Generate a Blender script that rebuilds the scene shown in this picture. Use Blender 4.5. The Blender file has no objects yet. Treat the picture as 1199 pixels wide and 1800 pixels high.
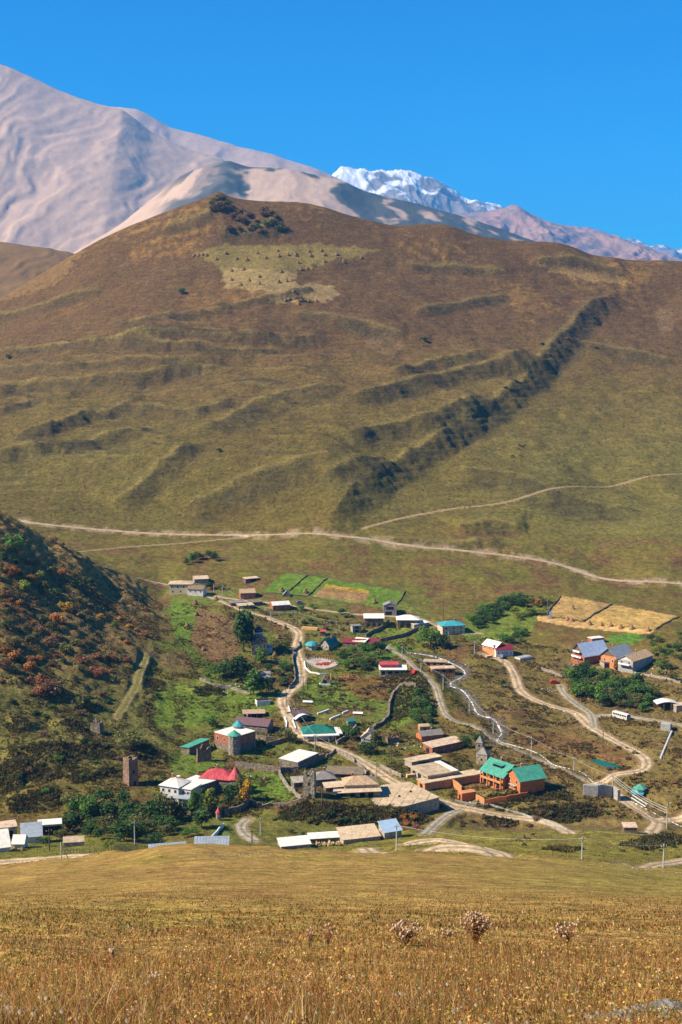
import bpy, bmesh, math, random
import numpy as np
from mathutils import Vector, Matrix

random.seed(7)
RNG = np.random.default_rng(7)
SC = bpy.context.scene
COL = SC.collection

# ------------------------------------------------------------------ camera
FPX, CX, CY = 2400.0, 599.5, 900.0          # photo is 1199 x 1800
PITCH = math.atan(300.0 / 2400.0)
cp, sp = math.cos(PITCH), math.sin(PITCH)
cam_d = bpy.data.cameras.new('camera')
cam_d.sensor_fit = 'VERTICAL'
cam_d.sensor_height = 24.0
cam_d.lens = 24.0 * FPX / 1800.0
cam_d.clip_start = 0.3
cam_d.clip_end = 60000.0
cam = bpy.data.objects.new('camera', cam_d)
cam.location = (0, 0, 0)
cam.rotation_euler = (math.pi / 2 - PITCH, 0, 0)
COL.objects.link(cam)
SC.camera = cam

# ------------------------------------------------------------------ light
SUN_EL, SUN_AZ = math.radians(41), math.radians(-103)    # azimuth clockwise from +Y
wd = bpy.data.worlds.new('World'); SC.world = wd; wd.use_nodes = True
nt = wd.node_tree; nt.nodes.clear()
sky = nt.nodes.new('ShaderNodeTexSky'); sky.sky_type = 'NISHITA'; sky.sun_disc = False
sky.sun_elevation = SUN_EL; sky.sun_rotation = SUN_AZ % (2 * math.pi)
sky.altitude = 2000.0; sky.air_density = 1.0; sky.dust_density = 0.0; sky.ozone_density = 3.0
hs = nt.nodes.new('ShaderNodeHueSaturation'); hs.inputs['Saturation'].default_value = 4.2
hs.inputs['Hue'].default_value = 0.502
bg = nt.nodes.new('ShaderNodeBackground'); bg.inputs['Strength'].default_value = 0.092
ow = nt.nodes.new('ShaderNodeOutputWorld')
nt.links.new(sky.outputs[0], hs.inputs['Color']); nt.links.new(hs.outputs[0], bg.inputs[0]); nt.links.new(bg.outputs[0], ow.inputs[0])
sd = bpy.data.lights.new('sun', 'SUN'); sd.energy = 5.0; sd.angle = math.radians(0.55); sd.color = (1.0, 0.90, 0.74)
so = bpy.data.objects.new('sun', sd); COL.objects.link(so)
SUNV = Vector((math.sin(SUN_AZ) * math.cos(SUN_EL), math.cos(SUN_AZ) * math.cos(SUN_EL), math.sin(SUN_EL)))
so.rotation_euler = SUNV.to_track_quat('Z', 'Y').to_euler()
so.location = SUNV * 300

vs = SC.view_settings
vs.view_transform = 'Standard'; vs.look = 'None'; vs.gamma = 1.0; vs.use_curve_mapping = False; vs.exposure = 0.95
SC.render.engine = 'CYCLES'
cy = SC.cycles
cy.use_denoising = True
cy.max_bounces = 4; cy.diffuse_bounces = 2; cy.glossy_bounces = 2; cy.volume_bounces = 0; cy.transparent_max_bounces = 6
cy.sample_clamp_indirect = 4.0

# ------------------------------------------------------------------ numeric helpers
_perm = RNG.permutation(512)
_g = RNG.normal(size=(512, 2)); _g /= np.linalg.norm(_g, axis=1)[:, None]
def noise2(x, y):
    x = np.asarray(x, float); y = np.asarray(y, float)
    xi = np.floor(x).astype(int); yi = np.floor(y).astype(int)
    xf = x - xi; yf = y - yi
    u = xf * xf * xf * (xf * (xf * 6 - 15) + 10); v = yf * yf * yf * (yf * (yf * 6 - 15) + 10)
    def gr(i, j, dx, dy):
        h = _perm[(_perm[i & 511] + j) & 511]
        g = _g[h]
        return g[..., 0] * dx + g[..., 1] * dy
    a = gr(xi, yi, xf, yf); b = gr(xi + 1, yi, xf - 1, yf)
    c = gr(xi, yi + 1, xf, yf - 1); d = gr(xi + 1, yi + 1, xf - 1, yf - 1)
    return ((a + (b - a) * u) + ((c + (d - c) * u) - (a + (b - a) * u)) * v) * 1.4
def fbm(x, y, o=4, gain=0.5):
    s = 0; a = 1; n = 0
    for k in range(o):
        s = s + a * noise2(x * 2 ** k + 17.3 * k, y * 2 ** k - 9.1 * k); n += a; a *= gain
    return s / n * 1.3
def ridged(x, y, o=4):
    s = 0; a = 1; n = 0
    for k in range(o):
        s = s + a * (1 - 2 * np.abs(noise2(x * 2 ** k + 7.7 * k, y * 2 ** k + 3.1 * k))); n += a; a *= 0.5
    return s / n
def sstep(a, b, x):
    t = np.clip((np.asarray(x, float) - a) / (b - a), 0, 1)
    return t * t * (3 - 2 * t)
def pchip(xk, yk, x):
    xk = np.asarray(xk, float); yk = np.asarray(yk, float); x = np.asarray(x, float)
    h = np.diff(xk); d = np.diff(yk) / h
    m = np.zeros(len(xk)); m[0] = d[0]; m[-1] = d[-1]
    for i in range(1, len(xk) - 1):
        if d[i - 1] * d[i] > 0:
            w1 = 2 * h[i] + h[i - 1]; w2 = h[i] + 2 * h[i - 1]
            m[i] = (w1 + w2) / (w1 / d[i - 1] + w2 / d[i])
    x = np.clip(x, xk[0], xk[-1])
    i = np.clip(np.searchsorted(xk, x) - 1, 0, len(h) - 1)
    t = (x - xk[i]) / h[i]
    return ((1 + 2 * t) * (1 - t) ** 2 * yk[i] + t * (1 - t) ** 2 * h[i] * m[i] + t * t * (3 - 2 * t) * yk[i + 1] + t * t * (t - 1) * h[i] * m[i + 1])

def pix_dir(px, py):
    a = (px - CX) / FPX; b = (CY - py) / FPX
    return np.array([a, cp + sp * b, -sp + cp * b])
def t_of(py):                                # downward tangent of a pixel row
    b = (CY - py) / FPX
    return -(-sp + cp * b) / (cp + sp * b)
def project(x, y, z):
    f = y * cp - z * sp; up = y * sp + z * cp
    return CX + FPX * x / f, CY - FPX * up / f

# ------------------------------------------------------------------ terrain: valley, spur and hill as one sheet
# per picture column: knots (row, distance) seen, or ('h', distance, height) hidden; heights follow from the distance
def fore(edge):
    o = edge - 1497
    return [('h', 0.5, -1.75), ('h', 5, -3.0), (1800, 12), (1720, 17.5), (1650, 29), (1592, 58), (1557 + o * .5, 110), (1527 + o * .8, 205), (edge, 320)]
ROADY = ([-250, 0, 60, 150, 250, 440, 580, 640, 720, 850, 950, 1000, 1070, 1199, 1450], [905, 915, 920, 930, 938, 942, 938, 948, 962, 972, 985, 997, 1020, 1047, 1100])
CREST = ([-300, -100, 0, 60, 120, 200, 300, 360, 388, 402, 440, 520, 560, 640, 700, 730, 780, 830, 900, 980, 1010, 1050, 1120, 1199, 1450],
         [640, 570, 522, 486, 452, 410, 368, 347, 336, 345, 352, 355, 362, 385, 397, 395, 396, 412, 425, 431, 440, 452, 456, 460, 480])
BASEY = ([-250, 300, 600, 1000, 1199, 1450], [900, 885, 862, 830, 778, 760])
GS, GV = [0, .11, .35, .53, .72, .88, 1], [0, .165, .40, .565, .74, .87, 1]
VIL = {
 -300: fore(1540) + [(1500, 400), (1440, 450), (1300, 490), (1100, 540), (900, 610), (760, 700), ('h', 780, -70), ('h', 850, -125)],
 -100: fore(1530) + [(1517, 345), (1490, 400), (1455, 445), (1390, 480), (1280, 520), (1150, 560), (980, 620), (850, 705), ('h', 775, -95), ('h', 850, -127)],
 0:    fore(1525) + [(1515, 345), (1490, 400), (1462, 440), (1400, 478), (1300, 525), (1200, 562), (1100, 602), (1000, 647), (903, 703), ('h', 765, -108), ('h', 840, -130)],
 120:  fore(1512) + [(1503, 350), (1485, 410), (1460, 445), (1390, 482), (1300, 532), (1200, 578), (1100, 630), (1020, 682), (962, 725), ('h', 780, -124), ('h', 840, -130)],
 200:  fore(1502) + [(1494, 352), (1478, 415), (1455, 448), (1390, 482), (1300, 540), (1200, 596), (1110, 655), (1040, 715), (1010, 745), ('h', 790, -133), (968, 838)],
 285:  fore(1490) + [('h', 355, -148), (1478, 424), (1455, 450), (1385, 485), (1300, 545), (1200, 612), (1110, 680), (1060, 748), (1030, 780), (985, 825)],
 340:  fore(1487) + [('h', 352, -150), (1478, 425), (1450, 452), (1385, 485), (1300, 548), (1200, 617), (1110, 688), (1040, 766), (985, 820)],
 450:  fore(1491) + [('h', 355, -150), (1478, 428), (1445, 455), (1410, 472), (1350, 515), (1300, 552), (1200, 622), (1100, 702), (1040, 764), (985, 822)],
 560:  fore(1496) + [('h', 360, -150), (1482, 430), (1450, 455), (1405, 477), (1350, 515), (1300, 550), (1200, 625), (1100, 708), (1040, 766), (985, 820)],
 700:  fore(1500) + [(1493, 365), (1478, 425), (1450, 457), (1405, 482), (1350, 518), (1300, 552), (1200, 628), (1150, 668), (1100, 712), (1040, 770), (995, 815)],
 850:  fore(1505) + [(1495, 368), (1478, 410), (1461, 444), (1453, 465), (1405, 488), (1350, 520), (1300, 553), (1240, 596), (1190, 635), (1150, 668), (1100, 712), (1040, 772), (1000, 805)],
 1000: fore(1513) + [(1502, 368), (1480, 410), (1462, 444), (1454, 466), (1405, 490), (1350, 520), (1300, 555), (1250, 595), (1180, 647), (1130, 684), (1080, 727), (1030, 785)],
 1199: fore(1531) + [(1518, 362), (1490, 405), (1472, 440), (1460, 462), (1405, 487), (1340, 520), (1280, 560), (1200, 620), (1140, 668), (1100, 704), (1070, 745)],
 1400: fore(1548) + [(1530, 365), (1490, 405), (1472, 440), (1450, 462), (1395, 487), (1320, 520), (1240, 560), (1160, 620), (1120, 668), (1100, 704), (1085, 740)],
}
cols = sorted(VIL)
LY = np.linspace(math.log(0.5), math.log(2600), 900)
TAB = []
for px in cols:
    ks = []
    for k in VIL[px]:
        if k[0] == 'h': ks.append((k[1], -k[2] / k[1]))
        else: ks.append((k[1], t_of(k[0])))
    TAB.append((np.log([k[0] for k in ks]), [k[1] for k in ks]))
# add finer columns for the hill: build the complete profile on a dense set of columns
dense = sorted(set(cols + list(range(-300, 1401, 20)) + [388, 402]))
FULL = np.zeros((len(dense), len(LY)))
vt = np.zeros((len(cols), len(LY)))
for i in range(len(cols)): vt[i] = pchip(TAB[i][0], TAB[i][1], LY)
vend = np.array([TAB[i][0][-1] for i in range(len(cols))])
Yl = np.exp(LY)
for j, px in enumerate(dense):
    # blend village profile between the neighbouring columns
    i = int(np.clip(np.searchsorted(cols, px) - 1, 0, len(cols) - 2))
    w = (px - cols[i]) / (cols[i + 1] - cols[i]); w = w * w * (3 - 2 * w) * .5 + w * .5
    prof = vt[i] * (1 - w) + vt[i + 1] * w
    ye = math.exp(vend[i] * (1 - w) + vend[i + 1] * w)
    yb = pchip(*ROADY, px); yc = pchip(*CREST, px); b0 = pchip(*BASEY, px); b0 = max(b0, ye + 18)
    yk = [ye - 14, b0]; tk = [np.interp(math.log(ye - 14), LY, prof), t_of(yb)]
    ycs = float(np.mean(pchip(*CREST, np.clip(px + np.linspace(-140, 140, 29), -300, 1400))))
    for s, g in zip(GS[1:], GV[1:]):
        ye_ = ycs + (yc - ycs) * float(sstep(.86, 1, g))
        yk.append(b0 + (1600 - b0) * s); tk.append(t_of(yb + (ye_ - yb) * g))
    zc = -tk[-1] * 1600
    for Y, dz in ((1660, -6), (1800, -60), (2200, -240), (2600, -330)):
        yk.append(Y); tk.append(-(zc + dz) / Y)
    hp = pchip(np.log(yk), tk, LY)
    FULL[j] = np.where(Yl < ye - 14, prof, hp)
fac_k = (np.log([1, 12, 330, 450, 600, 700, 800, 900, 1150, 1600, 2600]), [.950, .950, .961, .963, .973, .9795, .986, .9905, 1.001, 1.017, 1.02])

US = np.concatenate([np.linspace(-1.4, -0.40, 26)[:-1], np.linspace(-0.40, -0.285, 24)[:-1], np.linspace(-0.285, 0.285, 590), np.linspace(0.285, 0.40, 24)[1:], np.linspace(0.40, 1.4, 26)[1:]])
YS = np.concatenate([np.geomspace(1.0, 40, 60)[:-1], np.geomspace(40, 320, 90)[:-1], np.arange(320, 480, 1.15), np.arange(480, 700, 1.25), np.arange(700, 900, 1.6), np.arange(900, 1640, 2.3), np.geomspace(1641, 2600, 26)])
NU, NY = len(US), len(YS)
T = np.zeros((NY, NU))
dn = np.array(dense, float)
for r in range(NY):
    ly = math.log(YS[r]); k = min(int((ly - LY[0]) / (LY[1] - LY[0])), len(LY) - 2); w = (ly - LY[k]) / (LY[1] - LY[0])
    row = FULL[:, k] * (1 - w) + FULL[:, k + 1] * w
    pxv = CX + FPX * US * np.interp(ly, *fac_k)
    T[r] = np.interp(pxv, dn, row)
UG, YG = np.meshgrid(US, YS)
XG = UG * YG
ZG = -T * YG
# light smoothing across columns (away from the picture's skyline it hides the column joints)
for _ in range(6):
    ZG[:, 1:-1] = .25 * ZG[:, :-2] + .5 * ZG[:, 1:-1] + .25 * ZG[:, 2:]

def zat(x, y):
    x = np.asarray(x, float); y = np.asarray(y, float)
    u = np.clip(x / np.maximum(y, .5), US[0], US[-1] - 1e-9); yy = np.clip(y, YS[0], YS[-1] - 1e-6)
    i = np.clip(np.searchsorted(US, u, side='right') - 1, 0, NU - 2); j = np.clip(np.searchsorted(YS, yy, side='right') - 1, 0, NY - 2)
    a = (u - US[i]) / (US[i + 1] - US[i]); b = (yy - YS[j]) / (YS[j + 1] - YS[j])
    return (ZG[j, i] * (1 - a) + ZG[j, i + 1] * a) * (1 - b) + (ZG[j + 1, i] * (1 - a) + ZG[j + 1, i + 1] * a) * b
_march = np.concatenate([np.geomspace(3, 320, 500), np.linspace(320.3, 1000, 2600), np.linspace(1001, 2500, 1500)])
def hit(px, py, lift=0.0, ymin=3.0):
    """point of the ground (raised by lift) where the pixel's ray first meets it"""
    d = pix_dir(px, py); Y = _march[_march >= ymin]
    x = Y * d[0] / d[1]; z = Y * d[2] / d[1]
    g = z - (zat(x, Y) + lift)
    k = np.argmax(g < 0)
    if g[k] >= 0: k = len(Y) - 1
    if k > 0 and g[k - 1] > 0:
        w = g[k - 1] / (g[k - 1] - g[k]); yy = Y[k - 1] + w * (Y[k] - Y[k - 1])
    else: yy = Y[k]
    xx = yy * d[0] / d[1]
    return np.array([xx, yy, float(zat(xx, yy))])
def on_plane(px, py, z):
    d = pix_dir(px, py); return d * (z / d[2])

def wpoly(pts, ymin=330., step=None):
    P = np.array([hit(a, b, ymin=ymin)[:2] for a, b in pts])
    if step: P = resample(P, step)
    return P
def resample(P, step):
    # Catmull-Rom through the points, then even spacing
    Q = np.vstack([2 * P[0] - P[1], P, 2 * P[-1] - P[-2]]); out = []
    for i in range(1, len(Q) - 2):
        t = np.linspace(0, 1, 16, endpoint=False)[:, None]
        p0, p1, p2, p3 = Q[i - 1], Q[i], Q[i + 1], Q[i + 2]
        out.append(.5 * ((2 * p1) + (-p0 + p2) * t + (2 * p0 - 5 * p1 + 4 * p2 - p3) * t ** 2 + (-p0 + 3 * p1 - 3 * p2 + p3) * t ** 3))
    out = np.vstack(out + [P[-1:]])
    s = np.concatenate([[0], np.cumsum(np.linalg.norm(np.diff(out, axis=0), axis=1))])
    n = max(2, int(s[-1] / step) + 1); q = np.linspace(0, s[-1], n)
    return np.stack([np.interp(q, s, out[:, k]) for k in range(2)], 1)
def dist_poly(P, x, y):
    """signed distance (positive on the right-hand side of travel), position along, total length"""
    best = np.full(x.shape, 1e18); sg = np.zeros(x.shape); al = np.zeros(x.shape); s0 = 0
    for k in range(len(P) - 1):
        ax, ay = P[k]; bx, by = P[k + 1]; dx, dy = bx - ax, by - ay; L = math.hypot(dx, dy) + 1e-9
        t = np.clip(((x - ax) * dx + (y - ay) * dy) / L / L, 0, 1)
        ex, ey = x - ax - t * dx, y - ay - t * dy; d2 = ex * ex + ey * ey
        m = d2 < best; best[m] = d2[m]
        sg[m] = np.sign((dy * (x - ax) - dx * (y - ay)))[m]; al[m] = (s0 + t * L)[m]; s0 += L
    return np.sqrt(best) * np.where(sg == 0, 1, sg), al, s0
def near(P, R):
    x0, y0 = P.min(0) - R; x1, y1 = P.max(0) + R
    j0, j1 = np.searchsorted(YS, [y0, y1])
    sub = (slice(max(j0 - 1, 0), min(j1 + 1, NY)), slice(None))
    X = XG[sub]; c = np.where(((X > x0) & (X < x1)).any(0))[0]
    if len(c) == 0: return None
    return (sub[0], slice(c[0], c[-1] + 1))

# broad undulation
def big_noise():
    wv = sstep(40, 200, YG) * (1 - sstep(330, 400, YG))
    wh = sstep(880, 1000, YG)
    wm = sstep(350, 420, YG) * (1 - sstep(840, 920, YG))
    wn = 1 - sstep(60, 120, YG)
    z = wv * (1.4 * fbm(XG / 45, YG / 60, 3) + .35 * fbm(XG / 9, YG / 14, 3))
    z += wn * (.10 * fbm(XG / 2.2, YG / 3.5, 3) + .25 * fbm(XG / 9, YG / 12, 2))
    top = 1 - sstep(1500, 1590, YG) * .75
    z += wh * top * (9 * fbm(XG / 190, YG / 190, 3) + 3.5 * fbm(XG / 60 + 5, YG / 45, 3) + .9 * fbm(XG / 14, YG / 11, 2))
    z += wm * (1.5 * fbm(XG / 38, YG / 38, 3) + .4 * fbm(XG / 8, YG / 8, 2))
    return z
ZG += big_noise()
# spur: ribs and gullies running down the fall line, terracettes
pxg, pyg = project(XG, YG, ZG)
spur = sstep(300, 235, pxg + 60 * fbm(XG / 30, YG / 30, 2)) * sstep(470, 505, YG) * (1 - sstep(745, 790, YG)) * sstep(-.9, -.5, UG)
aa = (XG * .60 + YG * .80); bb = (XG * .80 - YG * .60)
ZG += spur * (2.2 * ridged(aa / 24, bb / 120, 2) + .6 * ridged(aa / 9, bb / 40 + 4, 2) + .5 * fbm(XG / 6, YG / 6, 2))

ZG += spur * .32 * np.sin(ZG * (2 * math.pi / 3.4) + 2.5 * fbm(XG / 14, YG / 14, 2))
# old cultivation terraces: long level steps over the left and middle of the hill
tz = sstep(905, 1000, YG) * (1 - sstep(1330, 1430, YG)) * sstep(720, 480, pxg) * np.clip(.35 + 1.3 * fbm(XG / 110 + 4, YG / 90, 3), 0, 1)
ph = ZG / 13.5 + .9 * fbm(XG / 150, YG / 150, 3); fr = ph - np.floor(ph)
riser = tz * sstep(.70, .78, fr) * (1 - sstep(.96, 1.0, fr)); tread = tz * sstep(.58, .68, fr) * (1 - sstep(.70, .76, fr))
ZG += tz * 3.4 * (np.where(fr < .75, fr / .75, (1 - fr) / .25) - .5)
tz2 = sstep(905, 1000, YG) * (1 - sstep(1450, 1560, YG)) * np.clip(.2 + 1.2 * fbm(XG / 80 + 14, YG / 70, 3), 0, 1)
ZG += tz2 * .30 * np.sin(ZG * (2 * math.pi / 4.4) + 3 * fbm(XG / 40, YG / 40, 3))
# scarps: lip lines (left to right or right to left so that the low side is on the right-hand side of travel)
SCARPS = [  # points, height, front width, back width
 ([(525, 948), (560, 924), (590, 908), (650, 858), (720, 812), (800, 768), (870, 722), (930, 672), (975, 612), (1030, 552), (1080, 522), (1120, 512)], 10.5, 18, 110),
 ([(590, 716), (640, 716), (720, 700), (830, 670), (900, 652), (950, 640)], 9, 18, 70),
 ([(600, 790), (655, 779), (740, 767), (800, 744), (860, 712)], 9, 18, 60),
 ([(560, 868), (620, 850), (680, 832)], 7, 15, 50),
 ([(300, 905), (340, 892), (420, 867), (480, 847), (560, 838), (610, 845)], 6, 24, 70),
 ([(0, 790), (70, 772), (150, 742), (220, 720), (260, 712)], 8, 13, 50), ([(-90, 815), (0, 806), (100, 796), (210, 770), (270, 758)], 8, 16, 50),
 ([(180, 612), (240, 606), (360, 598), (420, 604), (520, 606), (600, 598)], 8, 13, 45), ([(-60, 634), (0, 630), (100, 620), (280, 622), (400, 628), (540, 626)], 7, 10, 40),
 ([(-90, 696), (0, 690), (120, 682), (250, 668), (330, 655), (450, 660)], 8, 12, 45), ([(-60, 660), (0, 655), (100, 655), (280, 652), (420, 640)], 6, 9, 35),
 ([(330, 775), (400, 752), (440, 728), (500, 708), (560, 700), (620, 706)], 6.5, 26, 60), ([(220, 722), (270, 726), (350, 736), (430, 714)], 6, 13, 35), ([(-60, 735), (0, 728), (60, 712), (130, 706)], 6, 11, 35),
 ([(190, 892), (215, 882), (270, 842), (345, 790)], 5, 16, 45), ([(360, 548), (440, 535), (500, 522), (560, 510)], 5, 9, 30), ([(180, 580), (250, 575), (330, 565), (420, 545)], 5, 9, 30),
 ([(680, 690), (740, 672), (800, 655), (880, 640)], 6, 12, 40), ([(500, 560), (560, 562), (640, 580), (720, 612)], 5, 16, 40), ([(800, 940), (870, 926), (920, 935)], 5, 10, 25), ([(-40, 560), (60, 545), (140, 520), (200, 512)], 5, 10, 30),
 ([(280, 408), (330, 392), (380, 374)], 5, 10, 20), ([(380, 410), (440, 410), (500, 398)], 5, 12, 20),
 ([(930, 470), (1010, 462), (1110, 480)], 5, 14, 40), ([(780, 828), (900, 840), (1000, 880), (1150, 900)], 4, 30, 60), ([(640, 952), (720, 955), (800, 962), (900, 952)], 3, 8, 20), ([(720, 560), (820, 540), (900, 525)], 4, 14, 40), ([(700, 470), (800, 475), (900, 490)], 4, 14, 40), ([(1000, 600), (1100, 620), (1200, 640)], 4, 16, 40),
 # valley
 ([(470, 1424), (520, 1428), (580, 1433), (640, 1437), (700, 1438), (745, 1424)], 4.5, 8, 22),
 ([(735, 1275), (748, 1240), (735, 1203), (690, 1180)][::-1], 7, 11, 22),
 ([(820, 1416), (880, 1412), (960, 1400), (1020, 1402)], 2.5, 6, 14), ([(830, 1444), (900, 1436), (980, 1428), (1060, 1412)], 2.5, 7, 14),
 ([(1080, 1492), (1140, 1484), (1230, 1478)], 2.5, 6, 14), ([(960, 1498), (1000, 1490)], 1.2, 4, 8),
 ([(0, 1336), (90, 1330), (200, 1312)], 4, 9, 16), ([(-40, 1360), (60, 1352), (150, 1345)], 4, 10, 14), ([(0, 1385), (40, 1378)], 3, 8, 12), ([(0, 1418), (70, 1405), (110, 1390)], 4, 8, 14),
 ([(110, 1370), (160, 1362), (210, 1356)], 2, 5, 10), ([(100, 1290), (150, 1282)], 3, 7, 10), ([(0, 1282), (30, 1272), (60, 1290)], 4, 8, 10), ([(240, 1310), (270, 1330), (300, 1340)], 4, 8, 12),
 ([(335, 1222), (360, 1212), (400, 1215)], 2, 5, 10), ([(255, 1190), (275, 1200), (290, 1220)], 2, 5, 9),
]
SCP = [(wpoly(p), A, w, w2) for p, A, w, w2 in SCARPS]
for P, A, w, w2 in SCP:
    s = near(P, w2 * 2.5)
    if s is None: continue
    x, y = XG[s], YG[s]
    far = P[:, 1].mean() > 850
    A, w = A, w
    q = 1.3 if far else 1.0
    d, al, L = dist_poly(P, x + q * 4 * fbm(x / 14 / q, y / 14 / q, 3), y + q * 6 * fbm(x / 17 / q + 9, y / 17 / q, 3))
    te = (.08 if A > 10 else .14) if far else .3
    tap = sstep(0, te * L, al) * sstep(0, te * L, L - al) * np.clip(.9 + .45 * noise2(al / 45 + A, 0 * al + w), .45, 1.3)
    front = .7 * np.clip(1 - d / w, 0, 1) + .3 * (1 - sstep(0, w, d)); back = np.exp(-np.maximum(-d, 0) / w2)
    fade = 1 - sstep(w2 * 1.5, w2 * 2.4, np.abs(d))
    ZG[s] += A * tap * np.where(d > 0, front, back) * fade
    if far: ZG[s] += .40 * np.sin(ZG[s] * (2 * math.pi / 4.6) + 3 * fbm(x / 25, y / 25, 3)) * sstep(-2, 3, d) * (1 - sstep(w * .85, w * 1.15, d)) * tap

# roads cut into the ground
ROADS = [  # name, label, width, points, ymin
 ('hillside_road', 'pale dirt road cut across the foot of the big hill', 5.0, [(40, 914), (60, 919), (150, 929), (250, 937), (440, 941), (580, 938), (640, 948), (720, 962), (850, 972), (950, 985), (1000, 997), (1070, 1020), (1199, 1046), (1260, 1058)], 800),
 ('hillside_track', 'thin grassy track just below the hillside road', 2.6, [(130, 970), (220, 962), (320, 955), (440, 944)], 800),
 ('hillside_track', 'thin track rising across the green slope to the right', 3.0, [(1260, 822), (1199, 833), (1060, 857), (900, 880), (800, 893), (720, 908), (640, 930)], 820),
 ('village_street', 'main dirt street winding down through the village', 5.0, [(470, 1085), (500, 1097), (525, 1112), (521, 1140), (529, 1170), (527, 1200), (507, 1216), (496, 1232), (505, 1255), (516, 1278), (540, 1300), (590, 1316), (630, 1336), (660, 1355), (695, 1375), (725, 1386), (770, 1405), (850, 1430), (960, 1454), (1010, 1465)], 400),
 ('upper_lane', 'narrow lane past the upper houses of the village', 3.0, [(160, 985), (230, 1012), (290, 1030), (345, 1040), (420, 1055), (500, 1063), (600, 1077), (690, 1083), (735, 1087), (768, 1100), (800, 1128), (845, 1149)], 700),
 ('lane', 'short lane linking the upper lane to the main street', 3.5, [(352, 1042), (385, 1056), (425, 1072), (475, 1087)], 600),
 ('valley_road', 'rutted dirt road winding down to the bend by the pond', 4.6, [(845, 1149), (885, 1160), (903, 1185), (917, 1215), (960, 1238), (1010, 1254), (1038, 1278), (1080, 1302), (1122, 1324), (1137, 1340), (1125, 1354), (1085, 1363), (1040, 1373)], 480),
 ('side_road', 'side road dropping from the houses to the junction', 3.6, [(985, 1204), (992, 1220), (1015, 1240), (1038, 1256), (1045, 1280)], 480),
 ('side_road', 'grey dirt road leading past the parked bus', 3.6, [(1035, 1264), (1060, 1256), (1095, 1258), (1140, 1266), (1199, 1276), (1260, 1284)], 480),
 ('stream_track', 'brown wheel track running beside the stream', 3.0, [(680, 1135), (715, 1158), (748, 1185), (766, 1208), (776, 1240), (792, 1266), (840, 1281), (900, 1310), (960, 1336), (1030, 1366)], 480),
 ('lower_road', 'pale dirt road curving below the retaining wall', 5.0, [(1075, 1380), (1092, 1396), (1112, 1412), (1137, 1432), (1155, 1450), (1148, 1462), (1135, 1469)], 440),
 ('lower_road', 'pale branch of road leaving the picture beside the pylon', 4.0, [(1142, 1440), (1170, 1436), (1199, 1432), (1240, 1424)], 440),
 ('field_track', 'pale dirt track in the meadow on the brow', 6.0, [(640, 1497), (700, 1496.5), (780, 1498), (850, 1500), (905, 1507)], 325),
 ('field_track', 'pale dirt track curving up beside the grazing cows', 4.0, [(710, 1485), (770, 1483), (820, 1486), (860, 1495), (895, 1506)], 335),
 ('field_track', 'gravel track in front of the white roofed sheds', 4.5, [(-60, 1522), (0, 1518), (60, 1513), (150, 1506)], 330),
 ('field_track', 'pale stony track at the edge of the dry meadow', 4.5, [(1090, 1524), (1130, 1523), (1199, 1518), (1260, 1514)], 335),
 ('drive', 'grey drive curving up to the gate of the red roofed house', 4.0, [(436, 1440), (424, 1452), (430, 1466), (448, 1478)], 400),
 ('farm_track', 'muddy track climbing to the flat roofed barns', 4.0, [(745, 1465), (780, 1441), (815, 1420)], 440),
 ('grass_path', 'green path climbing the foot of the bushy slope', 3.0, [(205, 1262), (222, 1235), (236, 1205), (250, 1172), (258, 1150)], 480),
]
ROADP = []
for nm, lb, w, pts, ym in ROADS:
    P = wpoly(pts, ymin=ym, step=2.0)
    ROADP.append(P)
roadmask = np.zeros_like(ZG); bankmask = np.zeros_like(ZG)
ROADZ = []
for (nm, lb, w, pts, ym), P in zip(ROADS, ROADP):
    zc = zat(P[:, 0], P[:, 1])
    k = 9 if len(P) > 20 else 3
    zp = np.pad(zc, k, mode='edge'); zc = np.convolve(zp, np.ones(2 * k + 1) / (2 * k + 1), 'valid')
    ROADZ.append(zc)
for (nm, lb, w, pts, ym), P, zc in zip(ROADS, ROADP, ROADZ):
    s = near(P, w * 2.5)
    if s is None: continue
    Pc = P[::3] if len(P) > 12 else P
    if len(P) > 12 and (len(P) - 1) % 3: Pc = np.vstack([Pc, P[-1:]])
    d, al, L = dist_poly(Pc, XG[s], YG[s]); d = np.abs(d)
    zr = np.interp(al, np.linspace(0, L, len(zc)), zc)
    wt = (1 - sstep(w * .55, w * 1.25, d)) * sstep(0, 5, al + 2) * sstep(0, 5, L - al + 2)
    ZG[s] = ZG[s] * (1 - wt) + zr * wt
    roadmask[s] = np.maximum(roadmask[s], 1 - sstep(w * .45, w * .8, d))
    if nm == 'hillside_road': bankmask[s] = np.maximum(bankmask[s], (1 - sstep(w * .8, w * 1.6, d)))
# stream bed and pond
STREAM = wpoly([(722, 1143), (765, 1150), (800, 1165), (818, 1180), (792, 1196), (815, 1210), (830, 1230), (841, 1250), (868, 1260), (882, 1283), (876, 1297), (900, 1304), (945, 1319), (975, 1339), (1020, 1351), (1045, 1369), (1075, 1386), (1130, 1412), (1210, 1452)], ymin=460, step=1.6)
s = near(STREAM, 14); d, al, L = dist_poly(STREAM[::3], XG[s], YG[s])
zs = zat(STREAM[:, 0], STREAM[:, 1]); zs = np.convolve(np.pad(zs, 6, mode='edge'), np.ones(13) / 13, 'valid') - 1.0
zr = np.interp(al, np.linspace(0, L, len(zs)), zs); wt = 1 - sstep(2.6, 9, np.abs(d)); ZG[s] = ZG[s] * (1 - wt) + (zr - .35) * wt
streammask = np.zeros_like(ZG); streammask[s] = (1 - sstep(1.5, 3.5, np.abs(d))) * (1 - sstep(.55, .65, al / L))
POND = wpoly([(1033, 1332), (1050, 1331), (1075, 1337), (1097, 1344), (1090, 1348), (1072, 1350), (1056, 1346), (1040, 1339)], ymin=480)
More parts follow.
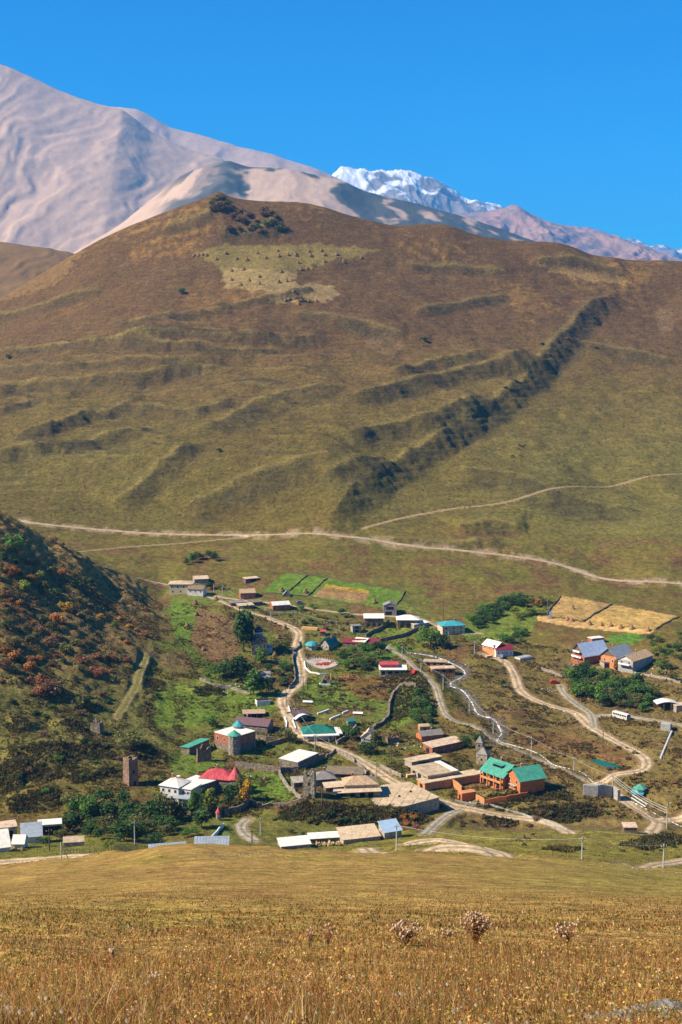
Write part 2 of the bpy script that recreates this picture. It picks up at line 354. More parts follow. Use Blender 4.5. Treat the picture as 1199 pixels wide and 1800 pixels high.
pz = float(np.median(zat(POND[:, 0], POND[:, 1]))) - .5
pc = POND.mean(0)
def inpoly(P, x, y):
    r = np.zeros(np.shape(x), bool); n = len(P); j = n - 1
    for i in range(n):
        xi, yi = P[i]; xj, yj = P[j]
        c = ((yi > y) != (yj > y)) & (x < (xj - xi) * (y - yi) / (yj - yi + 1e-12) + xi)
        r ^= c; j = i
    return r
s = near(POND, 12); ins = inpoly(POND, XG[s], YG[s]); dp, _, _ = dist_poly(np.vstack([POND, POND[:1]]), XG[s], YG[s]); dp = np.abs(dp)
sd_ = np.where(ins, -dp, dp)
wt = 1 - sstep(0, 7, sd_); ZG[s] = ZG[s] * (1 - wt) + (pz + .25) * wt; ZG[s] -= .9 * (1 - sstep(-2.0, .3, sd_))

# ------------------------------------------------------------------ ground colours (heath, pasture, stubble, soil, plus painted scarp shade and lit spur crest)
pxg, pyg = project(XG, YG, ZG)
HEATH = np.array([.120, .066, .024]); OLIVE = np.array([.150, .104, .024]); GREEN = np.array([.128, .118, .018]); LUSH = np.array([.085, .19, .016])
STRAW = np.array([.44, .26, .075]); DRY = np.array([.42, .225, .050]); CROP = np.array([.11,.17,.02]); SOIL = np.array([.20, .125, .065]); DARK = np.array([.055, .050, .016]); DIRT = np.array([.42, .29, .16])
RUST = np.array([.16, .062, .018])
n1 = fbm(XG / 130, YG / 130, 4); n2 = fbm(XG / 33 + 3, YG / 33, 4); n3 = fbm(XG / 9, YG / 9 + 7, 3)
def mix(a, b, w): return a * (1 - w[..., None]) + b * w[..., None]
C = np.empty(ZG.shape + (3,)); C[:] = OLIVE
hillw = sstep(850, 900, YG)
# hill: brown heath high up, olive pasture low and to the right
w = np.clip(sstep(760, 560, pyg + 90 * n1 + 40 * n2) * .9 + .2 * n2 - .35 * sstep(700, 1000, pxg) * sstep(560, 700, pyg), 0, 1)
C = mix(C, HEATH, w * hillw)
C = mix(C, GREEN, np.clip(hillw * (sstep(700, 860, pyg + 60 * n1) * .25 + .5 * n2 * sstep(600, 800, pyg)), 0, .7))
C = mix(C, HEATH, np.clip(hillw * sstep(.10, .5, n2 + .4 * n1) * .65, 0, 1))
C = mix(C, DRY * .75, np.clip(hillw * sstep(.15, .6, n3 * .5 + n1) * .5 * sstep(640, 420, pyg), 0, 1))
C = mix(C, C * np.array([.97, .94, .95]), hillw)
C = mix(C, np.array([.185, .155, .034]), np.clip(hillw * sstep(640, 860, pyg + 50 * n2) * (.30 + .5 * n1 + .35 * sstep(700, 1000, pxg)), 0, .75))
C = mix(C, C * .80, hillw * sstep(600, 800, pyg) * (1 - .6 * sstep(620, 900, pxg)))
# valley floor
val = sstep(405, 440, YG) * (1 - hillw)
C = mix(C, GREEN, val * np.clip(.35 + .8 * n2, 0, .9))
C = mix(C, np.array([.125, .155, .024]), val * sstep(1010, 1050, pyg) * np.clip(.42 + .8 * fbm(XG / 28 + 11, YG / 28, 3), 0, .85) * sstep(800, 700, pxg) * sstep(240, 300, pxg))
C = mix(C, HEATH * 1.15, val * np.clip(sstep(.05, .5, fbm(XG / 22 + 40, YG / 22, 3)) * .9, 0, 1))
right = sstep(780, 900, pxg) * val * sstep(1120, 1180, pyg)
C = mix(C, np.array([.19, .125, .040]), right * np.clip(.55 + .6 * n2, 0, .9))
# bushy spur
sp_c = spur
C = mix(C, mix(np.tile(np.array([.125, .115, .028]), ZG.shape + (1,)), np.array([.19, .125, .042]), sstep(1230, 1120, pyg + 40 * n2)), sp_c * .9)
C = mix(C, np.array([.20, .105, .040]), .6 * sp_c * np.clip(sstep(0, .5, n2) * .8 + .2, 0, 1) * sstep(1250, 1050, pyg))
C = mix(C, np.array([.30, .19, .06]), sp_c * sstep(40, 0, np.abs(pyg - (905 + .56 * pxg))) * .7 * (pxg < 290))  # sunlit crest edge of the spur painted as a lighter band
# foreground dry meadow
fg = 1 - sstep(322, 345, YG + 6 * n3)
C = mix(C, np.array([.335, .205, .052]), fg)
C = mix(C, np.array([.30, .215, .040]), fg * np.clip(sstep(.05, .55, fbm(XG / 30, YG / 70, 4) + .25 * fbm(XG / 4, YG / 12, 3)) * .8, 0, 1))
C = mix(C, np.array([.30, .155, .048]), fg * np.clip(sstep(.1, .6, fbm(XG / 14 + 9, YG / 40, 4)) * .7, 0, 1))
C = mix(C, np.array([.42, .25, .065]), fg * np.clip(sstep(.15, .7, fbm(XG / 11 + 31, YG / 55, 4)) * .7, 0, 1))
C = mix(C, np.array([.25, .20, .040]), fg * sstep(700, 1100, pxg) * sstep(60, 160, YG) * np.clip(.6 + .6 * n3, 0, 1))
# meadow with the cows behind the brow
mw = sstep(325, 350, YG) * (1 - sstep(440, 452, YG)) * sstep(560, 640, pxg)
C = mix(C, np.array([.22, .185, .030]), mw * np.clip(.75 + .5 * n3, 0, 1))
mw = sstep(325, 350, YG) * (1 - sstep(425, 435, YG)) * (1 - sstep(280, 330, pxg))
C = mix(C, np.array([.17, .165, .024]), mw * .8)
ZONES = [  # polygon in the picture, colour, strength, nearest distance
 ([(340, 447), (385, 432), (560, 428), (670, 440), (600, 456), (520, 476), (500, 500), (392, 505), (388, 470)], (.235, .18, .045), .6, 1200),
 ([(395, 470), (520, 477), (515, 498), (590, 501), (590, 528), (468, 532), (480, 514), (392, 506)], (.30, .20, .075), .7, 1200),
 ([(500, 1007), (575, 1016), (540, 1046), (460, 1042)], (.115, .19, .020), .95, 600),
 ([(575, 1016), (712, 1040), (692, 1069), (640, 1064), (540, 1048)], (.115, .18, .020), .95, 600),
 ([(566, 1033), (652, 1042), (640, 1060), (552, 1048)], (.27, .155, .060), .95, 600),
 ([(572, 1027), (650, 1038), (648, 1043), (568, 1033)], (.42, .26, .035), .9, 600),
 ([(985, 1047), (1075, 1061), (1030, 1091), (964, 1082)], (.40, .245, .080), .95, 600),
 ([(1077, 1062), (1192, 1083), (1150, 1106), (1026, 1093)], (.44, .275, .080), .95, 600),
 ([(943, 1082), (1030, 1094), (1150, 1108), (1140, 1115), (1000, 1102), (945, 1090)], (.56, .34, .12), .9, 600),
 ([(1070, 1118), (1110, 1112), (1140, 1120), (1110, 1132), (1072, 1130)], (.09, .19, .02), .9, 600),
 ([(305, 1052), (350, 1070), (336, 1110), (330, 1140), (375, 1166), (345, 1170), (308, 1120), (296, 1070)], (.115, .18, .020), .9, 600),
 ([(350, 1068), (425, 1090), (418, 1168), (378, 1165), (335, 1130)], (.19, .105, .045), .85, 600),
 ([(260, 1150), (330, 1145), (340, 1180), (300, 1185)], (.18, .115, .045), .7, 560),
 ([(415, 1360), (500, 1358), (528, 1402), (450, 1418), (428, 1400)], (.115, .18, .020), .9, 440),
 ([(290, 1325), (370, 1325), (400, 1345), (330, 1362), (300, 1358)], (.115, .18, .020), .85, 440),
 ([(270, 1215), (360, 1190), (480, 1225), (480, 1250), (380, 1262), (330, 1280), (270, 1275)], (.13, .20, .018), .8, 480),
 ([(500, 1330), (530, 1315), (545, 1345), (490, 1350)], (.30, .155, .045), .8, 470),
 ([(480, 1075), (600, 1085), (640, 1110), (560, 1115), (500, 1095)], (.13, .115, .03), .6, 600),
 ([(690, 1205), (735, 1205), (738, 1270), (680, 1280)], (.14, .20, .022), .85, 540),
 ([(545, 1190), (620, 1200), (680, 1240), (560, 1245), (515, 1225)], (.12, .19, .02), .8, 540),
 ([(600, 1185), (730, 1190), (700, 1220), (640, 1235), (600, 1205)], (.24, .105, .030), .7, 540),
 ([(820, 1085), (900, 1060), (950, 1070), (935, 1110), (860, 1130), (815, 1125)], (.13, .175, .022), .8, 600),
 ([(645, 1105), (700, 1098), (740, 1105), (690, 1122), (660, 1120)], (.15, .19, .02), .8, 600),
 ([(620, 1120), (740, 1140), (700, 1150), (640, 1165), (590, 1150)], (.08, .17, .016), .8, 600),
 ([(1000, 1172), (1060, 1172), (1075, 1182), (1010, 1192)], (.26, .19, .10), .6, 600),
 ([(900, 1290), (1000, 1290), (1090, 1320), (1130, 1345), (1010, 1330), (930, 1310)], (.20, .095, .035), .7, 480),
 ([(640, 600), (690, 580), (710, 610), (690, 628), (655, 615)], (.24, .15, .075), .25, 1000),
 ([(1150, 545), (1180, 540), (1185, 580), (1160, 590)], (.24, .16, .085), .25, 1000),
 ([(940, 462), (1080, 480), (1110, 500), (1000, 490)], (.36, .21, .07), .6, 1200),
 ([(265, 740), (380, 700), (420, 690)], (.14, .13, .02), .5, 900),
 ([(0, 470), (80, 440), (150, 440), (100, 500), (0, 530)], (.22, .125, .04), .6, 1200),
]
wobx = 4 * noise2(pxg / 17, pyg / 9); woby = 2.2 * noise2(pxg / 15 + 30, pyg / 8)
for P, c, k, ym in ZONES:
    P = np.array(P, float); sc = 3.0 if ym >= 1200 else .5 if ym >= 600 else 2.2; k = k if ym >= 600 else k * .85
    m = inpoly(P, pxg + wobx * sc, pyg + woby * sc) & (YG > ym)
    C[m] = C[m] * (1 - k) + np.array(c) * k
# scarp faces carry painted shade with rank growth, stream banks gravel, banks of the cut road bare earth
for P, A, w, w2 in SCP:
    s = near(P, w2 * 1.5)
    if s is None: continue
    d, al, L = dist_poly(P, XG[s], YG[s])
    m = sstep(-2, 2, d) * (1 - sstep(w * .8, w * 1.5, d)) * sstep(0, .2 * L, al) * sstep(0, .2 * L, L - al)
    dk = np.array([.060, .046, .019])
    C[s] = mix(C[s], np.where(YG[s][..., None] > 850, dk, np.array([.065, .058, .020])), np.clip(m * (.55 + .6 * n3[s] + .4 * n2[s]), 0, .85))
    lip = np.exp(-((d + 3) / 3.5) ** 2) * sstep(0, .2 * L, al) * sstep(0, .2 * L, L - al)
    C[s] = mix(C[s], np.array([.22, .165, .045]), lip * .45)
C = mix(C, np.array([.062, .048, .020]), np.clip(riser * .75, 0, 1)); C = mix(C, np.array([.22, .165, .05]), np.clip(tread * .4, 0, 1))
C = mix(C, np.array([.17, .13, .085]), streammask * .5)
C = mix(C, np.array([.30, .21, .125]), np.clip(bankmask * sstep(-.3, .3, n3), 0, 1) * .8)
C = mix(C, DIRT * .8, roadmask * .75)
C *= (1 + .22 * n3 + .14 * fbm(XG / 3.1, YG / 3.1, 2) * sstep(40, 90, YG))[..., None]
C = np.clip(C, .008, .8)

# ------------------------------------------------------------------ node helpers
def new_mat(name):
    m = bpy.data.materials.new(name); m.use_nodes = True
    n = m.node_tree; b = n.nodes['Principled BSDF']
    b.inputs['Specular IOR Level'].default_value = .25
    return m, n, b
def N(n, t, **k):
    o = n.nodes.new(t)
    for a, v in k.items(): setattr(o, a, v)
    return o
def world_noise(n, scale, detail=4, rough=.6, vec=None):
    x = N(n, 'ShaderNodeTexNoise'); x.inputs['Scale'].default_value = scale; x.inputs['Detail'].default_value = detail; x.inputs['Roughness'].default_value = rough
    if vec is None:
        g = N(n, 'ShaderNodeNewGeometry'); vec = g.outputs['Position']
    n.links.new(vec, x.inputs['Vector']); return x
def ramp(n, src, p0, p1, v0, v1):
    r = N(n, 'ShaderNodeMapRange'); r.inputs[1].default_value = p0; r.inputs[2].default_value = p1; r.inputs[3].default_value = v0; r.inputs[4].default_value = v1
    n.links.new(src, r.inputs[0]); return r.outputs[0]
def mulc(n, col, fac):
    m = N(n, 'ShaderNodeVectorMath', operation='SCALE'); n.links.new(col, m.inputs[0]); n.links.new(fac, m.inputs['Scale']); return m.outputs[0]
def mathn(n, op, a, b):
    m = N(n, 'ShaderNodeMath', operation=op)
    for i, v in enumerate((a, b)):
        if isinstance(v, (int, float)): m.inputs[i].default_value = v
        else: n.links.new(v, m.inputs[i])
    return m.outputs[0]

def ground_mat(name, bump=1.0, fine=1.0, streak=True):
    m, n, b = new_mat(name)
    at = N(n, 'ShaderNodeAttribute', attribute_name='Col')
    geo = N(n, 'ShaderNodeNewGeometry'); pos = geo.outputs['Position']
    a = world_noise(n, .35 * fine, 5, .65, pos); c = world_noise(n, 1.6 * fine, 4, .7, pos)
    mp = N(n, 'ShaderNodeMapping'); mp.inputs['Scale'].default_value = (.035, .035, .55); n.links.new(pos, mp.inputs['Vector'])
    st = world_noise(n, 1.0, 5, .7, mp.outputs[0])
    f = mathn(n, 'MULTIPLY', ramp(n, a.outputs['Fac'], .3, .7, .58, 1.42), ramp(n, c.outputs['Fac'], .3, .7, .62, 1.38))
    if streak: f = mathn(n, 'MULTIPLY', f, ramp(n, st.outputs['Fac'], .35, .65, .86, 1.14))
    n.links.new(mulc(n, at.outputs['Color'], f), b.inputs['Base Color'])
    b.inputs['Roughness'].default_value = .95; b.inputs['Specular IOR Level'].default_value = .08
    h = mathn(n, 'ADD', mathn(n, 'MULTIPLY', a.outputs['Fac'], 1.2), mathn(n, 'MULTIPLY', c.outputs['Fac'], .45))
    if streak: h = mathn(n, 'ADD', h, mathn(n, 'MULTIPLY', st.outputs['Fac'], 1.6))
    bp = N(n, 'ShaderNodeBump'); bp.inputs['Strength'].default_value = .8 * bump; bp.inputs['Distance'].default_value = 1.0
    n.links.new(h, bp.inputs['Height']); n.links.new(bp.outputs[0], b.inputs['Normal'])
    return m

def grid_mesh(name, X, Y, Z, Cc, mat, smooth=True):
    ny, nx = X.shape
    me = bpy.data.meshes.new(name)
    v = np.stack([X, Y, Z], -1).reshape(-1, 3).astype(np.float32)
    i = np.arange(ny * nx).reshape(ny, nx)
    q = np.stack([i[:-1, :-1], i[:-1, 1:], i[1:, 1:], i[1:, :-1]], -1).reshape(-1, 4)
    raw_mesh(me, v, q, 4)
    if smooth: me.polygons.foreach_set('use_smooth', np.ones(len(q), bool))
    if Cc is not None: set_col(me, Cc.reshape(-1, 3))
    me.materials.append(mat)
    o = bpy.data.objects.new(name, me); COL.objects.link(o); return o
def raw_mesh(me, v, f, k):
    f = np.asarray(f, np.int32)
    me.vertices.add(len(v)); me.vertices.foreach_set('co', np.asarray(v, np.float32).ravel())
    me.loops.add(f.size); me.loops.foreach_set('vertex_index', f.ravel())
    me.polygons.add(len(f)); me.polygons.foreach_set('loop_start', np.arange(0, f.size, k, dtype=np.int32))
    me.polygons.foreach_set('loop_total', np.full(len(f), k, np.int32))
    me.update(calc_edges=True)
def set_col(me, c):
    a = me.color_attributes.new('Col', 'FLOAT_COLOR', 'POINT')
    d = np.ones((len(c), 4), np.float32); d[:, :3] = c; a.data.foreach_set('color', d.ravel())
def tag(o, label, cat=None, group=None, kind=None):
    o['label'] = label
    if cat: o['category'] = cat
    if group: o['group'] = group
    if kind: o['kind'] = kind
    return o

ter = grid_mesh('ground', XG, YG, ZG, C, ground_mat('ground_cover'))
tag(ter, 'grassy valley floor and heath covered hillside', kind='structure')
# the slope behind and beside the viewer
bx = np.linspace(-1, 1, 41); by = np.linspace(-400, 1.02, 40)
BX, BY = np.meshgrid(bx, by); BXX = BX * (1.4 + (1.02 - BY) * 3.0)
BZ = -1.75 - .30 * BY + .5 * fbm(BXX / 40, BY / 40, 3) * sstep(0, -60, BY)
BZ[-1] = np.interp(BXX[-1], XG[0], ZG[0]) - .02
bk = grid_mesh('hillside', BXX, BY, BZ, np.tile(DRY, BXX.shape + (1,)), bpy.data.materials['ground_cover'])
tag(bk, 'dry grassy hillside behind the viewer', kind='structure')

# ------------------------------------------------------------------ far mountains
def mountain(name, label, sky_pts, yc, yf, zf, colfn, A, wl, power=.9, jag=0., seed=0, octs=5,  nu=300, nv=110, back=.25, aniso=3.5, dirx=.0):
    sx = [p[0] for p in sky_pts]; sy = [p[1] for p in sky_pts]
    px = np.linspace(sx[0], sx[-1], nu); ysk = np.interp(px, sx, sy)
    ysk = ysk * .5 + .5 * pchip(sx, sy, px)
    b = (CY - ysk) / FPX; U = (px - CX) / FPX / (cp + sp * b); tt = -t_of(ysk)
    v = np.concatenate([np.linspace(0, 1, nv), 1 + np.linspace(.02, back, 14)])
    Uq, Vq = np.meshgrid(U, v)
    Yq = yf + (yc - yf) * Vq; Xq = Uq * (Yq * .55 + yc * .45)
    zc = tt * yc
    Zq = zf + (zc[None] - zf) * np.clip(Vq, 0, 1) ** power
    Zq = np.where(Vq > 1, zc[None] - (Vq - 1) * (zc[None] - zf) * 1.6, Zq)
    xr = Xq + dirx * Yq
    warp = fbm(Xq / wl / 1.5 + seed, Yq / wl / 1.5, 3) * .5
    r = ridged(xr / wl + seed + warp, Yq / wl / aniso + seed * 1.7 + warp, octs)
    env = np.clip(1 - Vq, 0, 1) ** .45 * sstep(-.05, .15, Vq)
    j = jag * (.55 * ridged(Xq / (wl * .30) + seed, Yq / (wl * .3), 5) + .6 * fbm(Xq / (wl * .8) + seed, Yq / wl, 3)) * np.exp(-((1 - Vq) / .15) ** 2)
    Zq = Zq + A * r * env + j + A * .05 * fbm(Xq / wl * 7, Yq / wl * 7, 3) * env
    o = grid_mesh(name, Xq, Yq, Zq, colfn(px[None] + 0 * Uq, Vq, Xq, Yq, Zq, r), mount_mat)
    tag(o, label, kind='structure'); return o
def m_mat():
    m, n, b = new_mat('mountain_slope')
    at = N(n, 'ShaderNodeAttribute', attribute_name='Col')
    a = world_noise(n, .012, 7, .65); 
    n.links.new(mulc(n, at.outputs['Color'], ramp(n, a.outputs['Fac'], .3, .7, .9, 1.1)), b.inputs['Base Color'])
    b.inputs['Roughness'].default_value = .95; b.inputs['Specular IOR Level'].default_value = .05
    bp = N(n, 'ShaderNodeBump'); bp.inputs['Strength'].default_value = .25; bp.inputs['Distance'].default_value = 30
    n.links.new(a.outputs['Fac'], bp.inputs['Height']); n.links.new(bp.outputs[0], b.inputs['Normal'])
    return m
mount_mat = m_mat()
TAN = np.array([.51, .34, .225]); WOOD = np.array([.055, .060, .042]); ROCK = np.array([.15, .14, .135]); SNOW = np.array([.72, .74, .78])
def col_plain(px, v, x, y, z, r):
    c = np.empty(v.shape + (3,)); c[:] = TAN
    c = mix(c, WOOD * 1.6, sstep(.2, -.4, r) * .45 * sstep(.95, .3, v))
    return mix(c, ROCK, sstep(.2, .5, fbm(x / 300, y / 300, 4)) * .10)
def col_spur(px, v, x, y, z, r):
    c = np.empty(v.shape + (3,)); c[:] = TAN * .95
    f = fbm(x / 180, y / 180, 4)
    c = mix(c, WOOD, sstep(-.1, .15, f + .35 * sstep(430, 380, px) * sstep(250, 290, px) - .25) * .9 * sstep(260, 330, px))
    c = mix(c, np.array([.10, .095, .085]), sstep(440, 400, px + 50 * f) * sstep(-.03, .03, px / 100 - 2.35 - 1.0 * v + .5 * f) * .6)  # left flank darkened: woods and painted shade together
    return mix(c, WOOD, sstep(-.15, .1, f + .5 * sstep(540, 640, px) * sstep(.35, .8, v) - .3) * .95 * sstep(300, 380, px))
def col_snow(px, v, x, y, z, r):
    c = np.empty(v.shape + (3,)); c[:] = ROCK * 1.3
    w = sstep(-.05, .25, fbm(x / 260, y / 200, 5) + .5 * sstep(.55, 1, v) - .16 - .36 * sstep(690, 830, px))
    return mix(c, SNOW, w)
def col_red(px, v, x, y, z, r):
    c = np.empty(v.shape + (3,)); c[:] = (.34, .19, .12)
    return mix(c, ROCK, sstep(.0, .4, fbm(x / 250, y / 250, 4)) * .7)
mountain('mountain', 'huge bare pinkish mountain falling from the upper left', [(-420, 75), (-200, 80), (-60, 98), (0, 113), (50, 133), (100, 157), (170, 183), (215, 194), (270, 235), (330, 262), (385, 277), (470, 330), (560, 380)], 9000, 6300, -150, col_plain, 85, 520, 1.0, 8, 1.3, back=.3, dirx=-.28, aniso=7, octs=4, nv=150)
mountain('mountain', 'farther bare ridge behind the pinkish mountain', [(120, 178), (200, 188), (240, 193), (300, 224), (360, 240), (420, 258), (480, 272), (520, 286), (560, 298), (610, 322), (700, 360)], 11500, 9300, 100, col_plain, 90, 600, .9, 10, 5.1, octs=3, nu=220)
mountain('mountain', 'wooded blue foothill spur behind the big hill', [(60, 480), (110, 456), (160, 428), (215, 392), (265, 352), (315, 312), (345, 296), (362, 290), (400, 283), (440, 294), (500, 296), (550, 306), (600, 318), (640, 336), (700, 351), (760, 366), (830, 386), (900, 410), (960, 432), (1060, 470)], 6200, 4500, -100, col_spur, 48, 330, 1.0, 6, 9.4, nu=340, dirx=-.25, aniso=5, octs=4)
mountain('mountain', 'jagged snow streaked mountain range on the horizon', [(540, 330), (590, 310), (602, 301), (620, 303), (640, 301), (665, 306), (700, 308), (740, 319), (770, 328), (800, 346), (830, 362), (850, 367), (880, 373), (930, 395), (1000, 420)], 14000, 11500, 200, col_snow, 340, 820, .8, 95, 2.2, nu=420)
mountain('mountain', 'reddish bare ridge right of the snowy range', [(700, 365), (780, 378), (850, 375), (880, 372), (905, 365), (930, 378), (955, 389), (1000, 403), (1030, 405), (1060, 412), (1100, 424), (1140, 441), (1180, 462), (1240, 490)], 12500, 8000, 50, col_red, 200, 560, .85, 26, 7.7, nu=300)
mountain('mountain', 'pale distant peaks at the right edge of the horizon', [(1040, 440), (1095, 432), (1105, 423), (1118, 430), (1128, 434), (1140, 440), (1150, 436), (1165, 435), (1185, 441), (1210, 440), (1300, 450), (1400, 470)], 19000, 15000, 200, col_snow, 300, 900, .8, 70, 3.9, nu=200)
# low brown ridge behind the left shoulder of the hill
mountain('hill', 'low brown ridge behind the left shoulder of the hill', [(-300, 400), (-100, 415), (0, 427), (40, 431), (90, 438), (130, 447), (200, 470), (300, 520)], 2300, 1700, -40, lambda px, v, x, y, z, r: np.tile(np.array([.20, .115, .045]), v.shape + (1,)), 14, 120, .8, 4, 4.4, nu=160, nv=60)

# ------------------------------------------------------------------ air
hz = bpy.data.meshes.new('haze')
x0, x1, y0, y1, z0, z1 = -12000, 12000, -420, 22000, -420, 2030
hz.from_pydata([(x, y, z) for z in (z0, z1) for y in (y0, y1) for x in (x0, x1)], [], [(0, 2, 3, 1), (4, 5, 7, 6), (0, 1, 5, 4), (2, 6, 7, 3), (0, 4, 6, 2), (1, 3, 7, 5)])
hm = bpy.data.materials.new('haze_air'); hm.use_nodes = True; n = hm.node_tree; n.nodes.clear()
pv = N(n, 'ShaderNodeVolumePrincipled'); pv.inputs['Color'].default_value = (.11, .43, 1.0, 1); pv.inputs['Density'].default_value = 0.52e-4; pv.inputs['Anisotropy'].default_value = 0.0
om = N(n, 'ShaderNodeOutputMaterial'); n.links.new(pv.outputs[0], om.inputs['Volume'])
hz.materials.append(hm); ho = bpy.data.objects.new('haze', hz); COL.objects.link(ho); tag(ho, 'thin blue mountain air over the whole valley', kind='stuff')

# ------------------------------------------------------------------ materials for built things
def surf(name, col, var=.18, scale=.6, rough=.85, col2=None, bump=.0, spec=.2, metal=0., per_obj=0.0, mixs=(.42, .62)):
    m, n, b = new_mat(name)
    geo = N(n, 'ShaderNodeNewGeometry')
    a = world_noise(n, scale, 5, .65, geo.outputs['Position']); c = world_noise(n, scale * 5, 3, .6, geo.outputs['Position'])
    f = mathn(n, 'MULTIPLY', ramp(n, a.outputs['Fac'], .3, .7, 1 - var, 1 + var), ramp(n, c.outputs['Fac'], .3, .7, 1 - var * .6, 1 + var * .6))
    rgb = N(n, 'ShaderNodeRGB'); rgb.outputs[0].default_value = (*col, 1); src = rgb.outputs[0]
    if col2:
        mx = N(n, 'ShaderNodeMix', data_type='RGBA'); d = world_noise(n, scale * 1.7, 6, .7, geo.outputs['Position'])
        n.links.new(ramp(n, d.outputs['Fac'], mixs[0], mixs[1], 0, 1), mx.inputs[0]); n.links.new(src, mx.inputs[6]); mx.inputs[7].default_value = (*col2, 1); src = mx.outputs[2]
    if per_obj:
        oi = N(n, 'ShaderNodeObjectInfo'); f = mathn(n, 'MULTIPLY', f, ramp(n, oi.outputs['Random'], 0, 1, 1 - per_obj, 1 + per_obj))
    n.links.new(mulc(n, src, f), b.inputs['Base Color'])
    b.inputs['Roughness'].default_value = rough; b.inputs['Specular IOR Level'].default_value = spec; b.inputs['Metallic'].default_value = metal
    if bump:
        bp = N(n, 'ShaderNodeBump'); bp.inputs['Strength'].default_value = bump; bp.inputs['Distance'].default_value = .3
        n.links.new(mathn(n, 'ADD', a.outputs['Fac'], c.outputs['Fac']), bp.inputs['Height']); n.links.new(bp.outputs[0], b.inputs['Normal'])
    return m
def stone_mat(name, c1, c2, scale=1.1):
    m, n, b = new_mat(name)
    geo = N(n, 'ShaderNodeNewGeometry')
    v = N(n, 'ShaderNodeTexVoronoi'); v.inputs['Scale'].default_value = scale; n.links.new(geo.outputs['Position'], v.inputs['Vector'])
    a = world_noise(n, .8, 5, .7, geo.outputs['Position'])
    mx = N(n, 'ShaderNodeMix', data_type='RGBA'); sep = N(n, 'ShaderNodeSeparateColor'); n.links.new(v.outputs['Color'], sep.inputs[0])
    n.links.new(sep.outputs[0], mx.inputs[0]); mx.inputs[6].default_value = (*c1, 1); mx.inputs[7].default_value = (*c2, 1)
    f = mathn(n, 'MULTIPLY', ramp(n, v.outputs['Distance'], 0, .6, 1.1, .7), ramp(n, a.outputs['Fac'], .3, .7, .75, 1.25))
    n.links.new(mulc(n, mx.outputs[2], f), b.inputs['Base Color']); b.inputs['Roughness'].default_value = .95
    bp = N(n, 'ShaderNodeBump'); bp.inputs['Strength'].default_value = .7; bp.inputs['Distance'].default_value = .2; n.links.new(v.outputs['Distance'], bp.inputs['Height']); n.links.new(bp.outputs[0], b.inputs['Normal'])
    return m
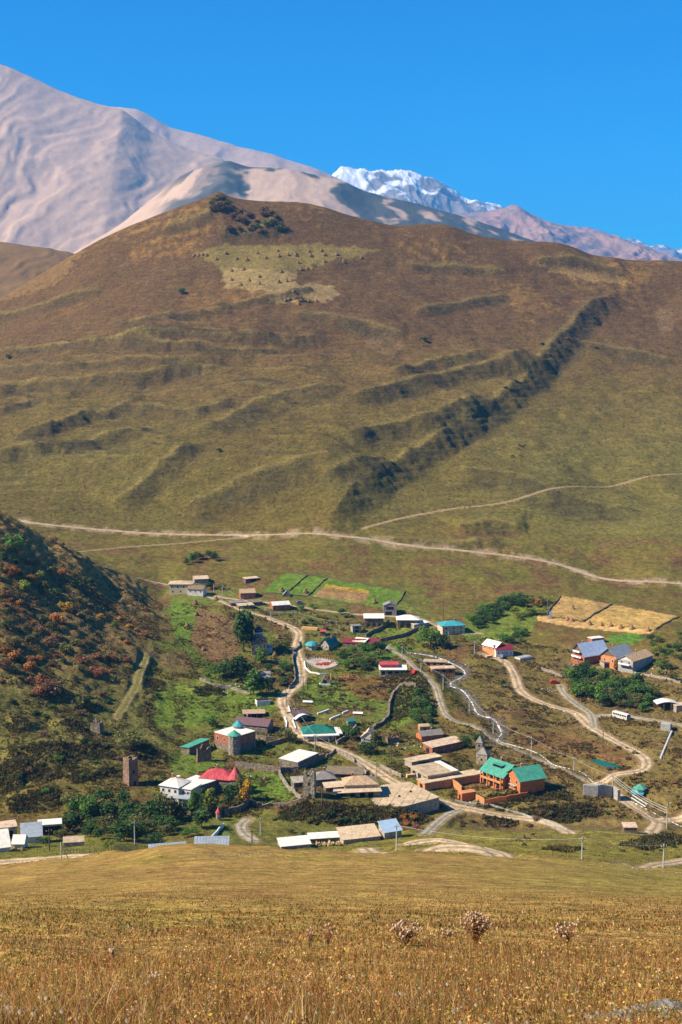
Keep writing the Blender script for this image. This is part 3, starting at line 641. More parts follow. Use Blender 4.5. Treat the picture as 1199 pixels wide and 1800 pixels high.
M = {
 'orange': surf('orange_brick', (.50, .155, .045), .22, .8), 'orange2': surf('orange_render', (.55, .23, .09), .2, .7), 'brick': surf('red_brick', (.34, .115, .055), .25, .9),
 'white': surf('white_render', (.66, .63, .57), .12, .5, col2=(.50, .46, .40)), 'cream': surf('cream_render', (.56, .45, .28), .14, .5), 'grey': surf('grey_block', (.27, .25, .23), .2, .7, col2=(.20, .185, .17)),
 'concrete': surf('concrete', (.40, .38, .34), .2, .8, col2=(.28, .26, .22)), 'plaster': surf('dirty_plaster', (.42, .36, .28), .25, .7, col2=(.25, .2, .15)),
 'stone': stone_mat('field_stone', (.30, .235, .16), (.17, .135, .095)), 'stone_pale': stone_mat('pale_stone', (.42, .35, .25), (.26, .21, .15)), 'stone_red': stone_mat('ruin_stone', (.34, .20, .13), (.21, .14, .09)),
 'wood': surf('old_wood', (.16, .105, .065), .3, .9), 'wood_new': surf('fresh_timber', (.58, .34, .13), .15, .9), 'log': surf('split_logs', (.62, .42, .22), .25, 1.4),
 'beige_roof': surf('weathered_beige_sheet', (.56, .425, .265), .16, .45, .8, col2=(.42, .30, .185), per_obj=.12), 'slate': surf('weathered_grey_sheet', (.22, .195, .165), .25, .7, .8, per_obj=.1),
 'white_roof': surf('white_painted_sheet', (.72, .66, .56), .16, .5, .6, col2=(.58, .49, .38), mixs=(.5, .72)), 'green_roof': surf('green_metal_sheet', (.045, .27, .175), .2, .5, .6, col2=(.09, .30, .22), spec=.3), 'teal_roof': surf('teal_metal_sheet', (.03, .27, .30), .15, .5, .6, col2=(.08, .32, .34), spec=.3),
 'dkgreen_roof': surf('dark_green_metal_sheet', (.02, .16, .115), .22, .5, .5, spec=.35), 'red_roof': surf('red_metal_sheet', (.42, .045, .055), .2, .5, .6, col2=(.50, .09, .09), spec=.3), 'maroon_roof': surf('maroon_metal_sheet', (.22, .022, .03), .1, .5, .5, spec=.35),
 'purple_roof': surf('purple_brown_metal_sheet', (.165, .095, .095), .12, .6, .6), 'silver_roof': surf('silver_foil_sheet', (.55, .60, .68), .2, .6, .35, metal=.35), 'bluegrey_roof': surf('blue_grey_sheet', (.27, .30, .32), .2, .6, .6), 'blue_roof': surf('pale_blue_sheet', (.34, .46, .56), .12, .6, .5),
 'brown_roof': surf('brown_tar_roof', (.20, .145, .09), .25, .6), 'tan_roof': surf('rusty_tan_sheet', (.48, .34, .20), .2, .7, col2=(.34, .2, .11)),
 'rust_roof': surf('rusty_beige_sheet', (.55, .42, .28), .2, .5, col2=(.42, .17, .09), mixs=(.5, .66)),
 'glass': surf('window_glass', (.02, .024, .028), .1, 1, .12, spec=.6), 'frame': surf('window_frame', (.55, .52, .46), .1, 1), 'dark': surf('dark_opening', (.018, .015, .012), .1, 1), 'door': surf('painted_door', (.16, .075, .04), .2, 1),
 'greendoor': surf('green_gate_paint', (.02, .16, .13), .2, 1), 'pole_c': surf('pole_concrete', (.42, .40, .36), .12, 1), 'pole_w': surf('pole_timber', (.11, .085, .065), .2, 1), 'metal': surf('dull_metal', (.25, .25, .25), .1, 1, .5, metal=.5),
 'hay': surf('stacked_hay', (.17, .095, .042), .3, 1.6, .95, col2=(.25, .15, .06)), 'hay_pale': surf('fresh_stacked_hay', (.30, .165, .075), .3, 1.6, .95),
 'bark': surf('bark', (.075, .055, .04), .3, 2), 'dome': surf('dome_metal', (.035, .045, .07), .1, 1, .4), 'whitewash': surf('white_wash', (.75, .73, .68), .08, 1),
 'rubber': surf('rubber', (.02, .02, .02), .1, 2), 'pipe': surf('white_pipe', (.55, .55, .54), .15, 1, .5), 'flower_o': surf('orange_flowers', (.62, .14, .02), .4, 2.5), 'hedge': surf('mossy_wall', (.13, .105, .05), .3, 1.2), 'flower_w': surf('pale_gravel', (.46, .36, .30), .2, 1.5),
 'cow_b': surf('brown_hide', (.10, .035, .016), .2, 2), 'cow_d': surf('dark_hide', (.022, .016, .013), .2, 2), 'red': surf('red_paint', (.5, .03, .02), .1, 1), 'car_b': surf('blue_grey_paint', (.14, .18, .24), .1, 1, .35, spec=.5),
}
def road_mat(name, c, c2):
    m = ground_mat(name, .35, 1.5, False); m['rgb'] = c; return m
M['road'] = road_mat('dirt_road', (.44, .315, .185), (.30, .215, .125)); M['road_g'] = road_mat('grey_dirt', (.30, .25, .18), (.22, .175, .115)); M['grass_path'] = road_mat('grass_path', (.14, .125, .03), (.12, .13, .02))
M['track'] = road_mat('faint_track', (.30, .205, .105), (.2, .15, .06))

# ------------------------------------------------------------------ mesh builder
class MB:
    def __init__(s): s.v = []; s.f = []; s.m = []; s.mats = []
    def mi(s, mat):
        mat = M[mat] if isinstance(mat, str) else mat
        if mat not in s.mats: s.mats.append(mat)
        return s.mats.index(mat)
    def face(s, pts, mat):
        k = len(s.v); s.v += [tuple(map(float, p)) for p in pts]; s.f.append(tuple(range(k, k + len(pts)))); s.m.append(s.mi(mat))
    def add(s, vs, fs, mat):
        k = len(s.v); s.v += [tuple(map(float, p)) for p in vs]; i = s.mi(mat)
        for f in fs: s.f.append(tuple(k + j for j in f)); s.m.append(i)
    def box(s, x0, x1, y0, y1, z0, z1, mat):
        s.add([(x, y, z) for z in (z0, z1) for y in (y0, y1) for x in (x0, x1)], [(0, 2, 3, 1), (4, 5, 7, 6), (0, 1, 5, 4), (2, 6, 7, 3), (0, 4, 6, 2), (1, 3, 7, 5)], mat)
    def prism(s, P, z0, z1, mat):
        n = len(P); s.add([(p[0], p[1], z0) for p in P] + [(p[0], p[1], z1 if not callable(z1) else z1(*p)) for p in P],
                          [tuple(range(n))[::-1], tuple(range(n, 2 * n))] + [(i, (i + 1) % n, n + (i + 1) % n, n + i) for i in range(n)], mat)
    def slab(s, top, th, mat):      # a sloping sheet: top polygon (3-D points, counter-clockwise from above) with thickness
        n = len(top); s.add([(p[0], p[1], p[2] - th) for p in top] + list(top), [tuple(range(n))[::-1], tuple(range(n, 2 * n))] + [(i, (i + 1) % n, n + (i + 1) % n, n + i) for i in range(n)], mat)
    def rod(s, a, b, r0, r1, mat, n=6):
        a = Vector(a); b = Vector(b); d = (b - a).normalized(); u = d.orthogonal().normalized(); w = d.cross(u)
        vs = []
        for p, r in ((a, r0), (b, r1)):
            for i in range(n):
                t = 2 * math.pi * i / n; vs.append(p + (u * math.cos(t) + w * math.sin(t)) * r)
        s.add(vs, [(i, (i + 1) % n, n + (i + 1) % n, n + i) for i in range(n)] + [tuple(range(n))[::-1], tuple(range(n, 2 * n))], mat)
    def lathe(s, prof, n, mat, c=(0, 0)):
        vs = []; fs = []
        for r, z in prof:
            for i in range(n):
                t = 2 * math.pi * (i + .5) / n; vs.append((c[0] + r * math.cos(t), c[1] + r * math.sin(t), z))
        for k in range(len(prof) - 1):
            for i in range(n): fs.append((k * n + i, k * n + (i + 1) % n, (k + 1) * n + (i + 1) % n, (k + 1) * n + i))
        fs.append(tuple(range(n))[::-1]); fs.append(tuple(range((len(prof) - 1) * n, len(prof) * n)))
        s.add(vs, fs, mat)
    def mesh(s, name):
        me = bpy.data.meshes.new(name); me.from_pydata(s.v, [], s.f)
        for m in s.mats: me.materials.append(m)
        me.polygons.foreach_set('material_index', s.m); me.update(); return me
    def build(s, name, parent=None, loc=None, rz=0):
        return put(name, s.mesh(name), parent, loc, rz)
def put(name, me, parent=None, loc=None, rz=0, scale=None):
    o = bpy.data.objects.new(name, me); COL.objects.link(o)
    if parent: o.parent = parent
    if loc is not None: o.location = loc
    if rz: o.rotation_euler = (0, 0, rz)
    if scale is not None: o.scale = scale
    return o
def empty(name, loc, rz, label, cat, group=None):
    o = bpy.data.objects.new(name, None); o.empty_display_size = .5; COL.objects.link(o); o.location = loc; o.rotation_euler = (0, 0, rz)
    return tag(o, label, cat, group)
def copy_tree(o, parent=None):
    c = o.copy(); COL.objects.link(c); c.parent = parent
    for ch in list(o.children): copy_tree(ch, c)
    return c

# windows: a frame part with a pane sub-part, meshes shared between equal sizes
_win = {}
def window(parent, p, rz, w, h, fm='frame', name='window', pm='glass'):
    k = (round(w, 2), round(h, 2), fm, pm)
    if k not in _win:
        f = MB(); t = .12
        f.box(-w / 2, w / 2, -.06, .0, 0, t, fm); f.box(-w / 2, w / 2, -.06, .0, h - t, h, fm); f.box(-w / 2, -w / 2 + t, -.06, .0, t, h - t, fm); f.box(w / 2 - t, w / 2, -.06, .0, t, h - t, fm)
        g = MB(); g.box(-w / 2 + t, w / 2 - t, -.025, -.004, t, h - t, pm)
        _win[k] = (f.mesh(name), g.mesh('pane'))
    f, g = _win[k]
    o = put(name, f, parent, p, rz); put('pane', g, o); return o
def door(parent, p, rz, w=1.0, h=2.0, mat='door'):
    d = MB(); d.box(-w / 2, w / 2, -.05, 0, 0, h, mat); o = put('door', d.mesh('door'), parent, p, rz)
    k = MB(); k.box(w * .3, w * .38, -.10, -.052, h * .47, h * .52, 'metal'); put('handle', k.mesh('handle'), o); return o
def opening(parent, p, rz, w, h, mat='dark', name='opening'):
    d = MB(); d.box(-w / 2, w / 2, -.03, 0, 0, h, mat); return put(name, d.mesh(name), parent, p, rz)  # near-black plate on the wall, shade of the inside put in as colour

def frame(A, B, h0=0., ymin=335., off=(0, 0)):
    """wall line A-B (pixels, h0 metres above ground) -> left corner, heading, length, ground height"""
    c = hit((A[0] + B[0]) / 2, (A[1] + B[1]) / 2, lift=h0, ymin=ymin)
    a = on_plane(*A, c[2] + h0); b = on_plane(*B, c[2] + h0)
    d = b - a; L = math.hypot(d[0], d[1]); return a, math.atan2(d[1], d[0]), L, c[2]

def seam_strips(mb, a, b, c, d, mat, step=.9, r=.05):
    """standing seams on a roof plane a-b (eave) d-c (ridge)"""
    a, b, c, d = map(Vector, (a, b, c, d)); n = int((b - a).length / step)
    nor = (b - a).cross(d - a).normalized()
    if nor.z < 0: nor = -nor
    for i in range(1, n):
        t = i / n; p = a.lerp(b, t); q = d.lerp(c, t); w = (b - a).normalized() * r
        mb.add([p - w, p + w, q + w, q - w, p - w + nor * r * 1.4, p + w + nor * r * 1.4, q + w + nor * r * 1.4, q - w + nor * r * 1.4], [(4, 5, 6, 7), (0, 1, 5, 4), (1, 2, 6, 5), (2, 3, 7, 6), (3, 0, 4, 7)], mat)

def house(name, label, cat, A, B, depth, h, roof='flat', rm='beige_roof', wm='stone', rh=2., over=.4, h0=0., ymin=335., wins=(), doors=(), group=None, seams=False, sheets=None, base=2.5, opens=(), gable=None, length=None, parapet=0):
    """box building: front wall A-B faces the viewer, depth runs away; wins = (face, n, sill, w, h)"""
    a, rz, L, z = frame(A, B, h0, ymin)
    if length: 
        mid = (a + np.array([math.cos(rz), math.sin(rz), 0]) * L / 2); a = mid - np.array([math.cos(rz), math.sin(rz), 0]) * length / 2; L = length
    ex = np.array([math.cos(rz), math.sin(rz)]); ey = np.array([-ex[1], ex[0]])
    c = a[:2] + ex * L / 2 + ey * depth / 2
    # sit on the ground at the lower of centre and front
    t = empty(name, (c[0], c[1], z), rz, label, cat, group)
    W, D = L / 2, depth / 2; gm = gable or wm
    w = MB(); w.box(-W, W, -D, D, -base, h, wm)
    if roof == 'gablex':
        for s in (-1, 1): x0, x1 = (s * W, s * (W - .25)); w.add([(x0, -D, h), (x0, D, h), (x0, 0, h + rh), (x1, -D, h), (x1, D, h), (x1, 0, h + rh)], [(0, 1, 2), (3, 5, 4), (0, 2, 5, 3), (1, 4, 5, 2)], gm)
    if roof == 'gabley':
        for s in (-1, 1): y0, y1 = (s * D, s * (D - .25)); w.add([(-W, y0, h), (W, y0, h), (0, y0, h + rh), (-W, y1, h), (W, y1, h), (0, y1, h + rh)], [(0, 1, 2), (3, 5, 4), (0, 2, 5, 3), (1, 4, 5, 2)], gm)
    w.build('wall', t)
    r = MB(); o = over; th = .16; e = rh * o / (D if roof in ('gablex', 'hip', 'pyr') else W) if roof in ('gablex', 'gabley', 'hip', 'pyr') else 0
    if roof == 'gablex':
        for q in ([(-W - o, -D - o, h - e), (W + o, -D - o, h - e), (W + o, 0, h + rh), (-W - o, 0, h + rh)], [(W + o, D + o, h - e), (-W - o, D + o, h - e), (-W - o, 0, h + rh), (W + o, 0, h + rh)]):
            q = [(x, y, zz + .17) for x, y, zz in q]; r.slab(q, th, rm)
            if seams: seam_strips(r, q[0], q[1], q[2], q[3], rm)
    elif roof == 'gabley':
        for q in ([(-W - o, D + o, h - e), (-W - o, -D - o, h - e), (0, -D - o, h + rh), (0, D + o, h + rh)], [(W + o, -D - o, h - e), (W + o, D + o, h - e), (0, D + o, h + rh), (0, -D - o, h + rh)]):
            q = [(x, y, zz + .17) for x, y, zz in q]; r.slab(q, th, rm)
            if seams: seam_strips(r, q[0], q[1], q[2], q[3], rm)
    elif roof in ('hip', 'pyr'):
        k = max(W - D, .02) if roof == 'hip' else .02
        z0 = h + .02; z1 = h + rh; P = [(-W - o, -D - o), (W + o, -D - o), (W + o, D + o), (-W - o, D + o)]
        r.prism(P, h - .12, z0, rm)
        v = [(x, y, z0 + .01) for x, y in P] + [(-k, 0, z1), (k, 0, z1)]
        r.add(v, [(0, 1, 5, 4), (1, 2, 5), (2, 3, 4, 5), (3, 0, 4)], rm)
        if seams: seam_strips(r, v[0], v[1], v[5], v[4], rm, 1.3); seam_strips(r, v[1], v[2], v[5], v[5], rm, 1.3)
    elif roof in ('shed', 'shedb'):
        zf, zb = (h, h + rh) if roof == 'shed' else (h + rh, h)
        q = [(-W - o, -D - o, zf + .16), (W + o, -D - o, zf + .16), (W + o, D + o, zb + .16), (-W - o, D + o, zb + .16)]
        r.slab(q, .14, rm)
        w2 = MB()
        if roof == 'shed': w2.add([(-W, D, h), (W, D, h), (W, D, h + rh - .02), (-W, D, h + rh - .02), (-W, -D, h), (W, -D, h)], [(0, 3, 4), (1, 5, 2), (0, 1, 2, 3)], wm)
        else: w2.add([(-W, -D, h), (W, -D, h), (W, -D, h + rh - .02), (-W, -D, h + rh - .02), (-W, D, h), (W, D, h)], [(0, 4, 3), (1, 2, 5), (0, 3, 2, 1)], wm)
        w2.build('upper_wall', t)
        if seams: seam_strips(r, q[0], q[1], q[2], q[3], rm)
    else:
        r.box(-W - o, W + o, -D - o, D + o, h + .003, h + .25, rm)
    ro = r.build('roof', t)
    if sheets and roof in ('flat',):
        roof_sheets(ro, [(-W - o, -D - o), (W + o, -D - o), (W + o, D + o), (-W - o, D + o)], h + .25, rm, sheets)
    faces = {'front': (0, -D, 0, L), 'back': (0, D, math.pi, L), 'left': (-W, 0, -math.pi / 2, depth), 'right': (W, 0, math.pi / 2, depth)}
    for fc, n, sill, ww, hh in wins:
        x, y, ra, ln = faces[fc]
        for i in range(n):
            q = (i + .5) / n - .5; dx = q * ln
            px, py = (x + dx * math.cos(ra), y + dx * math.sin(ra)); window(t, (px, py, sill), ra, ww, hh)
    for fc, q, ww, hh, mat in doors:
        x, y, ra, ln = faces[fc]; dx = q * ln; door(t, (x + dx * math.cos(ra), y + dx * math.sin(ra), 0), ra, ww, hh, mat)
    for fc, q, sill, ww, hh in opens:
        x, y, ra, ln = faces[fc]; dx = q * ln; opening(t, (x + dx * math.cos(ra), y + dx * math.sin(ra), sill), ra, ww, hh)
    if roof in ('gablex', 'gabley', 'hip') and h > 2.5 and rh > 1.0:
        cx_, cy_ = (random.uniform(-.25, .25) * L, D * .3) if roof != 'gabley' else (W * .3, random.uniform(-.2, .2) * depth)
        ch = MB(); ch.box(-.3, .3, -.3, .3, h + rh * .45, h + rh + .75, 'brick'); ch.box(-.38, .38, -.38, .38, h + rh + .752, h + rh + .88, 'concrete'); ch.build('chimney', t, (cx_, cy_, 0))
    return t, L, depth
def roof_sheets(ro, P, z, rm, size):
    """single sheets laid over a flat roof, each a little uneven"""
    P = np.array(P); x0, y0 = P.min(0); x1, y1 = P.max(0)
    nx = max(1, int((x1 - x0) / size[0])); ny = max(1, int((y1 - y0) / size[1]))
    sx, sy = (x1 - x0) / nx, (y1 - y0) / ny
    m = MB(); m.box(-sx * .49, sx * .49, -sy * .485, sy * .485, .0, .07, rm)
    for r_ in range(4): m.box(-sx * .40 + r_ * sx * .25, -sx * .40 + r_ * sx * .25 + .14, -sy * .48, sy * .48, .072, .13, rm)
    me = m.mesh('roof_sheet')
    for i in range(nx):
        for j in range(ny):
            c = (x0 + (i + .5) * sx, y0 + (j + .5) * sy)
            if not all(inpoly(P, np.array([c[0] + a * sx * .45]), np.array([c[1] + b * sy * .45]))[0] for a in (-1, 1) for b in (-1, 1)) and len(P) > 4: continue
            o = put('roof_sheet', me, ro, (c[0], c[1], z + .004 + random.random() * .08), random.uniform(-.02, .02))
            o.rotation_euler.x = random.uniform(-.012, .012); o.rotation_euler.y = random.uniform(-.012, .012)

# ------------------------------------------------------------------ roads, stream, pond
def strip(name, label, P, w, mat, lift=.10, zc=None, ncross=5, wob=.25):
    n = len(P); tn = np.gradient(P, axis=0); tn /= np.linalg.norm(tn, axis=1)[:, None] + 1e-9; nr = np.stack([tn[:, 1], -tn[:, 0]], 1)
    ww = w * (1 + wob * noise2(np.arange(n) / 9., np.full(n, len(P) * .37)))
    k = np.linspace(-.5, .5, ncross); X = P[:, None, 0] + nr[:, None, 0] * k[None] * ww[:, None]; Y = P[:, None, 1] + nr[:, None, 1] * k[None] * ww[:, None]
    Z = zat(X, Y) + lift
    if ncross >= 7:       # wheel ruts
        Z -= .06 * np.exp(-((np.abs(k[None]) - .22) / .09) ** 2)
    Z[:, 0] -= lift + .05; Z[:, -1] -= lift + .05
    kk = np.abs(k)[None]; base = np.array(mat.get('rgb', (.4, .3, .18)))
    br = 1 + .22 * np.exp(-((kk - .24) / .10) ** 2) - .28 * np.exp(-(kk / .10) ** 2) - .25 * sstep(.36, .5, kk) + .22 * fbm(X / 5, Y / 5, 3)
    gr = np.clip(.75 * np.exp(-(kk / .10) ** 2) + .8 * sstep(.36, .5, kk) + .5 * fbm(X / 3 + 8, Y / 3, 2) - .15, 0, 1) * (0 if name == 'stream' else 1)
    cc = base[None, None] * br[..., None]; cc = cc * (1 - .75 * gr[..., None]) + np.array([.15, .125, .04]) * .75 * gr[..., None]
    o = grid_mesh(name, X, Y, Z, cc, mat); return tag(o, label, kind='structure')
for (nm, lb, w, pts, ym), P in zip(ROADS, ROADP):
    mat = M['track'] if nm == 'hillside_track' else M['grass_path'] if nm == 'grass_path' else M['road_g'] if nm in ('drive', 'stream_track', 'farm_track') or 'bus' in lb or 'dropping' in lb else M['road']
    strip(nm, lb, P, w, mat, .11 + .006 * (len(nm) % 5), ncross=9 if w > 3.5 else 5)
def water_mat():
    m, n, b = new_mat('white_water')
    a = world_noise(n, 1.1, 5, .7); mx = N(n, 'ShaderNodeMix', data_type='RGBA')
    n.links.new(ramp(n, a.outputs['Fac'], .44, .56, 0, 1), mx.inputs[0]); mx.inputs[6].default_value = (.045, .055, .06, 1); mx.inputs[7].default_value = (.80, .78, .74, 1)
    n.links.new(mx.outputs[2], b.inputs['Base Color']); b.inputs['Roughness'].default_value = .6
    bp = N(n, 'ShaderNodeBump'); bp.inputs['Distance'].default_value = .4; n.links.new(a.outputs['Fac'], bp.inputs['Height']); n.links.new(bp.outputs[0], b.inputs['Normal']); return m
_sl = np.arange(len(STREAM)) / len(STREAM)
strip('stream', 'foaming white mountain stream running down the valley', STREAM, np.where(_sl < .58, 1.5, .3) * np.clip(.65 + 1.5 * noise2(_sl * 70, _sl * 0 + 3), .03, 1.7), water_mat(), .2, wob=.3)
pm, n, b = new_mat('pond_water'); b.inputs['Base Color'].default_value = (.012, .115, .070, 1); b.inputs['Roughness'].default_value = .18; b.inputs['Specular IOR Level'].default_value = .3
pe = resample(np.vstack([POND, POND[:1]]), 1.5)[:-1]; pe = pc + (pe - pc) * 1.12
me = bpy.data.meshes.new('pond'); me.from_pydata([(x, y, pz) for x, y in pe], [], [tuple(range(len(pe)))]); me.materials.append(pm)
tag(put('pond', me), 'small still green pond inside the bend of the road', kind='structure')

# ------------------------------------------------------------------ buildings
def merge(t1, t2):
    bpy.context.view_layer.update()
    def mat(o): return Matrix.Translation(o.location) @ o.rotation_euler.to_matrix().to_4x4()
    k = mat(t1).inverted() @ mat(t2)
    for ch in list(t2.children):
        mb_ = k @ mat(ch); ch.parent = t1; ch.location = mb_.to_translation(); ch.rotation_euler = mb_.to_euler()
    bpy.data.objects.remove(t2)
H = house
# --- orange house with green roofs and its yard
t1, L1, D1 = H('brick_house', 'orange brick house with green metal roofs and a dormered veranda wing', 'house', (914, 1398), (957, 1391), 9.5, 5.6, 'gablex', 'green_roof', 'orange', 3.3, .7, wins=[('left', 2, 1.0, 1.1, 1.6), ('left', 2, 3.5, 1.1, 1.5)], seams=True, base=4)
pl = MB(); pl.box(-L1 / 2 - .15, L1 / 2 + .15, -D1 / 2 - .15, D1 / 2 + .15, -4, -.1, 'concrete'); pl.build('plinth', t1)
bal = MB(); bal.box(-L1 / 2 - 1.2, -L1 / 2 - .01, -2.5, 1.5, 2.7, 2.9, 'concrete'); bal.build('balcony', t1)
t2, L2, D2 = H('wing', 'x', 'x', (848, 1377), (884, 1390), 10, 5.6, 'gablex', 'green_roof', 'orange', 3.4, 1.0, seams=True, base=3, opens=[('front', q, z, 2.2, 2.0) for z in (.3, 3.1) for q in (-.32, 0, .32)])
vb = MB()
for z in (0, 2.8): vb.box(-L2 / 2, L2 / 2, -D2 / 2 - 1.3, -D2 / 2 - .03, z, z + .22, 'orange2')
for q in (-.48, -.16, .16, .48): vb.box(q * L2 - .2, q * L2 + .2, -D2 / 2 - 1.3, -D2 / 2 - .95, .22, 5.4, 'orange2')
vb.box(-L2 / 2, L2 / 2, -D2 / 2 - 1.28, -D2 / 2 - 1.18, 3.05, 3.7, 'orange2'); vb.build('veranda', t2)
for q in (-.18, -.02, .14):
    d = MB(); s0 = .62; y = -D2 / 2 * (1 - s0); z = 5.6 + 3.4 * s0
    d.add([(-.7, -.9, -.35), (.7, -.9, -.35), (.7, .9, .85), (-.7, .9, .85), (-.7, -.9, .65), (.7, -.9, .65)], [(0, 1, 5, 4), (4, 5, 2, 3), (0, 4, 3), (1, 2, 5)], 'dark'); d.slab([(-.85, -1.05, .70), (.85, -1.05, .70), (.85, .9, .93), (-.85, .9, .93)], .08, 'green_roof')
    d.build('dormer', t2, (q * L2 + .5, y, z))
merge(t1, t2)

def wallrun(name, label, pts, h, th=.5, mat='stone', group=None, cat='wall', rag=.12, ymin=335., step=1.2, base=.8, coping=None, world=False):
    P = np.array(pts, float) if world else wpoly(pts, ymin=ymin)
    # keep corners, add points along each leg
    Q = [P[0]]
    for a, b in zip(P[:-1], P[1:]):
        n = max(1, int(np.linalg.norm(b - a) / step)); Q += [a + (b - a) * (i + 1) / n for i in range(n)]
    Q = np.array(Q); tn = np.gradient(Q, axis=0); tn /= np.linalg.norm(tn, axis=1)[:, None] + 1e-9; nr = np.stack([tn[:, 1], -tn[:, 0]], 1) * th / 2
    z = zat(Q[:, 0], Q[:, 1]); m = MB(); rows = []; o0 = np.array([Q[0, 0], Q[0, 1], z[0]])
    for i, q in enumerate(Q):
        hh = h * (1 + rag * random.uniform(-1, 1))
        rows.append([(q[0] + s * nr[i, 0] - o0[0], q[1] + s * nr[i, 1] - o0[1], zz - o0[2]) for s, zz in ((1, z[i] - base), (1, z[i] + hh), (-1, z[i] + hh), (-1, z[i] - base))])
    vs = [v for r in rows for v in r]; fs = []
    for i in range(len(rows) - 1):
        for k in range(3): fs.append((4 * i + k, 4 * i + 4 + k, 4 * i + 5 + k, 4 * i + 1 + k))
    fs += [(0, 1, 2, 3), tuple(4 * (len(rows) - 1) + k for k in (3, 2, 1, 0))]
    m.add(vs, fs, mat)
    o = m.build(name, None, tuple(o0)); return tag(o, label, cat, group)

wallrun('yard_wall', 'orange brick yard wall in front of the green roofed house', [(854, 1415), (890, 1409), (927, 1402)], 2.1, .4, 'orange', rag=.02)
wallrun('yard_wall', 'sloping orange wall left of the small brick gatehouse', [(789, 1379), (802, 1387), (812, 1396)], 3.0, .4, 'orange2', rag=.02)
wallrun('yard_wall', 'short pale orange wall right of the small brick gatehouse', [(837, 1406), (852, 1415)], 2.2, .4, 'orange2', rag=.02)
H('gatehouse', 'small flat orange brick gatehouse in the yard wall', 'gatehouse', (812, 1410), (837, 1406), 3.2, 3.0, 'flat', 'orange2', 'orange', over=.02, opens=[('left', 0, .2, 1.2, 2.2)], ymin=460)
H('yard_shed', 'long low shed with white edge strip roof inside the brick yard', 'shed', (790, 1381), (858, 1371), 4, 2.4, 'flat', 'white_roof', 'brick', over=.3, opens=[('front', q, .1, 2.2, 1.9) for q in (-.35, -.1, .15, .4)])
# --- flat roofed barns
H('barn', 'long low barn with flat beige sheet roof joining the brick yard', 'barn', (747, 1391), (846, 1374), 5.5, 2.9, 'flat', 'beige_roof', 'orange2', over=.35, sheets=(2.6, 3.0), wins=[('front', 4, 1.2, .9, .8)], opens=[('left', 0, .1, 2.0, 2.0)])
tb, Lb, Db = H('barn', 'open fronted barn with beige roof and a white strip along one edge', 'barn', (722, 1361), (752, 1378), 13, 2.9, 'flat', 'beige_roof', 'plaster', over=.4, sheets=(2.8, 3.2), opens=[('front', q, .1, 2.3, 2.1) for q in (-.3, .02, .34)])
wsm = MB(); wsm.box(-Lb / 2 - .4, Lb / 2 + .4, Db / 2 - 2.3, Db / 2 + .38, 3.42, 3.5, 'white_roof'); wsm.build('white_roof_strip', tb)
H('shed', 'small shed with flat beige roof behind the open fronted barn', 'shed', (724, 1352), (776, 1342), 5, 2.6, 'flat', 'beige_roof', 'plaster', over=.35, sheets=(2.6, 2.6), opens=[('front', -.1, .1, 5, 2.0)])
H('barn', 'long narrow barn with rust stained white roof by the dark bushes', 'barn', (760, 1327), (815, 1315), 6, 3.0, 'shed', 'rust_roof', 'brick', .5, .4, wins=[('front', 4, 1.1, .9, .8)], opens=[('left', 0, .1, 2.0, 2.1)])
H('cottage', 'small orange cottage with grey gable roof beside rubble', 'cottage', (741, 1306), (779, 1302), 6, 2.8, 'gablex', 'slate', 'orange', 1.4, .3, wins=[('front', 3, 1.0, .9, 1.0)])
H('shed', 'tiny roofless orange brick shed behind the small orange cottage', 'shed', (738, 1287), (756, 1286), 3, 2.2, 'shed', 'tan_roof', 'orange2', .4, .1, opens=[('front', 0, .2, 1.0, 1.4)])
# big irregular sheet roof
def poly_barn(name, label, roofpix, h, rm, wm, sheets, cat='barn', ymin=335.):
    c = np.mean(np.array(roofpix), 0); g = hit(c[0], c[1], lift=h, ymin=ymin); P = np.array([on_plane(a, b, g[2] + h)[:2] for a, b in roofpix])
    ctr = P.mean(0); d = P[1] - P[0]; rz = math.atan2(d[1], d[0]); R = np.array([[math.cos(rz), math.sin(rz)], [-math.sin(rz), math.cos(rz)]]); Q = (P - ctr) @ R.T
    if np.sum(Q[:, 0] * np.roll(Q[:, 1], -1) - np.roll(Q[:, 0], -1) * Q[:, 1]) < 0: Q = Q[::-1]
    t = empty(name, (ctr[0], ctr[1], g[2]), rz, label, cat); w = MB(); w.prism(Q * .985, -3, h - .25, wm); w.build('wall', t)
    r = MB(); r.prism(Q, h - .24, h, rm); ro = r.build('roof', t)
    if sheets: roof_sheets(ro, Q, h, rm, sheets)
    return t, Q
t, Q = poly_barn('cattle_barn', 'wide cattle barn with a broad patchy beige sheet roof', [(642, 1418), (670, 1380), (720, 1374), (773, 1401), (712, 1417)], 3.0, 'beige_roof', 'plaster', (2.5, 3.4))
for q in (.25, .55):
    i = 3; a, b_ = Q[3] * .99, Q[4] * .99
for x, y in ((-2, 0), (4, -3)):
    v = MB(); v.box(-.5, .5, -.3, .3, 0, .4, 'dark'); v.build('roof_vent', t, (x, y, 3.12))
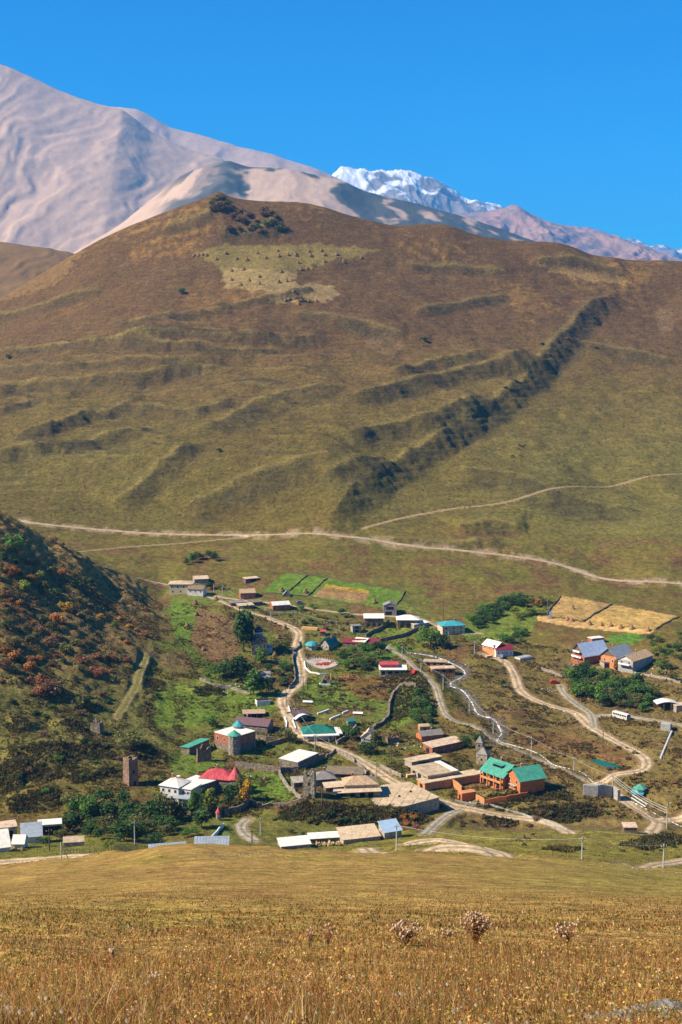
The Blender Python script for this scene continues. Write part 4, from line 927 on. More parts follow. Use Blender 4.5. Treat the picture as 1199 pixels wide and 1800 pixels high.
# hipped old house with skirt roof
t, L, D = H('farmhouse', 'old farmhouse with hipped tan roof above a lower skirt roof', 'house', (606, 1400), (664, 1398), 8, 4.2, 'hip', 'tan_roof', 'plaster', 2.2, .4, wins=[('front', 4, 2.9, .8, .9)])
s = MB(); s.slab([(-L / 2 - 5, -D / 2 - 3.6, 2.5), (L / 2 + 1.2, -D / 2 - 3.2, 2.6), (L / 2 + 1.0, -D / 2 - .02, 2.95), (-L / 2 - 4, -D / 2 - .02, 2.95)], .16, 'beige_roof'); s.build('skirt_roof', t)
s = MB(); s.box(-L / 2 - 4.0, L / 2 + .6, -D / 2 - 1.6, -D / 2 - .05, -2, 2.3, 'plaster'); s.build('lean_to_wall', t)
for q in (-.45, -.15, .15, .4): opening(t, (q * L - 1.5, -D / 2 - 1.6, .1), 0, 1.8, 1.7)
H('stone_house', 'grey hipped stone house beside the ruined tower', 'house', (552, 1384), (590, 1381), 7, 2.8, 'hip', 'slate', 'stone', 2.1, .5, wins=[('front', 3, 1.0, .9, 1.0)])
H('lean_to', 'low lean-to with pale sheet roof left of the ruined tower', 'shed', (517, 1386), (536, 1384), 4, 2.0, 'shed', 'plaster', 'stone', 1.0, .3)
H('shed', 'dark brown flat roofed shed below the street', 'shed', (574, 1370), (636, 1372), 6.5, 2.3, 'shed', 'brown_roof', 'wood', .7, .5, opens=[('front', q, .1, 1.8, 1.6) for q in (-.3, 0, .3)])
H('lean_to', 'ragged lean-to of beige sheets beside the old farmhouse', 'shed', (573, 1394), (606, 1391), 4, 1.8, 'shed', 'beige_roof', 'wood', .7, .3)
# box house with stone wall
H('flat_house', 'flat pale roofed house at the corner of the stone compound', 'house', (524, 1356), (559, 1340), 9, 3.6, 'flat', 'white_roof', 'stone', over=.15, wins=[('left', 2, 1.2, .9, 1.0)], opens=[('front', q, 2.0, .3, .3) for q in (-.3, -.1, .1, .3)])
wallrun('compound_wall', 'high grey stone wall of the compound above the lawn', [(414, 1348), (450, 1353), (493, 1359), (508, 1358), (525, 1357)], 2.4, .6, 'stone')
wallrun('compound_wall', 'stone wall from the flat pale house up to the street', [(559, 1339), (570, 1334)], 2.4, .6, 'stone')
# green hipped house
t, L, D = H('green_house', 'house with dark green hipped roof and white awning on the street', 'house', (534, 1302), (588, 1300), 9, 3.0, 'hip', 'dkgreen_roof', 'white', 2.4, .5, wins=[('front', 3, 1.0, 1.1, 1.2)], doors=[('front', .36, 1.1, 2.1, 'greendoor')], seams=True)
s = MB(); s.slab([(-L / 2 - 1.0, -D / 2 - 2.4, 2.55), (L / 2 + 1.8, -D / 2 - 2.4, 2.55), (L / 2 + 1.8, -D / 2 - .52, 2.8), (-L / 2 - 1.0, -D / 2 - .52, 2.8)], .3, 'white_roof')
s.slab([(L / 2 + .52, -D / 2 - .5, 2.8), (L / 2 + 3.4, -D / 2 - .5, 2.6), (L / 2 + 3.4, D / 2, 2.6), (L / 2 + .52, D / 2, 2.8)], .3, 'white_roof'); s.build('awning', t)
for q in (-.5, -.1, .3, .52):
    c = MB(); c.rod((q * L, -D / 2 - 2.2, -.6), (q * L, -D / 2 - 2.2, 2.28), .1, .1, 'frame'); c.build('awning_post', t)
H('kiosk', 'tiny dark green roofed kiosk right of the green hipped house', 'kiosk', (612, 1278), (626, 1277), 3, 2.2, 'shed', 'dkgreen_roof', 'grey', .4, .2)
t, L, D = H('garage', 'garage with purple brown roof and white arched porch', 'garage', (516, 1268), (540, 1263), 5, 2.6, 'gablex', 'purple_roof', 'plaster', 1.1, .4, doors=[('front', 0, 2.4, 2.1, 'greendoor')])
ar = MB(); n = 10; ax = [(-L / 2 - .6 + (L + 1.2) * i / n, 1.6 + 1.3 * math.sin(math.pi * i / n)) for i in range(n + 1)]
for (xa, za), (xb, zb) in zip(ax[:-1], ax[1:]): ar.add([(xa, -D / 2 - 2.6, za), (xb, -D / 2 - 2.6, zb), (xb, -D / 2 - .42, zb), (xa, -D / 2 - .42, za), (xa, -D / 2 - 2.6, za - .2), (xb, -D / 2 - 2.6, zb - .2), (xb, -D / 2 - .42, zb - .2), (xa, -D / 2 - .42, za - .2)], [(0, 1, 2, 3), (4, 7, 6, 5), (0, 4, 5, 1), (2, 6, 7, 3)], 'whitewash')
ar.build('arched_porch', t)
# long house with purple roof
H('long_house', 'long stone house with ribbed purple brown gable roof', 'house', (413, 1284), (470, 1289), 7.5, 3.0, 'gablex', 'purple_roof', 'stone', 2.0, .4, wins=[('front', 5, 1.0, .9, 1.0), ('right', 1, 3.0, .8, .8)], seams=True)
H('pergola', 'open shelter with ragged brown board roof behind the long house', 'shelter', (428, 1264), (465, 1263), 5, 2.3, 'shed', 'tan_roof', 'stone', .3, .4, opens=[('front', q, .1, 2.2, 1.9) for q in (-.3, 0, .3)])
# turreted brick house
t, L, D = H('castle_house', 'red brick house with round stone turret and teal cone roofs', 'house', (377, 1314), (412, 1324), 12, 6.4, 'flat', 'white_roof', 'brick', over=.05, wins=[('front', 3, 3.6, 1.0, 1.6), ('right', 3, 3.6, 1.0, 1.6)], opens=[('front', q, .6, 1.2, 1.8) for q in (-.3, 0, .3)])
s = MB(); s.box(-L / 2 - .12, L / 2 + .12, -D / 2 - .12, D / 2 + .12, -2.4, 2.6, 'stone'); s.build('stone_base', t)
for (x, y, r, h, tw) in ((L / 2 - .3, -D / 2 + .3, 2.4, 7.4, 'stone_pale'), (-L / 2 + 3.0, D / 2 - 1.5, 2.1, 7.6, 'stone_pale')):
    m = MB(); m.lathe([(r * 1.05, -3.5), (r, 0), (r, h)], 10, tw); tt = m.build('turret', t, (x, y, 0))
    m = MB(); m.lathe([(r + .35, h + .01), (r + .30, h + .12), (r * .55, h + 1.15), (.12, h + 2.1), (.02, h + 2.2)], 10, 'teal_roof' if h > 7.5 else 'green_roof'); m.build('cone_roof', tt)
    for i in range(5):
        a = 2 * math.pi * (i + 5.2) / 10
        for z in (1.2, 4.6): window(t, (x + r * math.cos(a) * .98, y + r * math.sin(a) * .98, z), a + math.pi / 2, .6, 1.2)
# green lean-to roof, ruined wall
H('store', 'stone store with sloping green metal roof below the scrub', 'store', (333, 1329), (368, 1314), 4.2, 3.0, 'shedb', 'green_roof', 'stone', .5, .4, opens=[('front', .1, .2, 2.4, 1.8)], seams=True)
# red roofed house with round turret, white house beside it
t, L, D = H('red_house', 'house with red hipped roof and round red cone turret', 'house', (352, 1388), (405, 1393), 9, 4.6, 'hip', 'red_roof', 'stone', 2.6, .5, wins=[('front', 4, 1.2, 1.0, 1.2)], seams=True)
m = MB(); m.lathe([(2.5, -4), (2.5, 4.9)], 12, 'stone'); tt = m.build('turret', t, (L / 2 + 1.2, -D / 2 + 2.2, 0)); m = MB(); m.lathe([(2.95, 4.91), (2.9, 5.0), (1.5, 7.0), (.05, 9.4)], 12, 'red_roof'); m.build('cone_roof', tt)
for a in (-2.6, -2.0, -1.4, -.8, -.2): window(t, (L / 2 + 1.2 + 2.47 * math.cos(a), -D / 2 + 2.2 + 2.47 * math.sin(a), 2.4), a + math.pi / 2, .7, 1.3)
t, L, D = H('white_house', 'white two storey house with pale pyramid roof and blue porch', 'house', (282, 1408), (314, 1413), 8.5, 6.0, 'hip', 'white_roof', 'white', 2.0, .5, wins=[('front', 3, 3.7, 1.1, 1.3), ('front', 2, .8, 1.1, 1.4), ('right', 2, 3.7, 1.0, 1.3)], base=4, seams=True)
s = MB(); s.box(L / 2 + .01, L / 2 + 4.6, -D / 2 + 1.2, D / 2 - .6, -4, 5.4, 'white'); s.build('wing_wall', t); s = MB(); s.box(L / 2 + .6, L / 2 + 5.0, -D / 2 + .8, D / 2 - .2, 5.41, 5.66, 'white_roof'); s.build('wing_roof', t)
for q in (1.3, 3.2): window(t, (L / 2 + q, -D / 2 + 1.2, 3.4), 0, 1.0, 1.2)
s = MB(); s.slab([(L / 2 - 1.5, -D / 2 - 2.0, 2.7), (L / 2 + 5.6, -D / 2 - 1.2, 2.7), (L / 2 + 5.6, -D / 2 + 1.18, 3.4), (L / 2 - 1.5, -D / 2 - .02, 3.3)], .15, 'bluegrey_roof'); s.build('porch_roof', t)
for q in (-.5, 2.2, 5.0):
    c = MB(); c.rod((L / 2 + q, -D / 2 - 1.0, -2), (L / 2 + q, -D / 2 - 1.0, 2.6), .12, .12, 'frame'); c.build('porch_post', t)
m = MB(); m.lathe([(.05, 0), (.55, .25), (.7, .55)], 10, 'whitewash'); m.build('satellite_dish', t, (-1.2, D / 2, 6.6))
t, Q = poly_barn('carport', 'wide carport with flat cream roof between white and red houses', [(327, 1378), (345, 1383), (381, 1371), (345, 1362), (322, 1371)][::-1], 4.6, 'white_roof', 'stone', None, 'carport')
# ruined towers
def tower(name, label, A, B, depth, h, mat, taper=.9, ragged=1.2, ymin=335., cat='tower', win=True):
    a, rz, L, z = frame(A, B, 0, ymin); ex = np.array([math.cos(rz), math.sin(rz)]); ey = np.array([-ex[1], ex[0]]); c = a[:2] + ex * L / 2 + ey * depth / 2
    t = empty(name, (c[0], c[1], z), rz, label, cat); W, D = L / 2, depth / 2; n = 5; ring = []
    for (p, q) in (((-W, -D), (W, -D)), ((W, -D), (W, D)), ((W, D), (-W, D)), ((-W, D), (-W, -D))):
        for i in range(n): ring.append((p[0] + (q[0] - p[0]) * i / n, p[1] + (q[1] - p[1]) * i / n))
    N_ = len(ring); tops = [h - ragged * abs(noise2(np.array([i * .37 + h]), np.array([L]))[0]) * 2 - random.random() * ragged * .4 for i in range(N_)]
    m = MB(); lev = [-2, 0, h * .35, h * .7]
    vs = []; fs = []
    for k, zz in enumerate(lev + [None]):
        for i, (x, y) in enumerate(ring):
            zt = tops[i] if zz is None else zz; f = 1 - (1 - taper) * max(zt, 0) / h; j = .05 * random.uniform(-1, 1); vs.append((x * f + j, y * f + j, zt))
    K = len(lev) + 1
    for i, (x, y) in enumerate(ring):
        f = taper * .72; vs.append((x * f, y * f, tops[i] - .05))
    for i, (x, y) in enumerate(ring): vs.append((x * .65, y * .65, h * .45))
    for k in range(K + 1):
        for i in range(N_): fs.append((k * N_ + i, k * N_ + (i + 1) % N_, (k + 1) * N_ + (i + 1) % N_, (k + 1) * N_ + i))
    fs.append(tuple(range((K + 1) * N_, (K + 2) * N_))); m.add(vs, fs, mat); m.build('stone_shaft', t)
    if win:
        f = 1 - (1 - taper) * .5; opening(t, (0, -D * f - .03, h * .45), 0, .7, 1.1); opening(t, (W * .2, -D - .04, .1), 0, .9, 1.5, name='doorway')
    return t
tower('stone_tower', 'square ruined stone tower on the scrubby slope left of houses', (227, 1383), (244, 1379), 4.4, 10.6, 'stone_red', .93, .8)
tower('stone_tower', 'broken stone tower on the bank edge beside the grey hipped house', (532, 1403), (553, 1404), 4.2, 10.4, 'stone_pale', .93, 2.2)
tower('ruin', 'small crumbling stone ruin on the terraced slope', (158, 1288), (176, 1290), 3.2, 6.0, 'stone', .8, 3.2, win=False, cat='ruin')
tower('ruin', 'crumbled ruin wall standing in front of the green roofed store', (347, 1340), (372, 1338), 2.6, 7.0, 'stone_red', .9, 5.2, win=False, cat='ruin')
tower('ruin', 'low broken brick ruin between the gable cottage and rubble', (682, 1306), (702, 1304), 3.4, 2.8, 'stone_red', .95, 1.8, win=False, cat='ruin')
for lb, A_, B_, hh in (('stone crypt with stepped pyramid roof behind the green roofs', (837, 1342), (856, 1345), 4.0), ('smaller stone crypt with pyramid roof beside dark bushes', (836, 1318), (848, 1319), 3.0)):
    H('crypt', lb, 'crypt', A_, B_, 3.6, hh, 'pyr', 'slate', 'stone_pale', 2.6, .15, opens=[('front', 0, 1.4, .7, .9)])
# --- sheds by the brow
H('shed', 'big shed with sloping grey blue roof at the edge of scrub', 'shed', (38, 1483), (74, 1480), 7, 1.8, 'shed', 'bluegrey_roof', 'white', 2.2, .3, ymin=380)
H('shed', 'open white barn behind the grey blue shed', 'barn', (68, 1470), (108, 1467), 5, 3.6, 'flat', 'white_roof', 'plaster', over=.3, opens=[('front', .1, .1, 6, 3.0)], ymin=380)
H('shed', 'steep white roofed shed above the gravel track', 'shed', (-14, 1500), (18, 1496), 6, 1.2, 'shed', 'white_roof', 'white', 3.4, .3, ymin=360)
H('shed', 'little tilted white shed between the steep shed and grey blue shed', 'shed', (22, 1492), (42, 1492), 5, 1.6, 'gablex', 'white_roof', 'white', 1.8, .3, ymin=380)
H('barn', 'long cream flat roofed barn behind the white sheds', 'barn', (-20, 1478), (30, 1472), 6, 3.6, 'flat', 'rust_roof', 'plaster', over=.3, ymin=390, opens=[('front', .2, .1, 3, 2.4)])
H('hut', 'low hut with weathered beige gable roof beside the fenced meadow', 'hut', (112, 1489), (147, 1487), 4, 1.4, 'gablex', 'beige_roof', 'plaster', 1.0, .25, ymin=380)
H('shed', 'blue grey metal roof just behind the dry brow', 'shed', (342, 1487), (401, 1486), 5, 2.4, 'shed', 'bluegrey_roof', 'grey', 1.0, .3, h0=2.4, ymin=352, seams=True)
H('shed', 'lower blue grey roof half hidden behind the dry brow', 'shed', (264, 1499), (328, 1494), 4.5, 2.4, 'shed', 'bluegrey_roof', 'grey', .8, .3, h0=2.4, ymin=352, seams=True)
H('shed', 'low white roofed shed with white wall behind the brow', 'shed', (494, 1494), (546, 1489), 5, 1.0, 'shed', 'white_roof', 'plaster', 1.0, .3, ymin=352)
H('shed', 'grey lean-to with dark wall beside the woodpile', 'shed', (545, 1482), (605, 1478), 4, 1.3, 'shed', 'white_roof', 'stone', .5, .3, ymin=352)
t, L, D = H('barn', 'ragged beige sheet roofed barn beside the pale blue roof', 'barn', (604, 1483), (668, 1476), 7, 1.2, 'shed', 'beige_roof', 'plaster', 1.6, .4, ymin=352, seams=True)
H('shed', 'shed with steep pale blue sheet roof on the bank', 'shed', (676, 1476), (706, 1471), 4.5, 2.2, 'shed', 'blue_roof', 'plaster', 2.4, .3, ymin=352)
# woodpile: each split log end is tiny, so logs are laid as one stack
t = hit(578, 1487, ymin=352); wp = MB()
for i in range(46):
    x = random.uniform(-5, 5); k = random.randint(0, 3); wp.rod((x, random.uniform(-1, 1), .2 + k * .32), (x + random.uniform(-.3, .3), random.uniform(-1, 1) + 1.3, .2 + k * .32), .19, .16, 'log', 6)
tag(wp.build('woodpile', None, tuple(t)), 'heap of pale split logs on the brow', 'woodpile')
# --- upper village
H('house', 'square cream two storey house with flat pyramid roof at the lane end', 'house', (297, 1044), (338, 1044), 10, 5.6, 'pyr', 'beige_roof', 'cream', 1.3, .5, wins=[('front', 4, 3.4, 1.0, 1.2), ('front', 3, .8, 1.0, 1.2)])
H('house', 'small white balconied house with brown gable roof beside the cream house', 'house', (330, 1047), (357, 1048), 7, 3.8, 'gablex', 'brown_roof', 'white', 1.6, .4, wins=[('front', 3, 2.0, .9, 1.0)])
H('shed', 'low shed with beige pitched roof behind the cream house', 'shed', (342, 1026), (366, 1025), 8, 2.6, 'gablex', 'beige_roof', 'plaster', 1.2, .4, wins=[('front', 2, 1.0, .9, 1.0)])
H('shed', 'tiny dark fronted shed alone in the upper field', 'shed', (432, 1024), (455, 1022), 4, 2.0, 'shed', 'beige_roof', 'wood', .4, .3, opens=[('front', .1, .1, 3.5, 1.6)])
H('brick_house', 'red brick house with small gable on the upper lane', 'house', (423, 1054), (449, 1053), 8, 3.6, 'gablex', 'tan_roof', 'brick', 1.6, .3, wins=[('front', 3, 1.2, .8, 1.0)])
for lb, a, b_, rm_ in (('tumbledown shed of grey boards below the red brick house', (406, 1066), (432, 1064), 'slate'), ('leaning shed of pale planks below the red brick house', (420, 1071), (446, 1069), 'beige_roof'), ('dark shed of loose boards below the red brick house', (440, 1065), (462, 1063), 'brown_roof')):
    H('shed', lb, 'shed', a, b_, 4, 1.7, 'shed', rm_, 'wood', .6, .4)
H('brick_house', 'red brick cottage with white gable roof and lean-to', 'house', (480, 1074), (510, 1072), 6, 3.0, 'gablex', 'white_roof', 'brick', 1.5, .3, wins=[('front', 2, 1.0, .8, 1.0), ('right', 1, 1.0, .8, 1.0)])
H('hut', 'little blue A-frame hut in the green field', 'hut', (497, 1049), (510, 1049), 4, .8, 'gabley', 'bluegrey_roof', 'wood', 2.4, .2)
H('house', 'unfinished grey block house with two storeys above the lane', 'house', (674, 1082), (697, 1082), 7, 5.4, 'gabley', 'slate', 'grey', 1.4, .2, opens=[('front', 0, 3.2, 4.0, 1.6), ('front', -.1, .3, 3.6, 1.9)])
t, L, D = H('house', 'dark stilted house with pale shed roof beside the garden wall', 'house', (641, 1102), (674, 1102), 8, 4.6, 'shed', 'white_roof', 'wood', .8, .6, wins=[('front', 4, 2.8, .9, 1.1)], opens=[('front', q, .2, 1.6, 1.8) for q in (-.3, 0, .3)])
t, L, D = H('house', 'dark house with white hipped roof and white side wing', 'house', (699, 1104), (736, 1104), 8, 4.4, 'hip', 'white_roof', 'wood', 2.0, .7, wins=[('front', 4, 2.6, .9, 1.1)], opens=[('front', q, .2, 1.8, 1.7) for q in (-.3, 0, .3)])
H('shed', 'low white roofed annex right of the white hipped house', 'shed', (728, 1106), (755, 1102), 5, 2.4, 'shed', 'white_roof', 'plaster', .4, .3, wins=[('front', 3, 1.0, .8, .8)])
H('house', 'house with bright turquoise hipped roof on the lane bend', 'house', (778, 1116), (817, 1114), 9, 4.6, 'hip', 'teal_roof', 'cream', 1.8, .7, wins=[('front', 3, 2.6, 1.0, 1.2), ('front', 3, .6, 1.0, 1.2)])
H('shed', 'grey box shed half hidden in scrub below the lane', 'shed', (620, 1113), (635, 1112), 4, 3.6, 'flat', 'slate', 'plaster', over=.3, opens=[('front', 0, .4, 2, 1.2), ('front', 0, 2.2, 2, 1.0)])
# the steep green house hangs over the slope on posts
t, L, D = H('chalet', 'steep green gabled chalet on posts over the slope', 'house', (563, 1141), (578, 1143), 9, 2.6, 'gabley', 'dkgreen_roof', 'plaster', 3.0, .5, wins=[('front', 2, .8, 1.0, 1.2), ('right', 3, .8, 1.0, 1.2)], seams=True)
H('stall', 'small red roofed stall behind the green gabled chalet', 'stall', (563, 1118), (572, 1118), 3, 2.2, 'shed', 'red_roof', 'wood', .4, .3)
H('long_shed', 'low shed with maroon roof and pale middle strip', 'shed', (603, 1137), (640, 1139), 7, 2.4, 'gablex', 'maroon_roof', 'wood', 1.3, .4, wins=[('front', 4, 1.0, .8, .8)])
H('long_shed', 'lower shed with dark maroon roof at the slope edge', 'shed', (632, 1138), (663, 1140), 6, 2.4, 'shed', 'maroon_roof', 'wood', 1.2, .4, opens=[('front', q, .3, 1.6, 1.2) for q in (-.3, .1)])
H('shed', 'pale roofed hut between the two maroon sheds', 'shed', (620, 1137), (641, 1139), 5, 2.9, 'shed', 'white_roof', 'plaster', 1.0, .3)
g = hit(548, 1140); m = MB(); m.lathe([(2.9, -1), (2.9, 1.8)], 10, 'plaster'); tk = empty('pavilion', tuple(g), 0, 'small round pavilion with turquoise dome roof by the street', 'pavilion'); m.build('wall', tk); m = MB(); m.lathe([(3.5, 1.81), (3.3, 2.3), (2.3, 3.2), (1.0, 3.7), (.05, 3.8)], 10, 'teal_roof'); m.build('roof', tk)
t, L, D = H('long_house', 'long low house with white roof and red upper strip', 'house', (668, 1187), (714, 1187), 6, 2.6, 'shed', 'white_roof', 'plaster', .8, .5, opens=[('front', q, .2, 1.8, 1.7) for q in (-.38, -.12, .14, .38)])
s = MB(); s.box(-L / 2, L * .2, -.8, D / 2 + .6, 3.75, 4.5, 'red_roof'); s.slab([(-L / 2 - .2, -.9, 4.65), (L * .22, -.9, 4.65), (L * .22, D / 2 + .7, 5.1), (-L / 2 - .2, D / 2 + .7, 5.1)], .12, 'red_roof'); s.build('red_upper_roof', t)
H('cottage', 'small white cottage with pale gable roof among bushes', 'cottage', (635, 1305), (658, 1306), 6, 2.4, 'gabley', 'beige_roof', 'white', 2.2, .4, wins=[('front', 2, .9, .9, 1.0)])
H('hut', 'old hut with steep grey shingle roof beside the tall trees', 'hut', (457, 1200), (474, 1200), 5, 2.6, 'gablex', 'slate', 'brick', 2.2, .5, opens=[('front', 0, .2, 1.2, 1.6)])
H('hut', 'roofless white walled hut below the tall trees', 'hut', (452, 1241), (475, 1239), 3.5, 2.2, 'flat', 'dark', 'white', over=-.3)  # dark slab on top stands for the shaded inside of the hut
for lb, a, b_ in (('low byre with white topped stone slabs beside the stream track', (745, 1170), (783, 1171)), ('second low byre with pale slab roof beside the stream track', (760, 1183), (800, 1182))):
    H('byre', lb, 'byre', a, b_, 5, 1.8, 'flat', 'beige_roof', 'brick', over=.3, sheets=(1.6, 2.4), opens=[('front', q, .2, 1.4, 1.2) for q in (-.3, 0, .3)])
H('house', 'cream house with white pitched roof on the valley road', 'house', (848, 1147), (872, 1153), 7, 4.2, 'gablex', 'white_roof', 'orange2', 2.2, .4, wins=[('front', 3, 2.6, .9, 1.1), ('left', 2, 1.0, .9, 1.0)])
H('house', 'white house with maroon gable roof on the valley road', 'house', (872, 1155), (902, 1153), 6, 3.6, 'gablex', 'maroon_roof', 'white', 1.6, .4, wins=[('front', 4, 1.2, .8, 1.1)], seams=True)
H('ruin_wall', 'low pale walls of an unfinished hut near the valley road', 'ruin', (914, 1162), (936, 1158), 4, 1.2, 'flat', 'concrete', 'white', over=-.3)
# --- right hand houses
t, L, D = H('house', 'tall house with steep silver roof and white balconies', 'house', (1027, 1168), (1070, 1161), 9.5, 4.2, 'gablex', 'silver_roof', 'brick', 5.2, .6, gable='wood', wins=[('front', 3, 1.2, 1.0, 1.1)], seams=True)
for z, w_ in ((2.6, 3.4), (5.2, 2.4)):
    s = MB(); s.box(-L / 2 - 1.3, -L / 2 - .02, -w_, w_, z, z + .15, 'wood'); s.box(-L / 2 - 1.3, -L / 2 - 1.2, -w_, w_, z + .16, z + 1.05, 'whitewash'); s.build('balcony', t)
s = MB(); s.slab([(-L / 2 - .8, D / 2 + .7, 3.9), (-L / 2 - .8, .1, 9.55), (-L / 2 + 9, .1, 9.55), (-L / 2 + 9, D / 2 + .7, 3.9)][::-1], .1, 'dkgreen_roof'); s.build('green_roof_slope', t)
H('hut', 'white edged flat hut behind the tall silver roofed house', 'hut', (1041, 1132), (1061, 1130), 4, 2.6, 'flat', 'white_roof', 'brick', over=.3)
H('house', 'house with blue grey steep gable roof between its neighbours', 'house', (1083, 1172), (1112, 1164), 9, 4.6, 'gablex', 'bluegrey_roof', 'orange2', 3.8, .7, gable='wood', wins=[('left', 2, 1.8, 1.0, 1.3)])
t, L, D = H('house', 'grey house with tan gable roof and white balcony', 'house', (1112, 1180), (1147, 1168), 8, 4.8, 'gablex', 'tan_roof', 'concrete', 2.2, .5, gable='white', wins=[('front', 3, 3.0, 1.0, .9), ('left', 2, 3.0, 1.0, 1.4)], seams=True)
s = MB(); s.box(-L / 2 - 1.8, -L / 2 - .02, -3, 3, 2.6, 2.78, 'concrete'); s.box(-L / 2 - 1.8, -L / 2 - 1.7, -3, 3, 2.79, 3.6, 'whitewash'); s.build('balcony', t)
H('garage', 'brown doored garage with grassy roof before the houses', 'garage', (1062, 1174), (1078, 1173), 5, 2.4, 'flat', 'brown_roof', 'plaster', over=.2, doors=[('front', -.2, 2.0, 1.9, 'door'), ('front', .25, 2.0, 1.9, 'door')])
# arched open shed
c = hit(1170, 1246); t = empty('hangar', tuple(c), .05, 'open hangar with arched white roof in the grove', 'hangar'); W, D = 4.8, 3.2; r = MB(); n = 10
ax = [(-W + 2 * W * i / n, 3.0 + 1.0 * math.sin(math.pi * i / n)) for i in range(n + 1)]
for (xa, za), (xb, zb) in zip(ax[:-1], ax[1:]): r.add([(xa, -D, za), (xb, -D, zb), (xb, D, zb), (xa, D, za), (xa, -D, za - .15), (xb, -D, zb - .15), (xb, D, zb - .15), (xa, D, za - .15)], [(0, 1, 2, 3), (4, 7, 6, 5), (0, 4, 5, 1), (2, 6, 7, 3)], 'white_roof')
r.build('roof', t); w = MB(); w.box(-W + .2, W - .2, D - .3, D - .1, -1.5, 3.0, 'wood'); w.build('back_wall', t)
for x in (-W + .2, -W / 3, W / 3, W - .2):
    p = MB(); p.rod((x, -D + .2, -1.5), (x, -D + .2, 2.95), .12, .12, 'wood'); p.build('post', t)
H('hut', 'pale cabin partly hidden at the edge of the grove', 'hut', (1189, 1250), (1215, 1248), 5, 2.2, 'flat', 'beige_roof', 'plaster', over=.2)
H('water_tank', 'square grey concrete tank above the long pipe', 'tank', (1161, 1284), (1178, 1286), 3.6, 2.6, 'flat', 'concrete', 'concrete', over=.02)
# gazebo with pyramid roof over the stream
c = hit(1125, 1394); t = empty('gazebo', tuple(c), .3, 'small white kiosk with pale green tent roof beside the stream', 'gazebo')
m = MB(); m.lathe([(1.9, -2), (1.9, 1.9)], 6, 'white'); m.build('wall', t); m = MB(); m.lathe([(2.8, 1.91), (2.7, 2.05), (1.2, 2.9), (.05, 3.7)], 6, 'green_roof'); m.build('roof', t)
for i in range(6): window(t, (1.62 * math.cos(i * math.pi / 3 ), 1.62 * math.sin(i * math.pi / 3), .7), i * math.pi / 3 + math.pi / 2, .8, .9)
c = hit(1121, 1400); t = empty('awning', tuple(c), -.5, 'bright teal awning below the tent roofed kiosk', 'awning'); m = MB(); m.slab([(-2.4, -1.4, 1.5), (2.4, -1.4, 1.5), (2.4, 1.4, 2.2), (-2.4, 1.4, 2.2)], .1, 'teal_roof'); m.build('canopy', t)
for x in (-2.2, 2.2):
    for y, z in ((-1.2, 1.44), (1.2, 2.03)): m = MB(); m.rod((x, y, -1), (x, y, z), .07, .07, 'metal'); m.build('post', t)
# retaining wall
wallrun('retaining_wall', 'tall grey concrete retaining wall above the lower road', [(1025, 1398), (1050, 1399), (1078, 1401), (1088, 1408)], 4.2, 1.2, 'concrete', rag=.0, base=3)
H('shed', 'small rusty shed with broken roof beside the lower road', 'shed', (1097, 1464), (1120, 1464), 3.5, 1.8, 'shed', 'rust_roof', 'wood', .5, .2, ymin=440)
# church with dome
c = hit(455, 1146); t = empty('church', tuple(c), .12, 'small dark stone church with round dome beside a tall tree', 'church')
m = MB(); m.box(-3.6, 3.6, -5, 5, -1.5, 6.2, 'stone'); m.build('nave', t); m = MB()
for s_ in (-1, 1): pass
m.slab([(-3.9, -5.2, 6.3), (0, -5.2, 7.9), (0, 5.2, 7.9), (-3.9, 5.2, 6.3)], .15, 'dome'); m.slab([(0, -5.2, 7.9), (3.9, -5.2, 6.3), (3.9, 5.2, 6.3), (0, 5.2, 7.9)], .15, 'dome'); m.add([(-3.6, -4.99, 6.2), (3.6, -4.99, 6.2), (0, -4.99, 7.7)], [(0, 1, 2)], 'stone'); m.build('roof', t)
m = MB(); m.lathe([(2.0, 6.6), (2.0, 9.6)], 12, 'stone'); dr = m.build('drum', t); m = MB(); m.lathe([(2.15, 9.61), (2.15, 10.1)], 12, 'whitewash'); m.build('cornice', dr)
m = MB(); m.lathe([(2.1, 10.11), (2.25, 10.9), (1.8, 11.9), (.9, 12.7), (.1, 13.2)], 14, 'dome'); m.build('dome', dr)
m = MB(); m.box(3.61, 6.6, -2.2, 2.2, -1.5, 2.6, 'white'); m.slab([(3.62, -2.4, 3.5), (6.9, -2.4, 2.7), (6.9, 2.4, 2.7), (3.62, 2.4, 3.5)], .12, 'bluegrey_roof'); m.build('porch', t)
for x in (-1.6, 1.6): window(t, (x, -5, 2.6), 0, .7, 1.8)
for i in range(7): a = 2 * math.pi * (i + .5) / 7 - 2.6; window(t, (1.96 * math.cos(a), 1.96 * math.sin(a), 7.9), a + math.pi / 2, .5, 1.2)
door(t, (0, -5, 0), 0, 1.3, 2.2)
# memorial: stone arch, and the flower ring with white posts
c = hit(571, 1203); t = empty('monument', tuple(c), 0, 'pointed stone monument with a dark niche at the street corner', 'monument')
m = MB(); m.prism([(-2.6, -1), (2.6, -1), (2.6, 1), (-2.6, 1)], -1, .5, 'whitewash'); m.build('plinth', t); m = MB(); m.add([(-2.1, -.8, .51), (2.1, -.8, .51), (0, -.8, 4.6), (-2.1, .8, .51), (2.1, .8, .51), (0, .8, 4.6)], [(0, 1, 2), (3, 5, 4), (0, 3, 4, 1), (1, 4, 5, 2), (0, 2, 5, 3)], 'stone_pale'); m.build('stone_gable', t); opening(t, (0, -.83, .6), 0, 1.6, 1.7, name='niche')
m = MB(); m.rod((2.9, .4, -1), (2.9, .4, 5.4), .28, .28, 'wood_new'); m.build('side_column', t)
ring = wpoly([(538, 1160), (556, 1158), (575, 1160), (594, 1167), (585, 1173), (567, 1177), (551, 1172), (541, 1166)], ymin=500)
